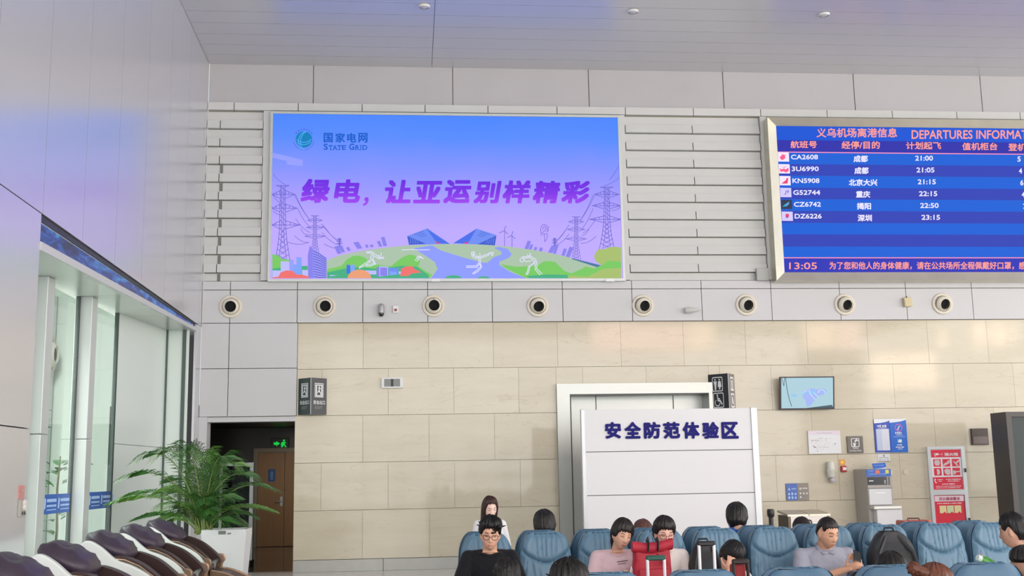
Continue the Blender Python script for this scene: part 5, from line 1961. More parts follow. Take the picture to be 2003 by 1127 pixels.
# ------------------------------------------------------------------ white exhibition wall with blue characters
YX = 16.6
xq = lambda px, py: onY(px, py, YX)
x0_, x1_ = xq(1143, 930).x, xq(1478, 930).x
zt_ = xq(1300, 799.5).z
pn = thing('exhibition_wall', 'large free standing white exhibition wall lettered in dark blue Chinese characters', 'partition', ((x0_ + x1_) / 2, YX + .4, 0))
M_XW = mat('matt_white_board', (222, 222, 224), 0.5)
M_XG = mat('pale_grey_post', (196, 198, 200), 0.35, metal=0.3)
zj = [0.04] + [xq(1300, q).z for q in (1055, 967, 882)][0:] + [zt_]
m = MB()
zj = sorted(zj)
for za, zb in zip(zj[:-1], zj[1:]):
    m.box(x0_ + .03, x1_ - .03, YX, YX + .06, za + .006, zb - .006)
m.box(x0_ + .03, x1_ - .03, YX + .02, YX + .05, 0.04, zt_ - .01, 1)
m.build('wall_boards', [M_XW, mat('board_joint', (120, 122, 124), 0.8)], pn)
m = MB()
m.box(x0_ - .03, x0_ + .03, YX - .02, YX + .07, 0, zt_ + .004, 0, .006)
m.build('post', M_XG, pn)
m = MB()
m.box(x1_ - .03, x1_ + .07, YX - .02, YX + .07, 0, zt_ + .004, 0, .006)
m.build('post', M_XG, pn)
for xx in (x0_, x1_ - .01):
    m = MB()
    m.prism([(YX + .06, 0), (YX + .55, 0), (YX + .55, .03), (YX + .06, .9)], xx - .015, xx + .015, 'x')
    m.build('rear_brace', M_XG, pn)
for ch, xa, xb in zip('安全防范体验区', (1184, 1222, 1260, 1298, 1336, 1374, 1412), (1214, 1253, 1291, 1329, 1367, 1405, 1443)):
    m = MB()
    vs_, fs_ = text_mb(ch)
    a, b_ = xq(xa, 858.5), xq(xb, 825.5)
    u0, u1 = min(v.x for v in vs_), max(v.x for v in vs_)
    w0, w1 = min(v.y for v in vs_), max(v.y for v in vs_)
    for k in range(9):
        ox, oz = (0, 0) if k == 8 else (.012 * math.cos(R(45 * k)), .012 * math.sin(R(45 * k)))
        yk = YX - .014 - k * .0002
        pts = [Vector((a.x + .01 + ox + (v.x - u0) / (u1 - u0) * (b_.x - a.x - .02), yk, a.z + .01 + oz + (v.y - w0) / (w1 - w0) * (b_.z - a.z - .02))) for v in vs_]
        m.add(pts, fs_)
        if k < 8:
            # raised letter sides
            ed = {}
            for f in fs_:
                for i in range(len(f)):
                    e = (f[i], f[(i + 1) % len(f)])
                    if (e[1], e[0]) in ed:
                        del ed[(e[1], e[0])]
                    else:
                        ed[e] = 1
            if k % 2 == 0:
                bk = [p + Vector((0, .0138 + k * .0002, 0)) for p in pts]
                base = len(m.v)
                m.add(pts + bk, [(e[0], e[1], len(pts) + e[1], len(pts) + e[0]) for e in ed])
    m.build('raised_character', mat('deep_blue_letter', (24, 22, 112), 0.6, spec=0.2), pn)

# ------------------------------------------------------------------ large dark display at the right edge
YK = 17.6
kq = lambda px, py: onY(px, py, YK)
k0 = (kq(1966.5, 806).x + kq(1990, 1055).x) / 2
kt = kq(1990, 805.5).z
k1 = k0 + 1.5
dk = thing('display_cabinet', 'tall dark framed glass display standing at the right edge', 'display case', ((k0 + k1) / 2, YK + .25, 0))
m = MB()
m.ring_prism([(k0, 0), (k1, 0), (k1, kt), (k0, kt)], [(k0 + .09, .1), (k1 - .09, .1), (k1 - .09, kt - .08), (k0 + .09, kt - .08)], YK, YK + .5, 'y')
m.build('cabinet_frame', mat('dark_brown_frame', (44, 38, 36), 0.3), dk)
m = MB()
m.box(k0 + .085, k1 - .085, YK + .04, YK + .06, .09, kt - .075)
m.build('glass_front', mat('dark_green_grey_glass', (72, 80, 80), 0.3, spec=0.15), dk)

# ------------------------------------------------------------------ red suitcase on the floor behind the seats
c = onY(1787, 1022, 17.3)
rs = thing('red_suitcase', 'red hard suitcase behind the seats, left of the fire hydrant cabinet', 'suitcase', (c.x, 17.3, 0))
zt = onY(1787, 1018, 17.3).z
m = MB()
m.box(-.24, .24, -.14, .14, .06, zt, 0, .05)
for k in range(5):
    m.box(-.2 + k * .08, -.16 + k * .08, -.15, .15, .12, zt - .06, 0, .012)
m.build('shell', mat('suitcase_red', (186, 48, 52), 0.35), rs, smooth=40, local=True)
m = MB()
m.tube([(-.1, 0, zt - .01), (-.09, 0, zt + .03), (.09, 0, zt + .03), (.1, 0, zt - .01)], .012, 8)
m.build('carry_handle', mat('dark_red_handle', (96, 52, 48), 0.4), rs, smooth=60, local=True)
for sx in (-.19, .19):
    m = MB()
    m.box(sx - .045, sx + .045, -.155, .155, zt - .09, zt + .006, 0, .03)
    m.build('corner_guard', mat('orange_red_guard', (204, 92, 72), 0.4), rs, smooth=40, local=True)
for sx in (-.18, .18):
    for sy in (-.1, .1):
        m = MB()
        m.lathe([(0, -.02), (.03, -.02), (.03, .02), (0, .02)], (sx, sy, .03), (0, 1, 0), 14)
        m.build('wheel', M_BLACK, rs, smooth=40, local=True)

# ------------------------------------------------------------------ left wall notice, switch, glass stickers, plant outside
c0, c1 = onX(38, 950, XL + .01), onX(47.5, 976, XL + .01)
ln = thing('wall_notice', 'narrow faded pink notice with white marks on the left wall, above the switch panel', 'notice', (XL, (c0.y + c1.y) / 2, c1.z))
m = MB()
m.box(XL, XL + .008, c0.y, c1.y, c1.z, c0.z)
m.build('panel', mat('faded_pink', (204, 142, 138), 0.5), ln)
m = MB()
F = lambda u, v: Vector((XL + .011, u, v))
write(m, '请勿', F, c0.y + .05, c1.y - .05, c1.z + .06, c0.z - .04, 0, 0.02)
m.build('notice_writing', mat('pale_pink_ink', (236, 208, 204), 0.5), ln)
c0, c1 = onX(37, 978, XL + .01), onX(48, 1010, XL + .01)
lsw = thing('switch_panel', 'tall narrow metal switch panel on the left wall, below the pink notice', 'switch', (XL, (c0.y + c1.y) / 2, c1.z))
m = MB()
m.box(XL, XL + .025, c0.y, c1.y, c1.z, c0.z, 0, .004)
m.build('plate', mat('beige_grey_plate', (168, 166, 156), 0.4), lsw)
m = MB()
hh = c0.z - c1.z
for v_ in (.80, .55):
    m.lathe([(.035, 0), (.03, .02), (0, .022)], (XL + .025, (c0.y + c1.y) / 2 + .02, c1.z + hh * v_), (1, 0, 0), 16)
m.build('buttons', mat('silver_button', (222, 214, 212), 0.3), lsw, smooth=40)
m = MB()
for yy in (.3, .62):
    m.box(XL + .025, XL + .03, c0.y + (c1.y - c0.y) * yy, c0.y + (c1.y - c0.y) * (yy + .14), c1.z + hh * .1, c1.z + hh * .3)
m.build('slots', M_DARK, lsw)

for (pa_, pb_, ztop, zbot, nm) in (((100, 970), (143, 966), (100, 972), (100, 991), 'on the glass between the two white fins'), ((192, 960), (218, 958), (192, 963), (192, 983), 'on the glass beyond the second white fin')):
    y0 = 13.28 if pa_[0] < 150 else 15.10
    y1 = onX(pb_[0], pb_[1], XG + .004).y if pa_[0] > 150 else 14.74
    za = 1.47
    zb = 1.24
    st = thing('safety_sticker', 'blue safety strip with white marks ' + nm, 'sticker', (XG + .004, (y0 + y1) / 2, zb))
    m = MB()
    m.box(XG + .001, XG + .004, y0, y1, zb, za)
    m.build('strip', mat('strip_blue', (52, 98, 182), 0.4), st)
    L_ = y1 - y0
    for k in range(3):
        m = MB()
        yc = y0 + L_ * (.02 + k * .36)
        for zz, hh in ((.60, .16), (.36, .10), (.18, .05)):
            for q in range(5):
                m.box(XG + .004, XG + .006, yc + .05 * q * L_, yc + (.05 * q + .042) * L_, zb + (za - zb) * zz, zb + (za - zb) * (zz + hh))
        m.prism([(yc + .29 * L_, zb + .06), (yc + .32 * L_, zb + .06), (yc + .335 * L_, zb + .17), (yc + .30 * L_, zb + .19)], XG + .004, XG + .006, 'x')
        m.build('strip_marks', mat('pale_blue_print', (176, 206, 246), 0.5), st)

rt_c = onX(112, 965, -5.35)
rp = thing('rubber_plant', 'big leaved green plant behind the glass on the left, beside the fins', 'plant', (rt_c.x, rt_c.y, 0))
M_LEAF2 = mat('glossy_green_leaf', (78, 112, 80), 0.3, var=0.2, vscale=5)
rnd2 = random.Random(12)
for k in range(24):
    a = rnd2.uniform(0, 6.283)
    h_ = rnd2.uniform(0.75, 2.0)
    r0 = rnd2.uniform(.02, .16)
    b0_ = Vector((math.cos(a) * r0, math.sin(a) * r0, h_))
    dr_ = Vector((math.cos(a), math.sin(a), rnd2.uniform(.2, .9))).normalized()
    sd = dr_.cross(Vector((0, 0, 1))).normalized()
    L_, W_ = rnd2.uniform(.28, .42), rnd2.uniform(.07, .1)

    def lf(u, v, b0_=b0_, dr_=dr_, sd=sd, L_=L_, W_=W_):
        w = W_ * math.sin(math.pi * min(1, v ** .8)) * (u - .5) * 2
        return b0_ + dr_ * (L_ * v) + sd * w + Vector((0, 0, -.14 * v * v + .03 * abs(u - .5)))
    m = MB()
    m.grid(lf, 4, 8)
    m.build('leaf', M_LEAF2, rp, smooth=180, local=True)
m = MB()
m.tube([(0, 0, .3), (.02, .01, .9), (-.01, .02, 1.5), (.02, 0, 2.0)], [.025, .02, .016, .01], 8)
m.build('stem', mat('brown_stem', (96, 82, 60), 0.7), rp, smooth=60, local=True)
m = MB()
m.lathe([(0, 0), (.16, 0), (.2, .38), (.18, .4), (.17, .34), (0, .34)], (0, 0, 0), (0, 0, 1), 24)
m.build('pot', mat('pale_pot', (196, 192, 182), 0.4), rp, smooth=40, local=True)
# a nozzle's reflection in the glass, built as a round nozzle behind it
c = onX(96, 694, -6.81)
pnz = thing('air_nozzle', 'round cream air nozzle behind the glass, added in place of a reflection', 'air vent', (-6.81, c.y, c.z), R(90))
m = MB()
m.lathe([(.2, 0), (.36, 0), (.36, .02), (.34, .05), (.28, .05), (.25, .02)], (0, 0, 0), (0, -1, 0), 36)
m.build('flange', M_CREAM, pnz, smooth=40, local=True)
m = MB()
m.lathe([(.25, 0), (.24, .08), (.16, .14), (.14, .1)], (0, 0, 0), (0, -1, 0), 36)
m.build('nozzle_ball', M_CREAM2, pnz, smooth=50, local=True)
m = MB()
m.lathe([(.15, .1), (0, .09)], (0, 0, 0), (0, -1, 0), 24)
m.build('duct_opening', M_HOLE, pnz, local=True)

# ------------------------------------------------------------------ blue leather seats
M_LEATH = mat('blue_leather', (98, 132, 155), 0.42, spec=0.45, bump=0.08, bscale=90, var=0.05, vscale=6)
M_LEATH2 = mat('blue_leather_shell', (70, 104, 130), 0.45, spec=0.4, bump=0.05, bscale=90)
M_LDARK = mat('dark_blue_piping', (40, 62, 84), 0.5)
M_ARM = mat('black_armrest', (22, 24, 28), 0.45)
SEAT_TOP = 1.10


def back_half(z):
    """half width of the backrest at height z"""
    t = (z - 0.42) / (SEAT_TOP - 0.42)
    w = 0.240 + 0.006 * math.sin(math.pi * t) - 0.028 * t
    if t > 0.72:
        q = (t - 0.72) / 0.28
        w -= 0.10 * (1 - math.sqrt(max(0, 1 - q * q * 0.999)))
    return w


def back_front(z):
    return 0.10 + 0.17 * (z - 0.45)


def g1(x, s):
    return math.exp(-(x / s) ** 2)


def cushion_relief(x, z):
    """how far the soft front stands out (metres) at x across, z up"""
    t = (z - 0.42) / (SEAT_TOP - 0.42)
    w = back_half(z)
    e = abs(x) / w
    d = 0.045 * (1 - max(0, e) ** 6)
    d *= 1 - smoothstep(0.93, 1.0, t) * 0.8
    # side bolsters and centre panel
    d += 0.012 * smoothstep(0.62, 0.78, e)
    # half-moon seam under the head cushion
    zs = 0.86 + 0.75 * x * x / 0.05 * 0.05
    zs = 0.845 + 2.4 * x * x
    if abs(x) < 0.20:
        d -= 0.022 * g1(z - zs, 0.008)
        d += 0.016 * smoothstep(0, 0.05, z - zs) * (1 - smoothstep(0.9, 1.0, t))
    # gathers in the head cushion
    if z > zs:
        for xf in (-0.075, -0.035, 0.0, 0.04, 0.08):
            d -= 0.009 * g1(x - xf * (1 + (z - zs) * 0.8), 0.007) * smoothstep(0.0, 0.06, z - zs)
    else:
        # folds falling in a V from the seam
        u = (zs - z)
        for sg in (-1, 1):
            xv = sg * (0.135 - 0.19 * u)
            d -= 0.010 * g1(x - xv, 0.011) * (1 - smoothstep(0.30, 0.5, u))
            d -= 0.007 * g1(x - sg * (0.06 - 0.06 * u + 0.01 * math.sin(14 * u)), 0.012) * smoothstep(0.04, 0.1, u) * (1 - smoothstep(0.3, 0.45, u))
        d -= 0.010 * g1(abs(x) - (0.155 + 0.03 * g1(z - 0.72, 0.16)), 0.006)
        d += 0.003 * math.sin(60 * z + 14 * x) * smoothstep(0.6, 0.7, e)
    return max(d, 0.0)


def make_seat(label):
    s = thing('lounge_seat', label, 'chair', (0, 0, 0), 0, None)
    m = MB()

    def fr(u, v):
        z = 0.42 + (SEAT_TOP - 0.42) * (1 - (1 - v) ** 1.35)
        x = (u * 2 - 1) * back_half(z)
        return Vector((x, back_front(z) - cushion_relief(x, z), z))

    n = len(m.v)
    m.grid(fr, 56, 60)
    # thickness of the cushion edge

    def edge(u, v):
        if u < 0.5:
            z = 0.42 + (SEAT_TOP - 0.42) * (u * 2)
            sg = -1
        else:
            z = 0.42 + (SEAT_TOP - 0.42) * (2 - u * 2)
            sg = 1
        return Vector((sg * back_half(z) * (1 + 0.02 * math.sin(v * math.pi)), back_front(z) + v * 0.075, z))
    m.grid(edge, 80, 4)
    m.build('back_cushion', M_LEATH, s, smooth=70, local=True)
    m = MB()

    def rear(u, v):
        z = 0.30 + (SEAT_TOP - 0.005 - 0.30) * (1 - (1 - v) ** 1.3)
        w = back_half(max(z, 0.42)) - 0.004
        x = (u * 2 - 1) * w
        bulge = 0.10 + 0.075 * (1 - abs(u * 2 - 1) ** 4) * math.sqrt(max(0, 1 - smoothstep(0.55, 1.0, (z - 0.3) / 0.8) ** 2 * 0.85))
        return Vector((x, back_front(z) + bulge - 0.03, z))

    m.grid(rear, 24, 40)

    def redge(u, v):
        if u < 0.5:
            z = 0.30 + (SEAT_TOP - 0.005 - 0.30) * (u * 2)
            sg = -1
        else:
            z = 0.30 + (SEAT_TOP - 0.005 - 0.30) * (2 - u * 2)
            sg = 1
        return Vector((sg * (back_half(max(z, 0.42)) - 0.004), back_front(z) + 0.03 + 0.045 * v, z))
    m.grid(redge, 60, 2)
    m.build('back_shell', M_LEATH2, s, smooth=60, local=True)
    m = MB()
    pts = []
    for k in range(41):
        a = k / 40
        z = 0.45 + (SEAT_TOP - 0.47) * (1 - abs(1 - 2 * a) ** 1.6) if False else None
    zz = [0.44 + (SEAT_TOP - 0.012 - 0.44) * k / 30 for k in range(31)]
    for z in zz:
        pts.append(Vector((-back_half(z) * 0.965, back_front(z) - 0.012, z)))
    for z in zz[::-1]:
        pts.append(Vector((back_half(z) * 0.965, back_front(z) - 0.012, z)))
    m.tube(pts, 0.006, 6)
    m.build('piping', M_LEATH2, s, smooth=60, local=True)
    m = MB()

    def seatpad(d, p):
        return Vector((math.copysign(abs(d.x) ** 0.45, d.x) * 0.235, math.copysign(abs(d.y) ** 0.5, d.y) * 0.27, math.copysign(abs(d.z) ** 0.7, d.z) * 0.075))
    m.ell((0, -0.16, 0.385), (1, 1, 1), None, 36, 18, 0, seatpad)
    m.build('seat_cushion', M_LEATH, s, smooth=180, local=True)
    for sx in (-1, 1):
        m = MB()
        m.box(sx * 0.245 - 0.012, sx * 0.245 + 0.012, -0.34, 0.10, 0.585, 0.63, 0, 0.01)
        m.box(sx * 0.245 - 0.008, sx * 0.245 + 0.008, -0.05, 0.03, 0.2, 0.59, 0, 0.004)
        m.build('armrest', M_ARM, s, local=True)
    m = MB()
    m.box(-0.2, 0.2, -0.34, 0.06, 0.05, 0.31, 0, 0.02)
    m.build('base_box', M_ARM, s, local=True)
    for sx in (-0.17, 0.17):
        for sy in (-0.3, 0.02):
            m = MB()
            m.lathe([(0, 0), (0.022, 0), (0.022, 0.055), (0, 0.055)], (sx, sy, 0), (0, 0, 1), 12)
            m.build('foot', M_BLACK, s, smooth=40, local=True)
    return s


Y_FRONT = 9.84     # row facing the viewer
Y_REAR = 10.70     # back-to-back row behind it
Y_NEAR = 6.18      # row seen from behind at the bottom edge
PITCH = 0.517
seat_px = 1065.5
X_REF = onY(1066, 1045, 10.02).x
front_labels = ['blue leather lounge seat holding the man in the black T-shirt', 'empty blue leather lounge seat right of the man in black T-shirt', 'blue leather lounge seat holding the woman in the pink T-shirt',
                'blue leather lounge seat behind the woman with glasses and the red backpack', 'blue leather lounge seat carrying the black backpack and the white trolley handle', 'empty blue leather lounge seat left of the man in the grey shirt',
                'blue leather lounge seat holding the man in the grey shirt', 'blue leather lounge seat carrying the big black backpack', 'empty blue leather lounge seat right of the big black backpack', 'blue leather lounge seat with the green bottle, next to the ponytail woman']
seats = []
seat0 = None
for i in range(10):
    x = X_REF + (i - 1) * PITCH
    if seat0 is None:
        seat0 = make_seat(front_labels[0])
        seat0['group'] = 'lounge seats facing the viewer'
        seat0.location = (x, Y_FRONT, 0)
        seats.append(seat0)
    else:
        seats.append(copy_thing(seat0, (x, Y_FRONT, 0), 0, front_labels[i], 'lounge seats facing the viewer'))
rear_labels = ['rear row blue seat back behind the man in the black T-shirt', 'rear row seat back right of the man in black, below a dark round head', 'rear row blue seat back, behind the woman in pink', 'rear row blue seat back, under the reddish brown hair',
               'rear row blue seat back, left of the blue shirted person', 'rear row blue seat back, below the blue shirt', 'rear row blue seat back below the head with hair tie',
               'rear row blue seat back, below the water dispenser', 'rear row blue seat back, below the red suitcase', 'rear row blue seat back, below the fire hydrant cabinet']
for i in range(10):
    x = X_REF + (i - 1) * PITCH
    seats.append(copy_thing(seat0, (x, Y_REAR, 0), math.pi, rear_labels[i], 'lounge seats of the rear row'))
x0n = onY(1570, 1111, 5.86).x
order = {0: 'at the bottom edge, before the grey shirted man', -1: 'at the bottom edge, below the child and luggage', -2: 'at the bottom edge, below the woman in pink', 1: 'at the bottom edge, below the big black backpack', 2: 'at the bottom edge, near the lower right corner',
         3: 'at the right edge, holding the man with shaved sides',
         -3: 'at the bottom edge, left of the woman in pink', -4: 'at the bottom edge, below the man in black T-shirt'}
near_x = {}
for k in sorted(order):
    x = x0n + k * PITCH
    near_x[k] = x
    if k in (-3, -4):
        continue
    seats.append(copy_thing(seat0, (x, Y_NEAR, 0), math.pi, 'blue seat back seen from behind ' + order[k], 'lounge seats along the bottom edge'))

# ------------------------------------------------------------------ massage chairs along the left wall
M_SHELL = mat('glossy_white_shell', (226, 232, 228), 0.22, spec=0.55, coat=0.3)
M_BRN = mat('dark_maroon_leather', (58, 38, 36), 0.38, bump=0.06, bscale=60)
M_PURP = mat('dark_violet_leather', (62, 50, 66), 0.42, bump=0.12, bscale=40, var=0.1, vscale=8)
M_BRONZE = mat('satin_bronze_trim', (150, 122, 100), 0.3, metal=0.7)
M_BRASS = mat('light_bronze_line', (214, 184, 158), 0.25, metal=0.8)
M_TAUPE = mat('taupe_brown_plastic', (92, 80, 70), 0.4)


def curve_pts(ctrl, n=10):
    """smooth curve through 2-D control points"""
    out = []
    P = [ctrl[0]] + list(ctrl) + [ctrl[-1]]
    for i in range(1, len(P) - 2):
        for k in range(n):
            t = k / n
            o = []
            for a in range(len(P[0])):
                p0, p1, p2, p3 = P[i - 1][a], P[i][a], P[i + 1][a], P[i + 2][a]
                o.append(0.5 * (2 * p1 + (p2 - p0) * t + (2 * p0 - 5 * p1 + 4 * p2 - p3) * t * t + (3 * p1 - p0 - 3 * p2 + p3) * t ** 3))
            out.append(tuple(o))
    out.append(tuple(ctrl[-1]))
    return out


def make_massage_chair(label):
    s = thing('massage_chair', label, 'massage chair', (0, 0, 0), 0, None)
    # chair faces +x; sides at y = +-0.36
    top_w = curve_pts([(-0.62, 0.78), (-0.60, 0.96), (-0.46, 1.05), (-0.26, 0.995), (-0.02, 0.87), (0.22, 0.81), (0.46, 0.725), (0.66, 0.60)])
    low_w = curve_pts([(0.60, 0.46), (0.35, 0.30), (0.0, 0.22), (-0.35, 0.28), (-0.56, 0.5), (-0.62, 0.72)])
    for sy in (-1, 1):
        m = MB()
        m.prism(top_w + low_w, sy * 0.38 - 0.035, sy * 0.38 + 0.035, 'y')
        o = m.build('side_shell', M_SHELL, s, local=True, smooth=35)
        bv = o.modifiers.new('round', 'BEVEL')
        bv.width, bv.segments, bv.limit_method, bv.angle_limit = 0.02, 3, 'ANGLE', R(50)
        # padded dark arm inside the shell, a little higher
        top_a = curve_pts([(-0.22, 0.86), (-0.05, 0.90), (0.12, 0.88), (0.36, 0.81), (0.58, 0.70), (0.70, 0.62), (0.72, 0.56)])
        low_a = [(0.66, 0.62), (0.3, 0.5), (-0.2, 0.55)]
        m = MB()
        m.prism(top_a + low_a, sy * 0.285 - 0.06, sy * 0.285 + 0.06, 'y')
        o = m.build('arm_pad', M_BRN, s, local=True, smooth=35)
        bv = o.modifiers.new('round', 'BEVEL')
        bv.width, bv.segments, bv.limit_method, bv.angle_limit = 0.03, 3, 'ANGLE', R(50)
        # bronze inlay along the arm with light lines
        for yo in (sy * 0.352,):
            m = MB()
            m.prism([(-0.10, 0.875), (0.10, 0.86), (0.32, 0.80), (0.60, 0.665), (0.57, 0.625), (0.30, 0.695), (0.12, 0.745), (-0.02, 0.745)], yo - 0.008, yo + 0.008, 'y')
            ip = m.build('arm_inlay', M_TAUPE, s, local=True)
            m = MB()
            for pl_ in ([(-0.10, 0.877), (0.10, 0.863), (0.32, 0.803), (0.61, 0.665)], [(-0.08, 0.87), (-0.01, 0.76)], [(0.22, 0.72), (0.36, 0.73), (0.58, 0.645)]):
                m.tube([(p[0], yo - sy * 0.0 + sy * 0.008, p[1]) for p in pl_], 0.007, 6)
            m.build('inlay_lines', M_BRASS, ip, local=True, smooth=60)
        # S-shaped bronze front pillar
        fr = curve_pts([(0.62, 0.66), (0.72, 0.645), (0.745, 0.59), (0.70, 0.54), (0.68, 0.42), (0.72, 0.28)])
        bk = curve_pts([(0.62, 0.26), (0.58, 0.42), (0.60, 0.54), (0.645, 0.59), (0.63, 0.63)])
        m = MB()
        m.prism(fr + bk, sy * 0.38 - 0.045, sy * 0.38 + 0.045, 'y')
        pil = m.build('front_pillar', M_BRONZE, s, local=True, smooth=35)
        m = MB()
        m.tube([(p[0] + 0.004, sy * 0.38 + sy * 0.03, p[1]) for p in fr], 0.008, 6)
        m.build('pillar_line', M_BRASS, pil, local=True, smooth=60)
        # leg rest rail
        rl = curve_pts([(0.70, 0.50), (1.0, 0.46), (1.35, 0.36), (1.65, 0.24), (1.78, 0.14)])
        rb = curve_pts([(1.70, 0.09), (1.58, 0.16), (1.3, 0.27), (0.98, 0.36), (0.70, 0.38)])
        m = MB()
        m.prism(rl + rb, sy * 0.26 - 0.035, sy * 0.26 + 0.035, 'y')
        ra = m.build('leg_rail', M_BRONZE, s, local=True, smooth=35)
        m = MB()
        m.tube([(p[0], sy * 0.26, p[1] + 0.004) for p in rl], 0.01, 6)
        m.build('rail_line', M_BRASS, ra, local=True, smooth=60)
    # quilted back and head cushion
    m = MB()

    def backc(u, v):
        t = v
        cx_ = -0.52 + 0.62 * t
        cz_ = 1.03 - 0.2 * t - 0.25 * t * t
        a = 2 * math.pi * u
        w = 0.285 - 0.03 * math.cos(2 * math.pi * t)
        h = (0.115 + 0.02 * math.sin(9 * t)) * math.sqrt(max(0.0, 1 - (2 * t - 1) ** 6)) + 0.01
        wr = 0.008 * math.sin(34 * t + 3 * math.sin(2 * a)) + 0.010 * noise.noise(Vector((t * 9, a * 1.3, 2)))
        y = math.copysign(abs(math.cos(a)) ** 0.7, math.cos(a)) * w
        q = math.copysign(abs(math.sin(a)) ** 0.8, math.sin(a)) * (h + wr)
        return Vector((cx_ + q * 0.35, y, cz_ + q * 0.9))
    m.grid(backc, 40, 40, closed_u=True)
    m.build('back_cushion', M_PURP, s, smooth=180, local=True)
    m = MB()

    def headc(d, p):
        wr = 0.012 * noise.noise(Vector((d.x * 3, d.y * 3, d.z * 3))) + 0.0022 * math.sin(d.x * 11 + 4 * d.y)
        return Vector((math.copysign(abs(d.x) ** .8, d.x) * (0.36 + wr), math.copysign(abs(d.y) ** .6, d.y) * 0.29, d.z * (0.105 + wr * 1.8)))
    m.ell((-0.27, 0, 0.985), (1, 1, 1), Matrix.Rotation(R(15), 3, 'Y'), 32, 18, 0, headc)
    m.build('head_cushion', M_PURP, s, smooth=180, local=True)
    m = MB()
    m.box(-0.1, 0.62, -0.22, 0.22, 0.42, 0.56, 0, 0.04)
    m.build('seat_cushion', M_PURP, s, smooth=40, local=True)
    m = MB()
    m.prism([(0.66, 0.50), (1.0, 0.45), (1.35, 0.34), (1.64, 0.21), (1.6, 0.14), (1.25, 0.23), (0.66, 0.36)], -0.22, 0.22, 'y')
    m.build('leg_pad', M_BRN, s, local=True)
    m = MB()
    m.box(1.12, 1.34, -0.06, 0.06, 0.26, 0.33, 0, 0.02)
    m.xf(Matrix.Translation((1.2, 0, 0.3)) @ Matrix.Rotation(R(26), 4, 'Y') @ Matrix.Translation((-1.2, 0, -0.3)))
    m.build('foot_roller', mat('pinkish_bronze', (176, 146, 134), 0.3, metal=0.5), s, local=True)
    m = MB()
    m.box(-0.45, 0.5, -0.3, 0.3, 0.0, 0.26, 0, 0.05)
    m.build('base', M_BLACK, s, smooth=40, local=True)
    m = MB()
    m.prism(curve_pts([(-0.66, 0.55), (-0.68, 0.8), (-0.58, 1.0), (-0.48, 1.03)]) + curve_pts([(-0.46, 0.99), (-0.55, 0.95), (-0.6, 0.8), (-0.55, 0.5)]), -0.34, 0.34, 'y')
    m.build('rear_shell', M_SHELL, s, smooth=35, local=True)
    return s


mc_labels = ['nearest massage chair, cut by the lower left corner of the picture', 'second nearest massage chair, white shell below the first white fin', 'middle massage chair of the row along the left wall',
             'second massage chair from the planter, along the left wall', 'farthest massage chair, its leg rest reaching the white planter']
mcp = [(30, 1093), (132, 1068), (215, 1046), (275, 1033), (322, 1022)]
mc0 = None
for i, (px_, py_) in enumerate(mcp):
    p = onZ(px_, py_, 1.085)
    loc = (p.x + 0.21, p.y - 0.05, 0)
    if mc0 is None:
        mc0 = make_massage_chair(mc_labels[0])
        mc0.location = loc
        mc0.scale = (.64, 1, 1)
        mc0.rotation_euler = (0, 0, R(-3))
        mc0['group'] = 'massage chairs'
    else:
        copy_thing(mc0, loc, R(-3), mc_labels[i], 'massage chairs')

# ------------------------------------------------------------------ palm in its white planter
pc = onZ(452, 1046, 0.62)
YP = 16.2
pc = onY(448, 1060, YP)
pl_ = thing('planter_box', 'white square planter box in front of the dark passage, holding the palm', 'planter', (pc.x - .03, YP, 0))
a0 = onY(440, 1048, YP - .3)
hz_ = onY(455, 1047, YP - .3).z
m = MB()
W = .30
m.hexa([(-W * .8, -W * .8, 0), (W * .8, -W * .8, 0), (W * .8, W * .8, 0), (-W * .8, W * .8, 0)], [(-W, -W, hz_), (W, -W, hz_), (W, W, hz_), (-W, W, hz_)])
o = m.build('box', mat('planter_white', (222, 224, 226), 0.4), pl_, local=True)
m = MB()
for k in range(4):
    pass
m.ring_prism([(-W, -W), (W, -W), (W, W), (-W, W)], [(-W + .05, -W + .05), (W - .05, -W + .05), (W - .05, W - .05), (-W + .05, W - .05)], hz_, hz_ + .075, 'z')
rim = m.build('rim', mat('planter_white', (222, 224, 226), 0.4), pl_, local=True)
m = MB()
m.box(-.07, .03, -W - .003, -W, hz_ + .012, hz_ + .06, 0)
m.box(.05, .10, -W - .003, -W, hz_ + .012, hz_ + .03, 0)
m.build('rim_mark', mat('grey_mark', (120, 122, 120), 0.6), rim, local=True)
m = MB()
m.box(-W + .06, W - .06, -W + .06, W - .06, hz_ - .04, hz_ + .02)
m.build('soil', mat('dark_soil', (50, 42, 34), 0.95, bump=0.6, bscale=40), pl_, local=True)

M_FROND = mat('palm_green', (56, 104, 42), 0.42, var=0.25, vscale=4)
M_FROND2 = mat('palm_light_green', (92, 136, 58), 0.42, var=0.2, vscale=4)
M_STALK = mat('palm_stalk', (122, 140, 74), 0.5)
pcx = onY(398, 1045, YP + .1)
palm = thing('areca_palm', 'bushy green areca palm with arching feathery fronds above the white planter', 'palm', (pcx.x, YP + .05, hz_ + .02))
rp_ = random.Random(21)
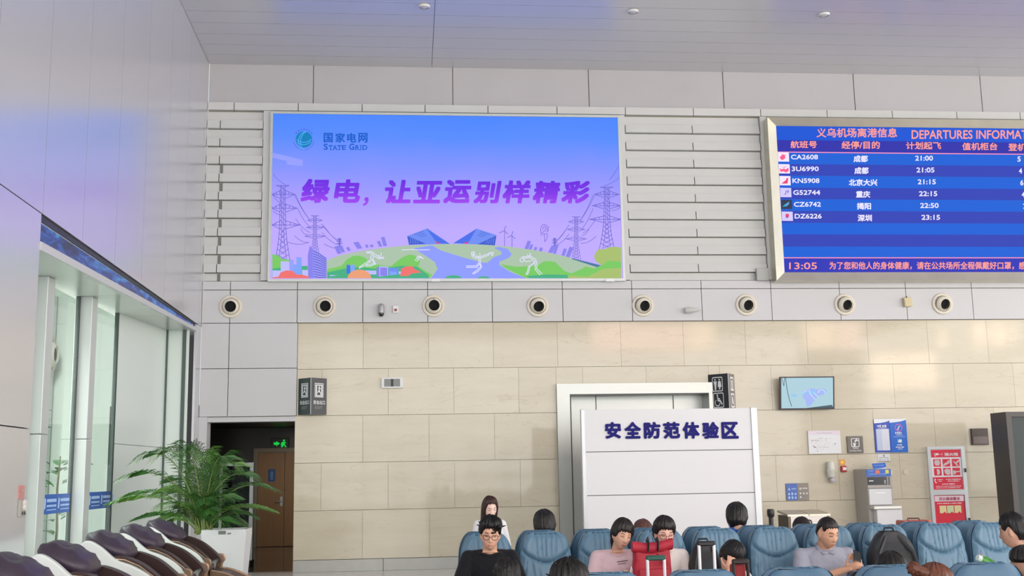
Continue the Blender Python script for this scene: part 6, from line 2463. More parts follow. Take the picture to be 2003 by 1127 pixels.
# fronds: (tip in the picture, sag); all rise from the clump
tips = [(215, 985), (232, 940), (262, 905), (300, 900), (345, 895), (352, 888), (400, 900), (425, 925), (448, 908), (470, 920), (505, 940), (540, 960), (535, 1000), (500, 1012), (270, 1015), (318, 1018), (240, 975),
        (330, 950), (300, 970), (430, 985), (460, 980), (480, 1030), (355, 1000), (410, 1005), (295, 1035), (385, 930), (440, 1030), (350, 970), (420, 955), (400, 985), (310, 1000), (465, 1005)]
base = Vector((pcx.x, YP + .05, hz_ + .02))
nf = 0
for ti, (px_, py_) in enumerate(tips):
    Yt = YP + rp_.uniform(-.6, .6)
    tip = onY(px_, py_, Yt) - base
    b0_ = Vector((rp_.uniform(-.12, .12), rp_.uniform(-.12, .12), 0))
    d = tip - b0_
    up = Vector((d.x * .35, d.y * .35, max(d.z * 1.35 + .12, .35)))
    m = MB()
    N = 20
    pts = []
    for k in range(N + 1):
        t = k / N
        c1 = b0_ * (1 - t) ** 2 + (b0_ + up) * 2 * t * (1 - t) + tip * t * t
        pts.append(c1)
    m.tube(pts, [.012 * (1 - .8 * k / N) for k in range(N + 1)], 5, 1)
    L_ = d.length
    for k in range(6, N * 2 + 1):
        t = k / (2 * N)
        i_ = min(int(t * N), N - 1)
        f_ = t * N - i_
        p = pts[i_].lerp(pts[i_ + 1], f_)
        tg = (pts[i_ + 1] - pts[i_]).normalized()
        sd = tg.cross(Vector((0, 0, 1)))
        sd = sd.normalized() if sd.length > .05 else Vector((1, 0, 0))
        for sg in (-1, 1):
            ll = (.13 + .28 * math.sin(math.pi * min(1, .12 + t * .86))) * min(1.0, .55 + L_ * .5) * rp_.uniform(.85, 1.1)
            dr_ = (sd * sg * .8 + tg * .75 + Vector((0, 0, .18))).normalized()
            e1 = p + dr_ * ll * .55
            e2 = p + dr_ * ll + Vector((0, 0, -.30 * ll))
            wv = tg * .0075
            m.add([p - wv * .5, p + wv * .5, e1 + wv, e2, e1 - wv], [(0, 1, 2, 3, 4)], 0)
    m.build('frond', [M_FROND if ti % 3 else M_FROND2, M_STALK], palm, local=True)
for k in range(5):
    m = MB()
    a = k * 1.25
    b0_ = Vector((math.cos(a) * .08, math.sin(a) * .08, -.02))
    m.tube([b0_, b0_ * 1.3 + Vector((0, 0, .16)), b0_ * 1.5 + Vector((0, 0, .3))], [.018, .015, .01], 7)
    m.build('stem', M_STALK, palm, local=True, smooth=60)

# ------------------------------------------------------------------ standing digital advert screen in the passage mouth
YSb = 21.6
c0, c1 = onY(431, 906, YSb), onY(497, 906, YSb)
sb = thing('standing_screen', 'tall switched off grey framed standing screen in the dark passage behind the palm', 'screen', ((c0.x + c1.x) / 2, YSb, 0))
w2, hh = (c1.x - c0.x) / 2, c0.z
m = MB()
m.ring_prism([(-w2, .12), (w2, .12), (w2, hh), (-w2, hh)], [(-w2 + .05, .2), (w2 - .07, .2), (w2 - .07, hh - .06), (-w2 + .05, hh - .06)], -.04, .06, 'y')
m.build('screen_frame', mat('grey_aluminium', (150, 152, 154), 0.35, metal=0.5), sb, local=True)
m = MB()
m.box(-w2 + .045, w2 - .065, -.02, .05, .195, hh - .055)
m.build('black_glass', mat('black_mirror_glass', (6, 8, 10), 0.06, spec=0.25), sb, local=True)
m = MB()
m.box(-w2, w2, -.2, .25, 0, .12, 0, .01)
m.build('foot', M_BLACK, sb, local=True)
m = MB()
m.add([(-.02, -.023, hh * .55), (.06, -.023, hh * .55), (.03, -.023, hh * .49), (.022, -.023, hh * .49), (.045, -.023, hh * .535), (-.02, -.023, hh * .535)], [(0, 1, 4, 5), (1, 2, 3, 4)])
m.build('screen_mark', mat('dim_grey_mark', (84, 92, 92), 0.5), sb, local=True)

# ------------------------------------------------------------------ people
M_SKIN = {}


def skin(c):
    k = 'skin_%d_%d_%d' % c
    return mat(k, c, 0.5, spec=0.3, var=0.03, vscale=30)


def hair_mat(c):
    return mat('hair_%d_%d_%d' % c, c, 0.42, spec=0.35, bump=0.5, bscale=70, var=0.25, vscale=40, stretch=(1, 1, .25))


HA, HB, HC = 0.074, 0.094, 0.116


def head_pt(d, wide=1.0):
    """surface of a head in its own frame: face towards -y, z up, origin midway"""
    p = Vector((d.x * HA * wide, d.y * HB, d.z * HC))
    lo = smoothstep(0.0, 1.0, -p.z / HC)
    p.x *= 1 - 0.30 * lo ** 1.3
    if p.y > 0:
        p.y *= 1 - 0.55 * lo ** 1.2
        p.y *= 1.05
    if d.z > 0.3:
        p.x *= 1 + 0.05 * smoothstep(0.3, 0.8, d.z)
    if d.y < 0:
        f = smoothstep(0.25, 0.85, -d.y)
        p.y = p.y + f * 0.006
        if d.z < -0.2:
            p.y -= 0.010 * smoothstep(0.2, 0.8, -d.z) * f
        ax = abs(p.x)
        z = p.z
        # nose, sockets, brow, lips, chin, cheeks
        bridge = smoothstep(0.026, -0.030, z) * (1 - smoothstep(-0.033, -0.042, z))
        p.y -= f * (0.021 * bridge ** 1.2 * math.exp(-(ax / (0.0085 + 0.006 * bridge)) ** 2))
        p.y -= f * 0.004 * math.exp(-((ax - 0.013) / 0.006) ** 2 - ((z + 0.033) / 0.008) ** 2)
        p.y += f * 0.009 * math.exp(-((ax - 0.031) / 0.016) ** 2 - ((z - 0.010) / 0.013) ** 2)
        p.y -= f * 0.0045 * math.exp(-((ax - 0.03) / 0.014) ** 2 - ((z - 0.008) / 0.008) ** 2)
        p.y -= f * 0.004 * math.exp(-((z - 0.032) / 0.011) ** 2 - (ax / 0.05) ** 2)
        p.y -= f * 0.006 * math.exp(-((z + 0.058) / 0.006) ** 2 - (ax / 0.020) ** 2)
        p.y -= f * 0.006 * math.exp(-((z + 0.069) / 0.006) ** 2 - (ax / 0.018) ** 2)
        p.y += f * 0.003 * math.exp(-((z + 0.0635) / 0.0025) ** 2 - (ax / 0.024) ** 2)
        p.y -= f * 0.006 * math.exp(-((z + 0.094) / 0.013) ** 2 - (ax / 0.02) ** 2)
        p.y -= f * 0.004 * math.exp(-((ax - 0.043) / 0.016) ** 2 - ((z + 0.018) / 0.02) ** 2)
    return p


def face_at(x, z, out=0.0):
    """point on the face surface above (x, z) of the head frame, moved out by `out`"""
    d = Vector((x / HA, -1.0, z / HC))
    lo, hi = 0.05, 2.0
    best = None
    # search the direction whose surface point has this x and z
    dx, dz = x / HA, z / HC
    for _ in range(12):
        yy = -math.sqrt(max(0.02, 1 - dx * dx - dz * dz))
        v = Vector((dx, yy, dz)).normalized()
        p = head_pt(v)
        dx += (x - p.x) / HA * 0.8
        dz += (z - p.z) / HC * 0.8
        best = p
    return Vector((x, best.y - out, z))


def add_strip(mb, pts, w, m, out=0.0018, taper=True):
    """thin strip lying on the face through (x, z) points"""
    n = len(pts)
    vs = []
    for i, (x, z) in enumerate(pts):
        a = pts[max(i - 1, 0)]
        b = pts[min(i + 1, n - 1)]
        tx, tz = b[0] - a[0], b[1] - a[1]
        L = math.hypot(tx, tz) or 1
        k = (0.35 + 0.65 * math.sin(math.pi * (i + .5) / n)) if taper else 1
        nx, nz = -tz / L * w * .5 * k, tx / L * w * .5 * k
        vs.append(face_at(x + nx, z + nz, out))
        vs.append(face_at(x - nx, z - nz, out))
    mb.add(vs, [(2 * i, 2 * i + 1, 2 * i + 3, 2 * i + 2) for i in range(n - 1)], m)


def head_rot(yaw, pitch, roll=0.0):
    """yaw turns the face to the viewer's right (+), pitch > 0 bows the face down, roll > 0 leans the crown to the right"""
    return Matrix.Rotation(yaw, 3, 'Z') @ Matrix.Rotation(roll, 3, 'Y') @ Matrix.Rotation(pitch, 3, 'X')


def remesh(mb, voxel, smooth_it=3):
    me = mb.mesh('tmp', [])
    o = bpy.data.objects.new('tmp', me)
    COL.objects.link(o)
    r = o.modifiers.new('r', 'REMESH')
    r.mode = 'VOXEL'
    r.voxel_size = voxel
    sm = o.modifiers.new('s', 'SMOOTH')
    sm.factor = 0.5
    sm.iterations = smooth_it
    dg = bpy.context.evaluated_depsgraph_get()
    dg.update()
    ev = bpy.data.meshes.new_from_object(o.evaluated_get(dg))
    out = MB()
    out.v = [v.co.copy() for v in ev.vertices]
    out.f = [list(p.vertices) for p in ev.polygons]
    out.m = [0] * len(out.f)
    bpy.data.objects.remove(o)
    bpy.data.meshes.remove(me)
    bpy.data.meshes.remove(ev)
    return out


def add_hand(mb, wrist, direc, palm_n, curl=0.5, side=1, spread=0.12, k=1.0):
    """palm and five fingers; direc towards the fingertips, palm_n out of the palm, side: thumb direction sign"""
    d = Vector(direc).normalized()
    n = Vector(palm_n)
    n = (n - d * n.dot(d)).normalized()
    w = d.cross(n) * side          # towards the thumb
    W = Vector(wrist)
    rot = Matrix((w, d, n)).transposed()
    mb.ell(W + d * 0.048 * k, (0.041 * k, 0.056 * k, 0.0165 * k), rot, 16, 10)
    mb.cap(W - d * .02, W + d * .03, .024 * k, .026 * k, 12)
    for i, (off, ln) in enumerate(((0.028, .072), (0.0095, .080), (-0.0095, .074), (-0.027, .058))):
        p = W + d * (0.088 - abs(i - 1.2) * .004) * k + w * off * k
        a = 0.15
        dirv = (d + w * spread * (1.2 - i) * .5).normalized()
        for s_, (f_, r_) in enumerate(((.45, .0088), (.32, .0080), (.27, .0070))):
            a += curl * (0.55 + .25 * s_)
            v = dirv * math.cos(a) + n * math.sin(a)
            q = p + v * ln * f_ * k
            mb.cap(p, q, r_ * k, r_ * .92 * k, 8)
            p = q
    p = W + d * .022 * k + w * .032 * k + n * .006 * k
    for f_, r_, mixd in ((.040, .0115, .75), (.030, .0098, 1.0), (.024, .0085, 1.2)):
        v = (w * (1.3 - mixd * .7) + d * mixd * .9 + n * (.25 + curl * .35 * mixd)).normalized()
        q = p + v * f_ * k
        mb.cap(p, q, r_ * k, r_ * .9 * k, 8)
        p = q


POSE = dict(pelvis=(0, -.02, .545), waist=(0, .02, .70), chest=(0, .055, .88), neck=(0, .045, 1.045), head=(0, .015, 1.185),
            sh=.172, shz=.985, shy=.06, elL=(-.245, -.02, .73), elR=(.245, -.02, .73), wrL=(-.12, -.26, .66), wrR=(.12, -.26, .66),
            hdL=(.35, -1, -.15), hdR=(-.35, -1, -.15), pnL=(.3, 0, -1), pnR=(-.3, 0, -1), curl=.5, kneeL=(-.11, -.43, .53), kneeR=(.11, -.43, .53), ankL=(-.11, -.43, .09), ankR=(.11, -.43, .09), stand=False)


SINK = {}


def person(label, X, Y, rz, s=1.0, pose=None, look=(0, 0, 0), hs=1.0, skin_c=(214, 168, 142), hair_c=(24, 20, 20), hair='short', shirt=(30, 30, 34), sleeve=.55, trousers=(52, 56, 66), collar=False, detail=True, z0=0.0,
           glasses=None, neckline=.0, fat=1.0, female=False, shirt_wr=.006, hair_opts=None):
    P = dict(POSE)
    P.update(pose or {})
    V = {k: Vector(v) for k, v in P.items() if isinstance(v, tuple)}
    sit = 0.0
    if not P['stand']:
        # slumped sitting: the trunk sinks while seat and feet stay where they are
        sit = z0 / s
        for k in ('waist', 'chest', 'neck', 'head'):
            V[k].z += sit * max(0.0, min(1.0, (V[k].z - .56) / .40))
        for k in ('elL', 'elR', 'wrL', 'wrR'):
            V[k].z += sit
        P['shz'] += sit
        z0 = 0.0
    root = thing('person', label, 'person', (X, Y, z0), rz)
    SINK[root.name] = sit
    Q = lambda v: Vector(v)
    vox = .0062 if detail else .011
    _nd = Vector(((V['neck'].x - POSE['neck'][0]) * .7, (V['neck'].y - POSE['neck'][1]) * .7, 0)) if not P['stand'] else Vector((0, 0, 0))
    shL = Vector((-P['sh'], P['shy'], P['shz'])) + _nd
    shR = Vector((P['sh'], P['shy'], P['shz'])) + _nd
    HR = head_rot(*look)
    hc = V['head']
    # ---- body: one surface
    b = MB()
    nu, nv = 72, 60

    def hp(d, p):
        return head_pt(d)
    b.ell(hc, (1, 1, 1), HR @ Matrix.Scale(hs, 3), nu, nv, 0, hp)
    for sx in (-1, 1):
        b.ell(hc + HR @ (Vector((sx * .0735, .012, -.004)) * hs), (.009 * hs, .018 * hs, .031 * hs), HR @ Matrix.Rotation(sx * R(18), 3, 'Z'), 12, 10)
    skull_base = hc + HR @ (Vector((0, .022, -.07)) * hs)
    nr = (.048 if female else .056) * min(fat, 1.1)
    b.cap(V['neck'] + Vector((0, .035, -.015)), skull_base, nr * 1.04, nr * .95, 18)
    f = fat
    w_sh = P['sh']
    tr = [(V['pelvis'] + Vector((0, 0, -.06)), .15 * f, .11 * f), (V['pelvis'], .165 * f, .12 * f), (V['waist'], .142 * f, .105 * f), (V['chest'], .158 * f, .11 * f),
          ((shL + shR) / 2 + Vector((0, 0, -.02)), w_sh * .93, .088), ((shL + shR) / 2 + Vector((0, -.005, .035)), w_sh * .62, .068), (V['neck'] + Vector((0, 0, .0)), .062, .056)]
    b.loft(tr, 28)
    for side, sh, el, wr, hd, pn in ((-1, shL, V['elL'], V['wrL'], V['hdL'], V['pnL']), (1, shR, V['elR'], V['wrR'], V['hdR'], V['pnR'])):
        b.cap(sh, el, .043 * min(f, 1.15), .039 * min(f, 1.15), 16)
        b.cap(el, wr, .039 * min(f, 1.15), .026, 16)
        add_hand(b, wr, hd, pn, P['curl'], side if Vector(hd).cross(Vector(pn)).x * side < 0 else -side, k=.96 if female else 1.04)
    for kn, an, sx in ((V['kneeL'], V['ankL'], -1), (V['kneeR'], V['ankR'], 1)):
        hip = V['pelvis'] + Vector((sx * .09, 0, -.01))
        b.cap(hip, kn, .075 * f, .052, 16)
        b.cap(kn, an, .052, .034, 16)
        b.cap(an, an + Vector((0, -.12, -.045)), .036, .028, 12)
    b = remesh(b, vox, 2)
    # face drawn on in the same mesh
    base = len(b.v)
    F = MB()
    for sx in (-1, 1):
        add_strip(F, [(sx * x, z) for x, z in ((.015, .030), (.024, .0345), (.034, .0355), (.046, .031))], .0065 if not female else .0045, 1)
        add_strip(F, [(sx * x, z) for x, z in ((.018, .0085), (.025, .006), (.033, .0055), (.041, .0075), (.046, .0105))], .0052, 1, .0022)
        add_strip(F, [(sx * x, z) for x, z in ((.018, .012), (.026, .0155), (.034, .0155), (.043, .0125))], .0022, 2, .0016)  # upper-lid shade drawn as a strip of darker skin
        add_strip(F, [(sx * x, z) for x, z in ((.006, -.039), (.010, -.0405), (.013, -.039))], .004, 2, .0015)
    add_strip(F, [(x, -.0592 + .0022 * math.cos(x * 90)) for x in (-.021, -.014, -.007, 0, .007, .014, .021)], .0075, 3, .0012)
    add_strip(F, [(x, -.069 + 8 * x * x) for x in (-.018, -.012, -.006, 0, .006, .012, .018)], .0085, 3, .0012)
    add_strip(F, [(x, -.0636 + 6 * x * x) for x in (-.023, -.015, -.007, 0, .007, .015, .023)], .0022, 2, .0022)
    for v, in zip(F.v):
        pass
    F.v = [hc + HR @ (v * hs) for v in F.v]
    b.add(F.v, F.f, 0)
    b.m[len(b.m) - len(F.f):] = F.m
    dk = tuple(int(c * .62) for c in skin_c)
    lipc = (min(255, int(skin_c[0] * .90)), int(skin_c[1] * .76), int(skin_c[2] * .76))
    if female:
        lipc = (min(255, int(skin_c[0] * .92)), int(skin_c[1] * .70), int(skin_c[2] * .70))
    b.build('body', [skin(skin_c), mat('brow_dark', (34, 26, 24), 0.6), skin(dk), skin(lipc)], root, smooth=180, local=True)
    # ---- shirt
    t = MB()
    e = .017
    loose = []
    for c, rx, ry in tr[:6]:
        loose.append((c, rx + e + (.006 if c.z < V['chest'].z else 0), ry + e + .006))
    nb = V['neck'] + Vector((0, 0, .0 - neckline))
    loose.append((nb + Vector((0, -.004, -.004)), .088 if not collar else .078, .084 if not collar else .074))
    t.loft(loose, 28)
    for sh, el, wr in ((shL, V['elL'], V['wrL']), (shR, V['elR'], V['wrR'])):
        t.ell(sh, (.060 * min(f, 1.12), .062 * min(f, 1.12), .060 * min(f, 1.12)))
        t.cap(V['neck'].lerp(sh, .35) + Vector((0, .01, -.012)), sh, .050, .058, 16)
        if sleeve <= 1:
            t.tube([sh + (sh - el) * .12, sh, sh.lerp(el, sleeve * .5), sh.lerp(el, sleeve)], [.045, .060 * min(f, 1.12), .061 * min(f, 1.12), .064 * min(f, 1.12)], 18)
        else:
            t.tube([sh + (sh - el) * .12, sh, sh.lerp(el, .5), el], [.045, .060, .058, .053], 18)
            t.cap(el, el + (wr - el) * .02, .054, .054, 16)
            t.tube([el, el.lerp(wr, sleeve - 1.02)], [.053, .039], 18)
    t = remesh(t, .0085 if detail else .013, 2)
    for i, v in enumerate(t.v):
        q = noise.noise(Vector((v.x * 9, v.y * 9, v.z * 14))) * .6 + noise.noise(Vector((v.x * 20 + 3, v.y * 20, v.z * 26 + v.x * 20))) * .5
        c = V['chest']
        o = Vector((v.x - c.x, v.y - c.y, 0))
        if o.length > 1e-4:
            t.v[i] = v + o.normalized() * q * shirt_wr
    for i, v in enumerate(t.v):
        k_ = math.exp(-((v.x - V['neck'].x) / .055) ** 2) * smoothstep(V['neck'].y + .0, V['neck'].y - .07, v.y) * smoothstep(V['neck'].z - .06, V['neck'].z - .005, v.z)
        t.v[i] = v + Vector((0, 0, -.030 * k_ if not collar else 0))
    shm = mat('cloth_%d_%d_%d' % shirt, shirt, 0.8, spec=0.15, bump=0.15, bscale=220, sheen=.1)
    so_ = t.build('shirt', shm, root, smooth=180, local=True)
    if collar:
        c_ = MB()
        for sx in (-1, 1):
            c_.add([V['neck'] + Vector((sx * .002, -.068, -.035)), V['neck'] + Vector((sx * .05, -.072, -.045)), V['neck'] + Vector((sx * .085, -.03, .0)), V['neck'] + Vector((sx * .075, .045, .03)), V['neck'] + Vector((sx * .055, .05, .045)), V['neck'] + Vector((sx * .062, -.02, .03))],
                   [(0, 1, 2, 5), (5, 2, 3, 4)], 0)
        c_.add([V['neck'] + Vector((-.055, .05, .045)), V['neck'] + Vector((.055, .05, .045)), V['neck'] + Vector((.075, .06, .01)), V['neck'] + Vector((-.075, .06, .01))], [(0, 1, 2, 3)])
        co = c_.build('collar', shm, so_, smooth=60, local=True)
        sd = co.modifiers.new('thick', 'SOLIDIFY')
        sd.thickness = .006
    # ---- trousers and shoes
    t = MB()
    t.loft([(c, rx + .012, ry + .012) for c, rx, ry in (tr[0], tr[1], (tr[2][0] - Vector((0, 0, .05)), tr[2][1], tr[2][2]))], 24)
    for kn, an, sx in ((V['kneeL'], V['ankL'], -1), (V['kneeR'], V['ankR'], 1)):
        hip = V['pelvis'] + Vector((sx * .09, 0, -.01))
        t.cap(hip, kn, .092 * f, .067, 16)
        t.cap(kn, kn.lerp(an, .9), .067, .055, 16)
    t = remesh(t, .014, 3)
    t.build('trousers', mat('trousers_%d_%d_%d' % trousers, trousers, 0.8), root, smooth=180, local=True)
    for an in (V['ankL'], V['ankR']):
        m = MB()

        def shoe(d, p):
            q = Vector((d.x * .048, d.y * .135, d.z * .055))
            if q.z < -.028:
                q.z = -.028
            if q.y < -.02:
                q.z *= 1 - .45 * smoothstep(.02, .13, -q.y)
            return q
        m.ell((an.x, an.y - .055, .029 if not P['stand'] else .029), (1, 1, 1), None, 20, 14, 0, shoe)
        m.build('shoe', mat('dark_shoe', (40, 38, 38), 0.5), root, smooth=180, local=True)
    # ---- hair
    ho = dict(front=.052, side=-.012, back=-.078, th=.017, top=.010, fringe=0.0, noise=.004, part=0.0)
    if hair == 'bob':
        ho.update(front=.028, side=-.05, back=-.09, th=.02, fringe=.006)
    if hair == 'buzz':
        ho.update(front=.058, side=.02, back=-.06, th=.007, top=.004, noise=.0015)
    if hair == 'tied':
        ho.update(front=.056, side=.0, back=-.07, th=.013)
    if hair == 'long':
        ho.update(front=.062, side=-.08, back=-.10, th=.018, top=.008)
    ho.update(hair_opts or {})
    h = MB()

    def hr(d, p):
        p = head_pt(d)
        az = abs(math.atan2(d.x, -d.y))          # 0 at the face, pi at the nape
        a1 = smoothstep(R(38), R(72), az)
        a2 = smoothstep(R(95), R(140), az)
        hl = ho['front'] + ho['part'] * (.5 - abs(d.x)) + (ho['side'] - ho['front']) * a1 + (ho['back'] - ho['side']) * a2
        ear = math.exp(-((az - R(88)) / R(13)) ** 2)
        hl += ear * (.035 if hair not in ('bob', 'long') else 0)
        hl += .006 * math.sin(az * 23) * (1 - a1)
        mk = smoothstep(hl - .006, hl + .010, p.z)
        st = noise.noise(Vector((math.atan2(d.x, d.y) * 9, d.z * 1.6, 1.3))) * ho['noise'] * 1.6 + noise.noise(Vector((math.atan2(d.x, d.y) * 26, d.z * 3, 5))) * ho['noise']
        th = ho['th'] * (.55 + .45 * smoothstep(hl, hl + .05, p.z)) + ho['top'] * smoothstep(.02, .1, p.z) + st
        return p + d * (mk * th - (1 - mk) * .012)
    h.ell((0, .003, .004), (1, 1, 1), None, 110, 84, 0, hr)
    if hair == 'long':
        # straight lengths falling beside the face and behind to the shoulders
        def lk(u, v):
            a = R(58) + (2 * math.pi - R(116)) * u
            x, y = math.sin(a), -math.cos(a)
            z = .035 - v * ho.get('len', .20)
            wv = noise.noise(Vector((a * 12, v * 1.5, 0))) * .005
            rr_ = 1.10 + .05 * math.sin(v * 2.2) - .12 * v * v
            return Vector((x * (HA * rr_ + .012 + wv), y * (HB * rr_ * .92) + .012 + .012 * v, z))

        def lki(u, v):
            p = lk(u, v)
            return Vector((p.x * .80, (p.y - .01) * .80 + .01, p.z))
        h.grid(lk, 60, 16)
        h.grid(lki, 60, 16)
        h.grid(lambda u, v: lk(u, 1).lerp(lki(u, 1), v), 60, 1)
        h.grid(lambda u, v: lk(0, u).lerp(lki(0, u), v), 16, 1)
        h.grid(lambda u, v: lk(1, u).lerp(lki(1, u), v), 16, 1)
    if hair == 'pony' or ho.get('pony'):
        h.tube([Vector(q) for q in ((0, .085, .035), (.0, .125, .03), (.005, .145, -.02), (.008, .14, -.09), (.006, .125, -.15))], [.02, .032, .036, .028, .008], 14)
    if ho.get('bun'):
        bx_, by_, bz_, br_ = ho['bun']

        def bunf(d, p):
            return p * (1 + .12 * noise.noise(Vector((d.x * 4, d.y * 4, d.z * 4))) + .05 * math.sin(8 * math.atan2(d.x, d.z) + 6 * d.y))
        h.ell((bx_, by_, bz_), (br_, br_ * .9, br_), None, 28, 20, 0, bunf)
    if ho.get('tuft'):
        rr2 = random.Random(int(abs(X) * 100) + 3)
        for k in range(ho['tuft']):
            a, zz = rr2.uniform(0, 6.283), rr2.uniform(.25, .98)
            d = Vector((math.cos(a) * math.sqrt(1 - zz * zz), math.sin(a) * math.sqrt(1 - zz * zz), zz))
            p = head_pt(d) + d * (ho['th'])
            tg = Vector((rr2.uniform(-1, 1), rr2.uniform(-1, .6), rr2.uniform(-.2, .5)))
            e_ = p + d * rr2.uniform(.008, .02) + tg * .022
            h.cap(p - d * .01, e_, .009, .0025, 6)
    h.v = [hc + HR @ (v * hs) for v in h.v]
    h.build('hair', hair_mat(hair_c), root, smooth=180, local=True)
    if glasses:
        g = MB()
        for sx in (-1, 1):
            ring = []
            for k in range(25):
                a = 2 * math.pi * k / 24
                x = sx * .0335 + .0235 * math.copysign(abs(math.cos(a)) ** .75, math.cos(a))
                z = .003 + .0185 * math.copysign(abs(math.sin(a)) ** .75, math.sin(a))
                ring.append(Vector((x, -.100 + abs(x) * abs(x) * 4.5, z)))
            g.tube(ring, .0022, 6, caps=False)
            g.tube([Vector((sx * .056, -.087, .010)), Vector((sx * .077, -.05, .010)), Vector((sx * .079, .01, .006)), Vector((sx * .078, .022, -.008))], .0019, 6)
        g.tube([Vector((-.010, -.1, .007)), Vector((0, -.1025, .0095)), Vector((.010, -.1, .007))], .002, 6)
        g.v = [hc + HR @ (v * hs) for v in g.v]
        g.build('glasses', mat('glasses_%d_%d_%d' % glasses, glasses, 0.3, metal=.3), root, smooth=60, local=True)
    if s != 1.0:
        root.scale = (s, s, s)
    return root


def seat_x(i, Yp, front=True):
    return X_REF + (i - 1) * PITCH


def wpt(root, p):
    """local pose point of a person -> place"""
    s = root.scale.x
    return root.location + Matrix.Rotation(root.rotation_euler.z, 3, 'Z') @ ((Vector(p) + Vector((0, 0, SINK[root.name]))) * s)


def place_head(px, py, Y, headz, heady, rz=0.0, s=1.0, headx=0.0):
    """x and lift of a figure so that its head centre appears at (px, py) at distance Y"""
    p = onY(px, py, Y)
    off = Matrix.Rotation(rz, 3, 'Z') @ Vector((headx, heady, 0)) * s
    return p.x - off.x, Y - off.y, p.z - headz * s


# man in black T-shirt, front row, far left seat
hy = (0, -.13, 1.165)
pz = dict(chest=(0, .0, .88), neck=(0, -.07, 1.035), head=hy, waist=(0, .02, .70), elL=(-.27, -.12, .72), elR=(.26, -.12, .72), wrL=(-.09, -.33, .68), wrR=(.08, -.33, .66), hdL=(.5, -.8, .2), hdR=(-.4, -.8, .1), pnL=(.6, .2, .5), pnR=(-.5, .3, .5), curl=.55)
X, Y, dz = place_head(959, 1047.5, 9.55, hy[2], hy[1], 0, 1.04)
man_b = person('man in black T-shirt and dark rimmed glasses sitting with head bowed over a phone', X, Y, 0, 1.04, pz, (R(-2), R(9), R(3)), 1.02, (226, 176, 150), (14, 13, 15), 'short', (26, 27, 32), .72, (40, 44, 54), glasses=(52, 40, 44), z0=dz,
               hair_opts=dict(front=.058, th=.022, top=.016, noise=.007, tuft=26, side=.0), fat=1.06)
# standing girl behind him
hy = (0, -.03, 1.49)
pz = dict(stand=True, pelvis=(0, 0, .86), waist=(0, .0, 1.02), chest=(0, .0, 1.18), neck=(0, -.005, 1.345), head=hy, shz=1.285, shy=.0, sh=.155, elL=(-.22, .02, 1.02), elR=(.22, .02, 1.02), wrL=(-.16, -.16, .9), wrR=(.16, -.16, .9),
          kneeL=(-.09, -.01, .46), kneeR=(.09, -.01, .46), ankL=(-.09, .02, .08), ankR=(.09, .02, .08))
X, Y, dz = place_head(958, 995, 12.4, hy[2], hy[1])
sc = onY(958, 995, 12.4).z / hy[2]
girl = person('young woman with shoulder length brown hair standing behind the man in black T-shirt', onY(958, 995, 12.4).x, 12.4, 0, sc, pz, (R(14), R(18), R(-2)), .98 / sc * .98, (240, 205, 190), (60, 38, 34), 'long', (236, 234, 236), 1.6, (60, 62, 80), female=True,
              hair_opts=dict(front=.064, part=.012))
m = MB()
gl = girl
for sx in (-1, 1):
    m.tube([Vector((sx * .10, -.13, 1.05)), Vector((sx * .12, -.14, 1.2)), Vector((sx * .11, -.09, 1.335)), Vector((sx * .09, .02, 1.335)), Vector((sx * .1, .1, 1.25)), Vector((sx * .1, .12, 1.1))], .022, 8, flat=.4)
bpk = thing('backpack', 'dark backpack worn by the young woman standing behind the man in black', 'backpack', tuple(girl.location), 0)
bpk.scale = (sc, sc, sc)
m.build('strap', mat('black_nylon', (26, 28, 34), 0.6), bpk, smooth=60, local=True)
m = MB()
m.ell((0, .2, 1.16), (.14, .085, .2), None, 20, 14)
m.build('pack_body', mat('black_nylon', (26, 28, 34), 0.6), bpk, smooth=180, local=True)

# woman in pink
hy = (.045, -.12, 1.165)
pz = dict(chest=(0, .01, .88), neck=(.015, -.05, 1.03), head=hy, elL=(-.225, -.06, .70), elR=(.21, -.09, .72), wrL=(-.02, -.30, .76), wrR=(.07, -.32, .80), hdL=(.8, -.5, .3), hdR=(-.2, -.6, .7), pnL=(.3, .2, .8), pnR=(-.9, .2, .2), sh=.16, curl=.6)
X, Y, dz = place_head(1216, 1048, 9.5, hy[2], hy[1], 0, 1.0, hy[0])
wpink = person('woman in pale pink T-shirt with dark fringe sitting left of the red backpack, head bowed', X, Y, 0, 1.0, pz, (R(16), R(13), R(10)), 1.0, (216, 170, 146), (34, 26, 26), 'bob', (214, 186, 192), .62, (70, 76, 96), female=True, z0=dz,
               hair_opts=dict(front=.042, side=-.02, th=.02, top=.010, pony=True))
m = MB()
for k, (a, b_) in enumerate(((.905, 12), (.89, 9))):
    pass
# printed words on the shirt front
tmp = [o for o in wpink.children if o.name.startswith('shirt')][0]
bv = BVHTree.FromPolygons([v.co for v in tmp.data.vertices], [p.vertices for p in tmp.data.polygons])
r_ = random.Random(5)
for row, (z_, n_) in enumerate(((.945 + SINK[wpink.name], 9), (.928 + SINK[wpink.name], 7))):
    for k in range(n_):
        x0p = .0 + k * .0105 + row * .006
        q = []
        for (u, v) in ((x0p, z_), (x0p + .008, z_), (x0p + .008, z_ + .009 - row * .003), (x0p, z_ + .009 - row * .003)):
            hit = bv.ray_cast(Vector((u, -1, v + k * .0012)), Vector((0, 1, 0)))
            q.append((hit[0] if hit[0] else Vector((u, -.12, v))) + Vector((0, -.002, 0)))
        m.add(q, [(0, 1, 2, 3)])
m.build('shirt_print', mat('dark_print', (70, 56, 66), 0.7), tmp, local=True)

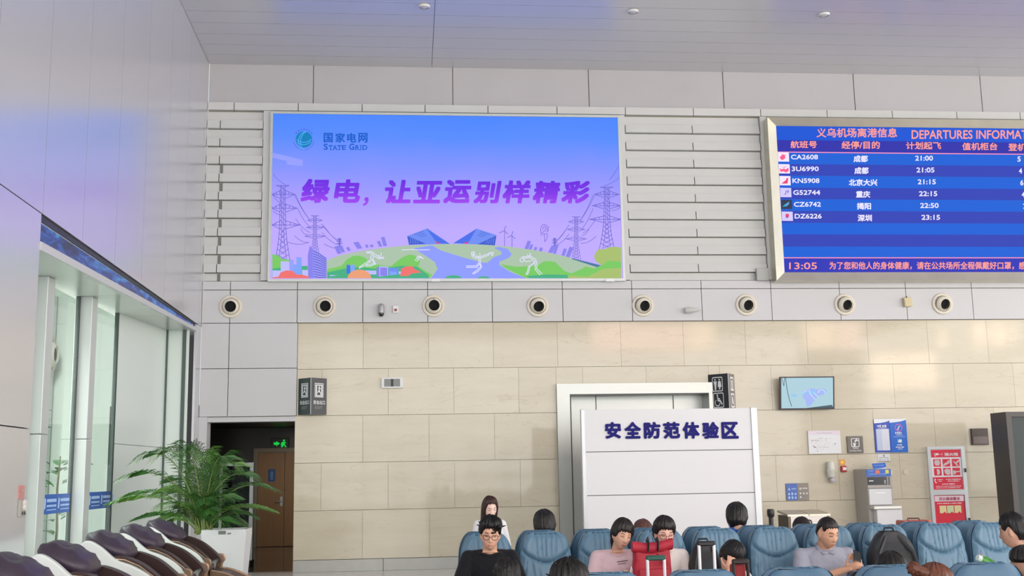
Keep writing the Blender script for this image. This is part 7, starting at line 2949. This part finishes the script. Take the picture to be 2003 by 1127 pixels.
# woman with glasses, white T-shirt
hy = (0, -.12, 1.17)
pz = dict(chest=(0, .01, .88), neck=(.01, -.05, 1.03), head=hy, elL=(-.205, -.09, .72), elR=(.225, -.08, .70), wrL=(-.03, -.30, .72), wrR=(.12, -.27, .74), hdL=(.6, -.5, .4), hdR=(-.5, -.5, .5), pnL=(.3, .4, .6), pnR=(-.4, .4, .5), sh=.165, curl=.75)
X, Y, dz = place_head(1299, 1046, 9.5, hy[2], hy[1], 0, 1.0)
wgl = person('woman with glasses and white T-shirt sitting right of the red backpack, looking down', X, Y, 0, 1.0, pz, (R(4), R(10), R(2)), 1.03, (228, 184, 164), (30, 24, 26), 'bob', (232, 224, 220), .6, (84, 80, 78), female=True, z0=dz, glasses=(160, 70, 72),
             hair_opts=dict(front=.048, side=.0, th=.022, top=.014, tuft=10))

# man in grey shirt with phone
hy = (.0, -.11, 1.17)
pz = dict(chest=(0, .02, .88), neck=(.0, -.035, 1.045), head=hy, sh=.198, elL=(-.25, -.10, .76), elR=(.29, -.11, .77), wrL=(.05, -.335, .90), wrR=(.175, -.315, .91), hdL=(.7, -.45, .35), hdR=(-.35, -.45, .55), pnL=(.2, .5, .6), pnR=(-.6, .4, .5), curl=.7)
X, Y, dz = place_head(1619, 1044, 9.5, hy[2], hy[1], 0, 1.03)
man_g = person('man with cropped hair in short sleeved grey checked shirt sitting and holding a phone', X, Y, 0, 1.03, pz, (R(18), R(18), R(-3)), 1.06, (214, 164, 136), (26, 20, 18), 'buzz', (158, 160, 174), .68, (120, 116, 112), collar=True, z0=dz, fat=1.14, shirt_wr=.008)
p = wpt(man_g, (.12, -.41, 1.005))
ph = thing('phone', 'black phone held in both hands by the man in grey shirt', 'phone', tuple(p))
m = MB()
m.box(-.04, .04, -.005, .005, -.075, .075, 0, .004)
mt = Matrix.Rotation(R(24), 4, 'Y') @ Matrix.Rotation(R(-48), 4, 'X') @ Matrix.Scale(.82, 4)
m.xf(mt)
m.build('phone_case', M_BLACK, ph, local=True)
m = MB()
m.box(-.036, .036, .005, .0065, -.07, .07)
m.xf(mt)
m.build('phone_display', mat('dark_lens', (20, 20, 24), 0.08, spec=0.8), ph, local=True)
p = wpt(man_g, (.19, -.27, .74))
hb = thing('shoulder_bag', 'small black shiny bag on the lap of the man in grey shirt', 'bag', tuple(p))
m = MB()
m.ell((0, 0, .02), (.085, .05, .11), None, 22, 14, 0, lambda d, q: Vector((math.copysign(abs(d.x) ** .5, d.x) * .085, math.copysign(abs(d.y) ** .7, d.y) * .05, math.copysign(abs(d.z) ** .6, d.z) * .12)))
m.build('bag_body', mat('shiny_black_leather', (22, 22, 24), 0.22), hb, smooth=180, local=True)
m = MB()
m.box(-.03, .05, -.056, -.05, .05, .065, 0, .003)
m.build('clasp', mat('silver_button', (222, 214, 212), 0.3), hb, local=True)
p = wpt(man_g, (.178, -.31, .895))
m = MB()
m.lathe([(.031, -.008), (.035, 0), (.031, .008), (.027, 0), (.031, -.008)], tuple(p), tuple(Vector((.62, .75, -.35)).normalized()), 20)
tag(m.build('bracelet', mat('amber_bead', (196, 140, 60), 0.3), None, smooth=60), 'amber bead bracelet on the wrist of the man in grey shirt', 'bracelet')
# phone of the man in black
p = wpt(man_b, (.03, -.43, .72))
ph2 = thing('phone', 'small grey phone held by the man in black T-shirt', 'phone', tuple(p))
m = MB()
m.box(-.04, .04, -.005, .005, -.075, .075, 0, .004)
mt = Matrix.Rotation(R(4), 4, 'Y') @ Matrix.Rotation(R(-30), 4, 'X')
m.xf(mt)
m.build('phone_case', mat('grey_blue_phone', (120, 124, 136), 0.3), ph2, local=True)
m = MB()
m.box(-.036, .036, .005, .0065, -.07, .07)
m.xf(mt)
m.build('phone_display', mat('dark_lens', (20, 20, 24), 0.08, spec=0.8), ph2, local=True)
# phone of the woman in pink
p = wpt(wpink, (.06, -.40, .86))
ph3 = thing('phone', 'white phone held up by the woman in pink T-shirt', 'phone', tuple(p))
m = MB()
m.box(-.036, .036, -.005, .005, -.07, .07, 0, .004)
mt = Matrix.Rotation(R(24), 4, 'Y') @ Matrix.Rotation(R(-40), 4, 'X') @ Matrix.Rotation(R(50), 4, 'Z')
m.xf(mt)
m.build('phone_case', mat('white_phone', (222, 216, 220), 0.3), ph3, local=True)
m = MB()
m.box(-.032, .032, .005, .0065, -.065, .065)
m.xf(mt)
m.build('phone_display', mat('dark_lens', (20, 20, 24), 0.08, spec=0.8), ph3, local=True)

# ---- people seen from behind in the rear row
back_pose = dict(head=(0, -.02, 1.17), chest=(0, .03, .88), elL=(-.215, -.06, .72), elR=(.215, -.06, .72))


def behind(label, px, py, Yh, look, hs, **kw):
    X, Y, dz = place_head(px, py, Yh, 1.17, -.02, math.pi)
    return person(label, X, Y, math.pi, 1.0, kw.pop('pose', back_pose), look, hs, z0=dz, detail=False, **kw)


behind('person with round short black hair seen from behind, above the empty seat left', 1065, 1033, 10.78, (0, R(4), 0), 1.12, shirt=(70, 74, 90), hair_opts=dict(th=.024, back=-.09, top=.014, side=-.03))
behind('person with reddish brown hair, only the crown showing behind the woman with glasses', 1258, 1048, 10.85, (R(5), R(8), 0), 1.05, hair_c=(92, 58, 50), shirt=(120, 100, 96), hair='bob')
behind('person in bright blue shirt with short black hair, seen from behind', 1440, 1018, 10.75, (R(-8), R(6), R(-6)), 1.14, shirt=(42, 92, 196), hair_opts=dict(th=.022, back=-.085, top=.012), pose=dict(head=(0, -.02, 1.17), neck=(.0, .03, 1.10), shz=1.03, chest=(0, .03, .90), elL=(-.215, -.06, .74), elR=(.215, -.06, .74)))
hd4 = behind('person with dark hair and black hair tie, only the crown showing before the waste bin', 1570, 1041, 10.85, (R(6), R(6), R(4)), 1.03, shirt=(60, 60, 66), hair='tied', hair_c=(36, 26, 26))
p = onY(1583.5, 1023, 10.85)
m = MB()
m.tube([(p.x + .022 * math.cos(R(a)), p.y, p.z + .026 * math.sin(R(a))) for a in range(0, 361, 20)], .007, 8, caps=False)
tag(m.build('hair_tie', M_BLACK, None, smooth=60), 'black ring shaped hair tie on the dark head in front of the waste bin', 'hair tie')

# ---- child leaning on a hand, behind the suitcase handle
hy = (0, -.10, 1.17)
X, Y, dz = place_head(1431, 1091, 9.0, hy[2] * .9, hy[1] * .9)
kid = person('child with black hair bowed over, leaning the face on one hand', X, Y, 0, .9, dict(head=hy, chest=(0, .01, .88), neck=(0, -.03, 1.035), elL=(-.2, -.2, .86), wrL=(-.06, -.23, 1.07), hdL=(.25, .1, 1), pnL=(.2, .8, 0), elR=(.22, -.15, .76), wrR=(.06, -.34, .84), sh=.15), (R(22), R(34), R(8)), 1.06,
             (226, 176, 150), (18, 16, 18), 'bob', (214, 208, 204), .6, (60, 60, 70), z0=dz, hair_opts=dict(front=.018, th=.024, top=.012, side=-.02))

# ---- near row, seen from behind
def near(label, px, top_y, Yh, look, hs, **kw):
    hz_ = .145 * hs
    p = onY(px, top_y, Yh)
    rz = kw.pop('rz', math.pi)
    off = Matrix.Rotation(rz, 3, 'Z') @ Vector((0, -.02, 0))
    return person(label, p.x - off.x, Yh - off.y, rz, 1.0, kw.pop('pose', back_pose), look, hs, z0=p.z - hz_ - 1.17, detail=False, **kw)


pa_ = onY(990, 1098, 7.3)
sk = pa_.z / 1.63
near_a = person('small child with wavy black hair at the bottom edge, standing before the man in black', pa_.x, 7.3, math.pi, sk, dict(stand=True, pelvis=(0, 0, .86), waist=(0, .0, 1.02), chest=(0, .0, 1.16), neck=(0, -.005, 1.30), head=(0, -.02, 1.455), shz=1.25, shy=.0, sh=.15, elL=(-.21, .02, 1.0), elR=(.21, .02, 1.0), wrL=(-.18, -.12, .86), wrR=(.18, -.12, .86),
                kneeL=(-.09, -.01, .46), kneeR=(.09, -.01, .46), ankL=(-.09, .02, .08), ankR=(.09, .02, .08)), (R(20), 0, R(-6)), 1.36, shirt=(40, 40, 46), hair_opts=dict(th=.022, top=.012, tuft=30, noise=.006, back=-.09), detail=False)
near_b = near('person at the bottom edge with tousled black hair, right of the man in black', 1112, 1098, 5.35, (0, R(2), 0), .97, shirt=(60, 58, 62), hair_opts=dict(th=.026, top=.016, tuft=44, noise=.008, back=-.09))
near('person at the bottom edge with straight black hair, in front of the black backpack', 1742, 1080, 6.42, (0, R(3), 0), 1.02, shirt=(48, 46, 48), hair='bob', hair_opts=dict(th=.02, top=.01, front=.05))
wbun = near('woman at the bottom edge with auburn brown hair tied in a bun', 1828, 1102, 5.35, (R(-62), R(8), R(4)), .95, shirt=(110, 92, 88), hair='tied', hair_c=(98, 56, 40), female=True, hair_opts=dict(th=.018, noise=.006, front=.058, side=.01))
near('man at the right edge with shaved sides and black top hair, seen from behind', 2000, 1067, 6.35, (R(-40), R(4), 0), 1.06, shirt=(60, 60, 64), hair_opts=dict(th=.012, top=.014, side=.055, back=.05), skin_c=(176, 134, 110))
for pr_, lab in ((near_b, 'blue lounge seat below the tousled haired person at the bottom edge'), (wbun, 'blue lounge seat below the woman with the bun')):
    copy_thing(seat0, (pr_.location.x, pr_.location.y - .03, 0), math.pi, lab, 'lounge seats along the bottom edge')
m = MB()
_p = Matrix.Rotation(-math.pi, 3, 'Z') @ (onY(1788, 1113, 5.32) - wbun.location)
m.ell(_p, (1, 1, 1), None, 32, 22, 0, lambda d, q: d * (.033 + .004 * math.sin(7 * math.atan2(d.x, d.z) + 5 * d.y) + .004 * noise.noise(d * 4)))
m.cap(_p, _p + Vector((-.07, .0, -.03)), .022, .03, 12)
m.build('hair_bun', hair_mat((98, 56, 40)), wbun, smooth=180, local=True)
# ponytail woman further right, turned left
RZP = R(238)
X, Y, dz = place_head(1981, 1041, 8.35, 1.17, -.02, RZP)
_b = onY(1944, 1106, Y + .12)
PW = tuple(Matrix.Rotation(-RZP, 3, 'Z') @ (_b - Vector((X, Y, dz))))
pony = person('woman with black hair tied in a low ponytail at the right edge, seen from behind', X, Y, RZP, 1.0, dict(head=(0, -.02, 1.17), elL=(-.22, -.05, .72), elR=(.19, -.10, .74), wrR=PW, hdR=(.05, -.9, .3), pnR=(-.6, -.1, .7), curl=.9), (R(-15), R(8), 0), 1.04, (206, 160, 138), (16, 14, 16), 'tied', (206, 204, 206), .6, (60, 60, 70), female=True, z0=dz,
              hair_opts=dict(bun=(-.0, .115, -.06, .036), th=.015), detail=True)
p = onY(1924, 1096, Y + .06)
bt = thing('drink_bottle', 'small green bottle with pale cap held out toward the empty seat at right', 'bottle', tuple(p))
m = MB()
ax_ = Vector((.75, .05, -.35)).normalized()
m.lathe([(0, -.02), (.022, -.02), (.032, .0), (.034, .05), (.03, .09), (0, .1)], (0, 0, 0), tuple(ax_), 20)
m.build('bottle_body', mat('bright_green_plastic', (72, 152, 52), 0.3), bt, smooth=50, local=True)
m = MB()
m.lathe([(0, -.055), (.024, -.055), (.026, -.025), (.022, -.02), (0, -.02)], (0, 0, 0), tuple(ax_), 16)
m.build('bottle_cap', mat('pale_mint_plastic', (214, 232, 226), 0.35), bt, smooth=50, local=True)

# ------------------------------------------------------------------ luggage
M_RNYL = mat('crimson_nylon', (176, 34, 54), 0.6, bump=0.25, bscale=30, var=0.06, vscale=6)
M_BNYL = mat('black_nylon', (26, 28, 34), 0.6)
Yb = 9.28
c0, c1 = onY(1236, 1063, Yb), onY(1310, 1063, Yb)
rbp = thing('backpack', 'large crimson red roll top backpack beside the woman in the pink T-shirt', 'backpack', ((c0.x + c1.x) / 2, Yb, c0.z - .50))
w2 = (c1.x - c0.x) / 2


def rb_(u, v):
    a = 2 * math.pi * u
    z = .46 * v
    wx_ = w2 * (1.06 - .10 * v) * (1 + .03 * noise.noise(Vector((math.cos(a) * 2, math.sin(a) * 2, z * 9))))
    dy_ = .10 * (1.0 - .35 * v)
    return Vector((math.copysign(abs(math.cos(a)) ** .45, math.cos(a)) * wx_, math.copysign(abs(math.sin(a)) ** .55, math.sin(a)) * dy_ + .012 * noise.noise(Vector((u * 9, v * 7, 3))), z + .012 * math.sin(3 * a) * v))


m = MB()
m.grid(rb_, 60, 30, closed_u=True)
m.add([rb_(k / 24, 1) for k in range(24)], [list(range(24))])
m.add([rb_(k / 24, 0) for k in range(24)], [list(range(24))])
m.build('pack_body', M_RNYL, rbp, smooth=60, local=True)
m = MB()


def roll(u, v):
    x = (u * 2 - 1) * w2 * 1.06
    a = 2 * math.pi * v
    sag = .016 * math.cos(x / w2 * 2.2)
    return Vector((x, math.cos(a) * .045 - .045, .475 + math.sin(a) * .045 - sag * .9 + .03 * (x / w2) * .3 + .006 * noise.noise(Vector((x * 18, a, 0)))))


m.grid(roll, 30, 14)
for u in (0, 1):
    m.add([roll(u, k / 14) for k in range(14)], [list(range(14))])
m.build('roll_top', M_RNYL, rbp, smooth=60, local=True)
for xx in (-.045, .035):
    m = MB()
    m.tube([(xx, -.10, .44), (xx + .004, -.10, .50), (xx + .01, -.04, .535), (xx + .012, .01, .52)], .02, 8, flat=.35)
    m.build('strap', M_BNYL, rbp, smooth=60, local=True)
m = MB()
m.box(-w2 * .8, w2 * .8, -.122, -.09, .05, .30, 0, .015)
m.build('front_pocket', M_RNYL, rbp, smooth=40, local=True)
m = MB()
m.tube([(w2 * .15, -.115, .42), (w2 * .5, -.12, .32), (w2 * .62, -.125, .15)], .006, 6)
m.build('seam_cord', mat('dark_crimson', (110, 20, 36), 0.6), rbp, smooth=60, local=True)


def trolley(label, pxa, pxb, ytop, Yq, grip_c, tube_c, shell_c, h=.36, name='trolley_suitcase'):
    a, b_ = onY(pxa, ytop, Yq), onY(pxb, ytop, Yq)
    xc, zt = (a.x + b_.x) / 2, a.z
    hw = (b_.x - a.x) / 2
    t = thing(name, label, 'suitcase', (xc, Yq, 0))
    hb_ = max(.3, min(.52, zt - .42))
    m = MB()
    m.box(-.2, .2, -.02, .24, .05, hb_, 0, .04)
    m.build('shell', mat('case_%d_%d_%d' % shell_c, shell_c, 0.4), t, smooth=40, local=True)
    for sx in (-1, 1):
        m = MB()
        m.tube([(sx * (hw - .012), .0, hb_ - .05), (sx * (hw - .012), .0, zt - .01)], .0125, 10)
        m.build('telescopic_tube', mat('tube_%d_%d_%d' % tube_c, tube_c, 0.3, metal=.25), t, smooth=40, local=True)
    m = MB()
    m.box(-hw, hw, -.016, .016, zt - .035, zt + .004, 0, .01)
    m.build('grip', mat('grip_%d_%d_%d' % grip_c, grip_c, 0.4), t, smooth=40, local=True)
    for sx in (-.16, .16):
        for sy in (.02, .2):
            m = MB()
            m.lathe([(0, -.015), (.026, -.015), (.026, .015), (0, .015)], (sx, sy, .027), (1, 0, 0), 14)
            m.build('wheel', M_BLACK, t, smooth=40, local=True)
    return t


trolley('suitcase with white telescopic tubes and dark green grip, in front of the red backpack', 1263, 1302, 1088, 8.6, (30, 84, 70), (232, 226, 230), (58, 70, 74))
trolley('suitcase with white telescopic tubes and black grip, in front of the small black backpack', 1364, 1399, 1060, 8.75, (24, 24, 26), (234, 234, 238), (120, 122, 128))
rt = trolley('dark red suitcase with black rectangular handle, in front of the bowed child', 1431, 1465, 1095, 8.3, (40, 26, 26), (44, 30, 30), (132, 40, 44))
m = MB()
zt_ = onY(1448, 1104, 8.3).z
m.box(-.055, .05, .03, .12, .5, zt_, 0, .02)
m.build('red_cover', mat('red_cloth', (150, 40, 44), 0.7, bump=.3, bscale=60), rt, smooth=40, local=True)


def soft_pack(label, pxc, ytop, Yq, w, d, h, lean=0.0, rz=0.0):
    p = onY(pxc, ytop, Yq)
    h = p.z - .462
    t = thing('backpack', label, 'backpack', (p.x, Yq, .462), rz)

    def bf(u, v):
        a = 2 * math.pi * u
        q = (1 - .10 * v - .06 * (1 - v)) * math.sqrt(max(0, 1 - (max(0, v - .60) / .40) ** 2 * .86))
        wr = .014 * noise.noise(Vector((math.cos(a) * 2.3, math.sin(a) * 2.3, v * 4)))
        return Vector((math.copysign(abs(math.cos(a)) ** .6, math.cos(a)) * (w * q + wr), math.copysign(abs(math.sin(a)) ** .7, math.sin(a)) * (d * (1 - .45 * smoothstep(.5, 1, v)) + wr) + lean * v, h * (.96 * v + .04 * math.sin(math.pi * v * .5))))
    m = MB()
    m.grid(bf, 48, 30, closed_u=True)
    m.add([bf(k / 24, 1) + Vector((0, 0, .004)) for k in range(24)], [list(range(24))])
    m.add([bf(k / 24, 0) for k in range(24)], [list(range(24))])
    m.build('pack_body', mat('black_nylon_pack', (34, 36, 40), 0.55, bump=.3, bscale=28), t, smooth=60, local=True)
    m = MB()
    m.tube([(-.05, lean, h * .985), (-.035, lean, h + .03), (.035, lean, h + .03), (.05, lean, h * .985)], .009, 8)
    m.build('grab_loop', M_BNYL, t, smooth=60, local=True)
    for sx in (-1, 1):
        m = MB()
        m.tube([(sx * .05, -d * .5 + lean * .9, h * .93), (sx * w * .62, -d * .95 + lean * .7, h * .72), (sx * w * .8, -d * 1.03 + lean * .4, h * .42), (sx * w * .86, -d * .9, h * .1)], .022, 8, flat=.35)
        m.build('strap', mat('dark_webbing', (46, 48, 52), 0.6), t, smooth=60, local=True)
    m = MB()
    m.ell((0, -d * .8 + lean * .3, h * .34), (w * .62, d * .35, h * .25), None, 20, 12, 0, lambda dd, q: Vector((math.copysign(abs(dd.x) ** .5, dd.x) * w * .62, dd.y * d * .35, math.copysign(abs(dd.z) ** .5, dd.z) * h * .25)))
    m.build('front_pocket', mat('black_nylon_pack', (34, 36, 40), 0.55, bump=.3, bscale=28), t, smooth=180, local=True)
    return t


soft_pack('big black backpack standing on the seat right of the man in grey shirt', 1743, 1040, 9.55, .228, .13, .50, .05)
soft_pack('small black backpack on the seat behind the white suitcase tubes', 1378, 1062, 9.5, .15, .11, .42, .05)

# padded stool under the ponytail woman
stl = thing('padded_stool', 'low blue padded stool under the woman with the ponytail', 'stool', (pony.location.x, pony.location.y, 0))
m = MB()
m.box(-.2, .2, -.2, .2, .36, .435, 0, .03)
m.build('cushion', M_LEATH, stl, smooth=40, local=True)
m = MB()
m.lathe([(0, 0), (.18, 0), (.18, .02), (.03, .04), (.03, .36), (0, .36)], (0, 0, 0), (0, 0, 1), 24)
m.build('pedestal', M_BLACK, stl, smooth=40, local=True)
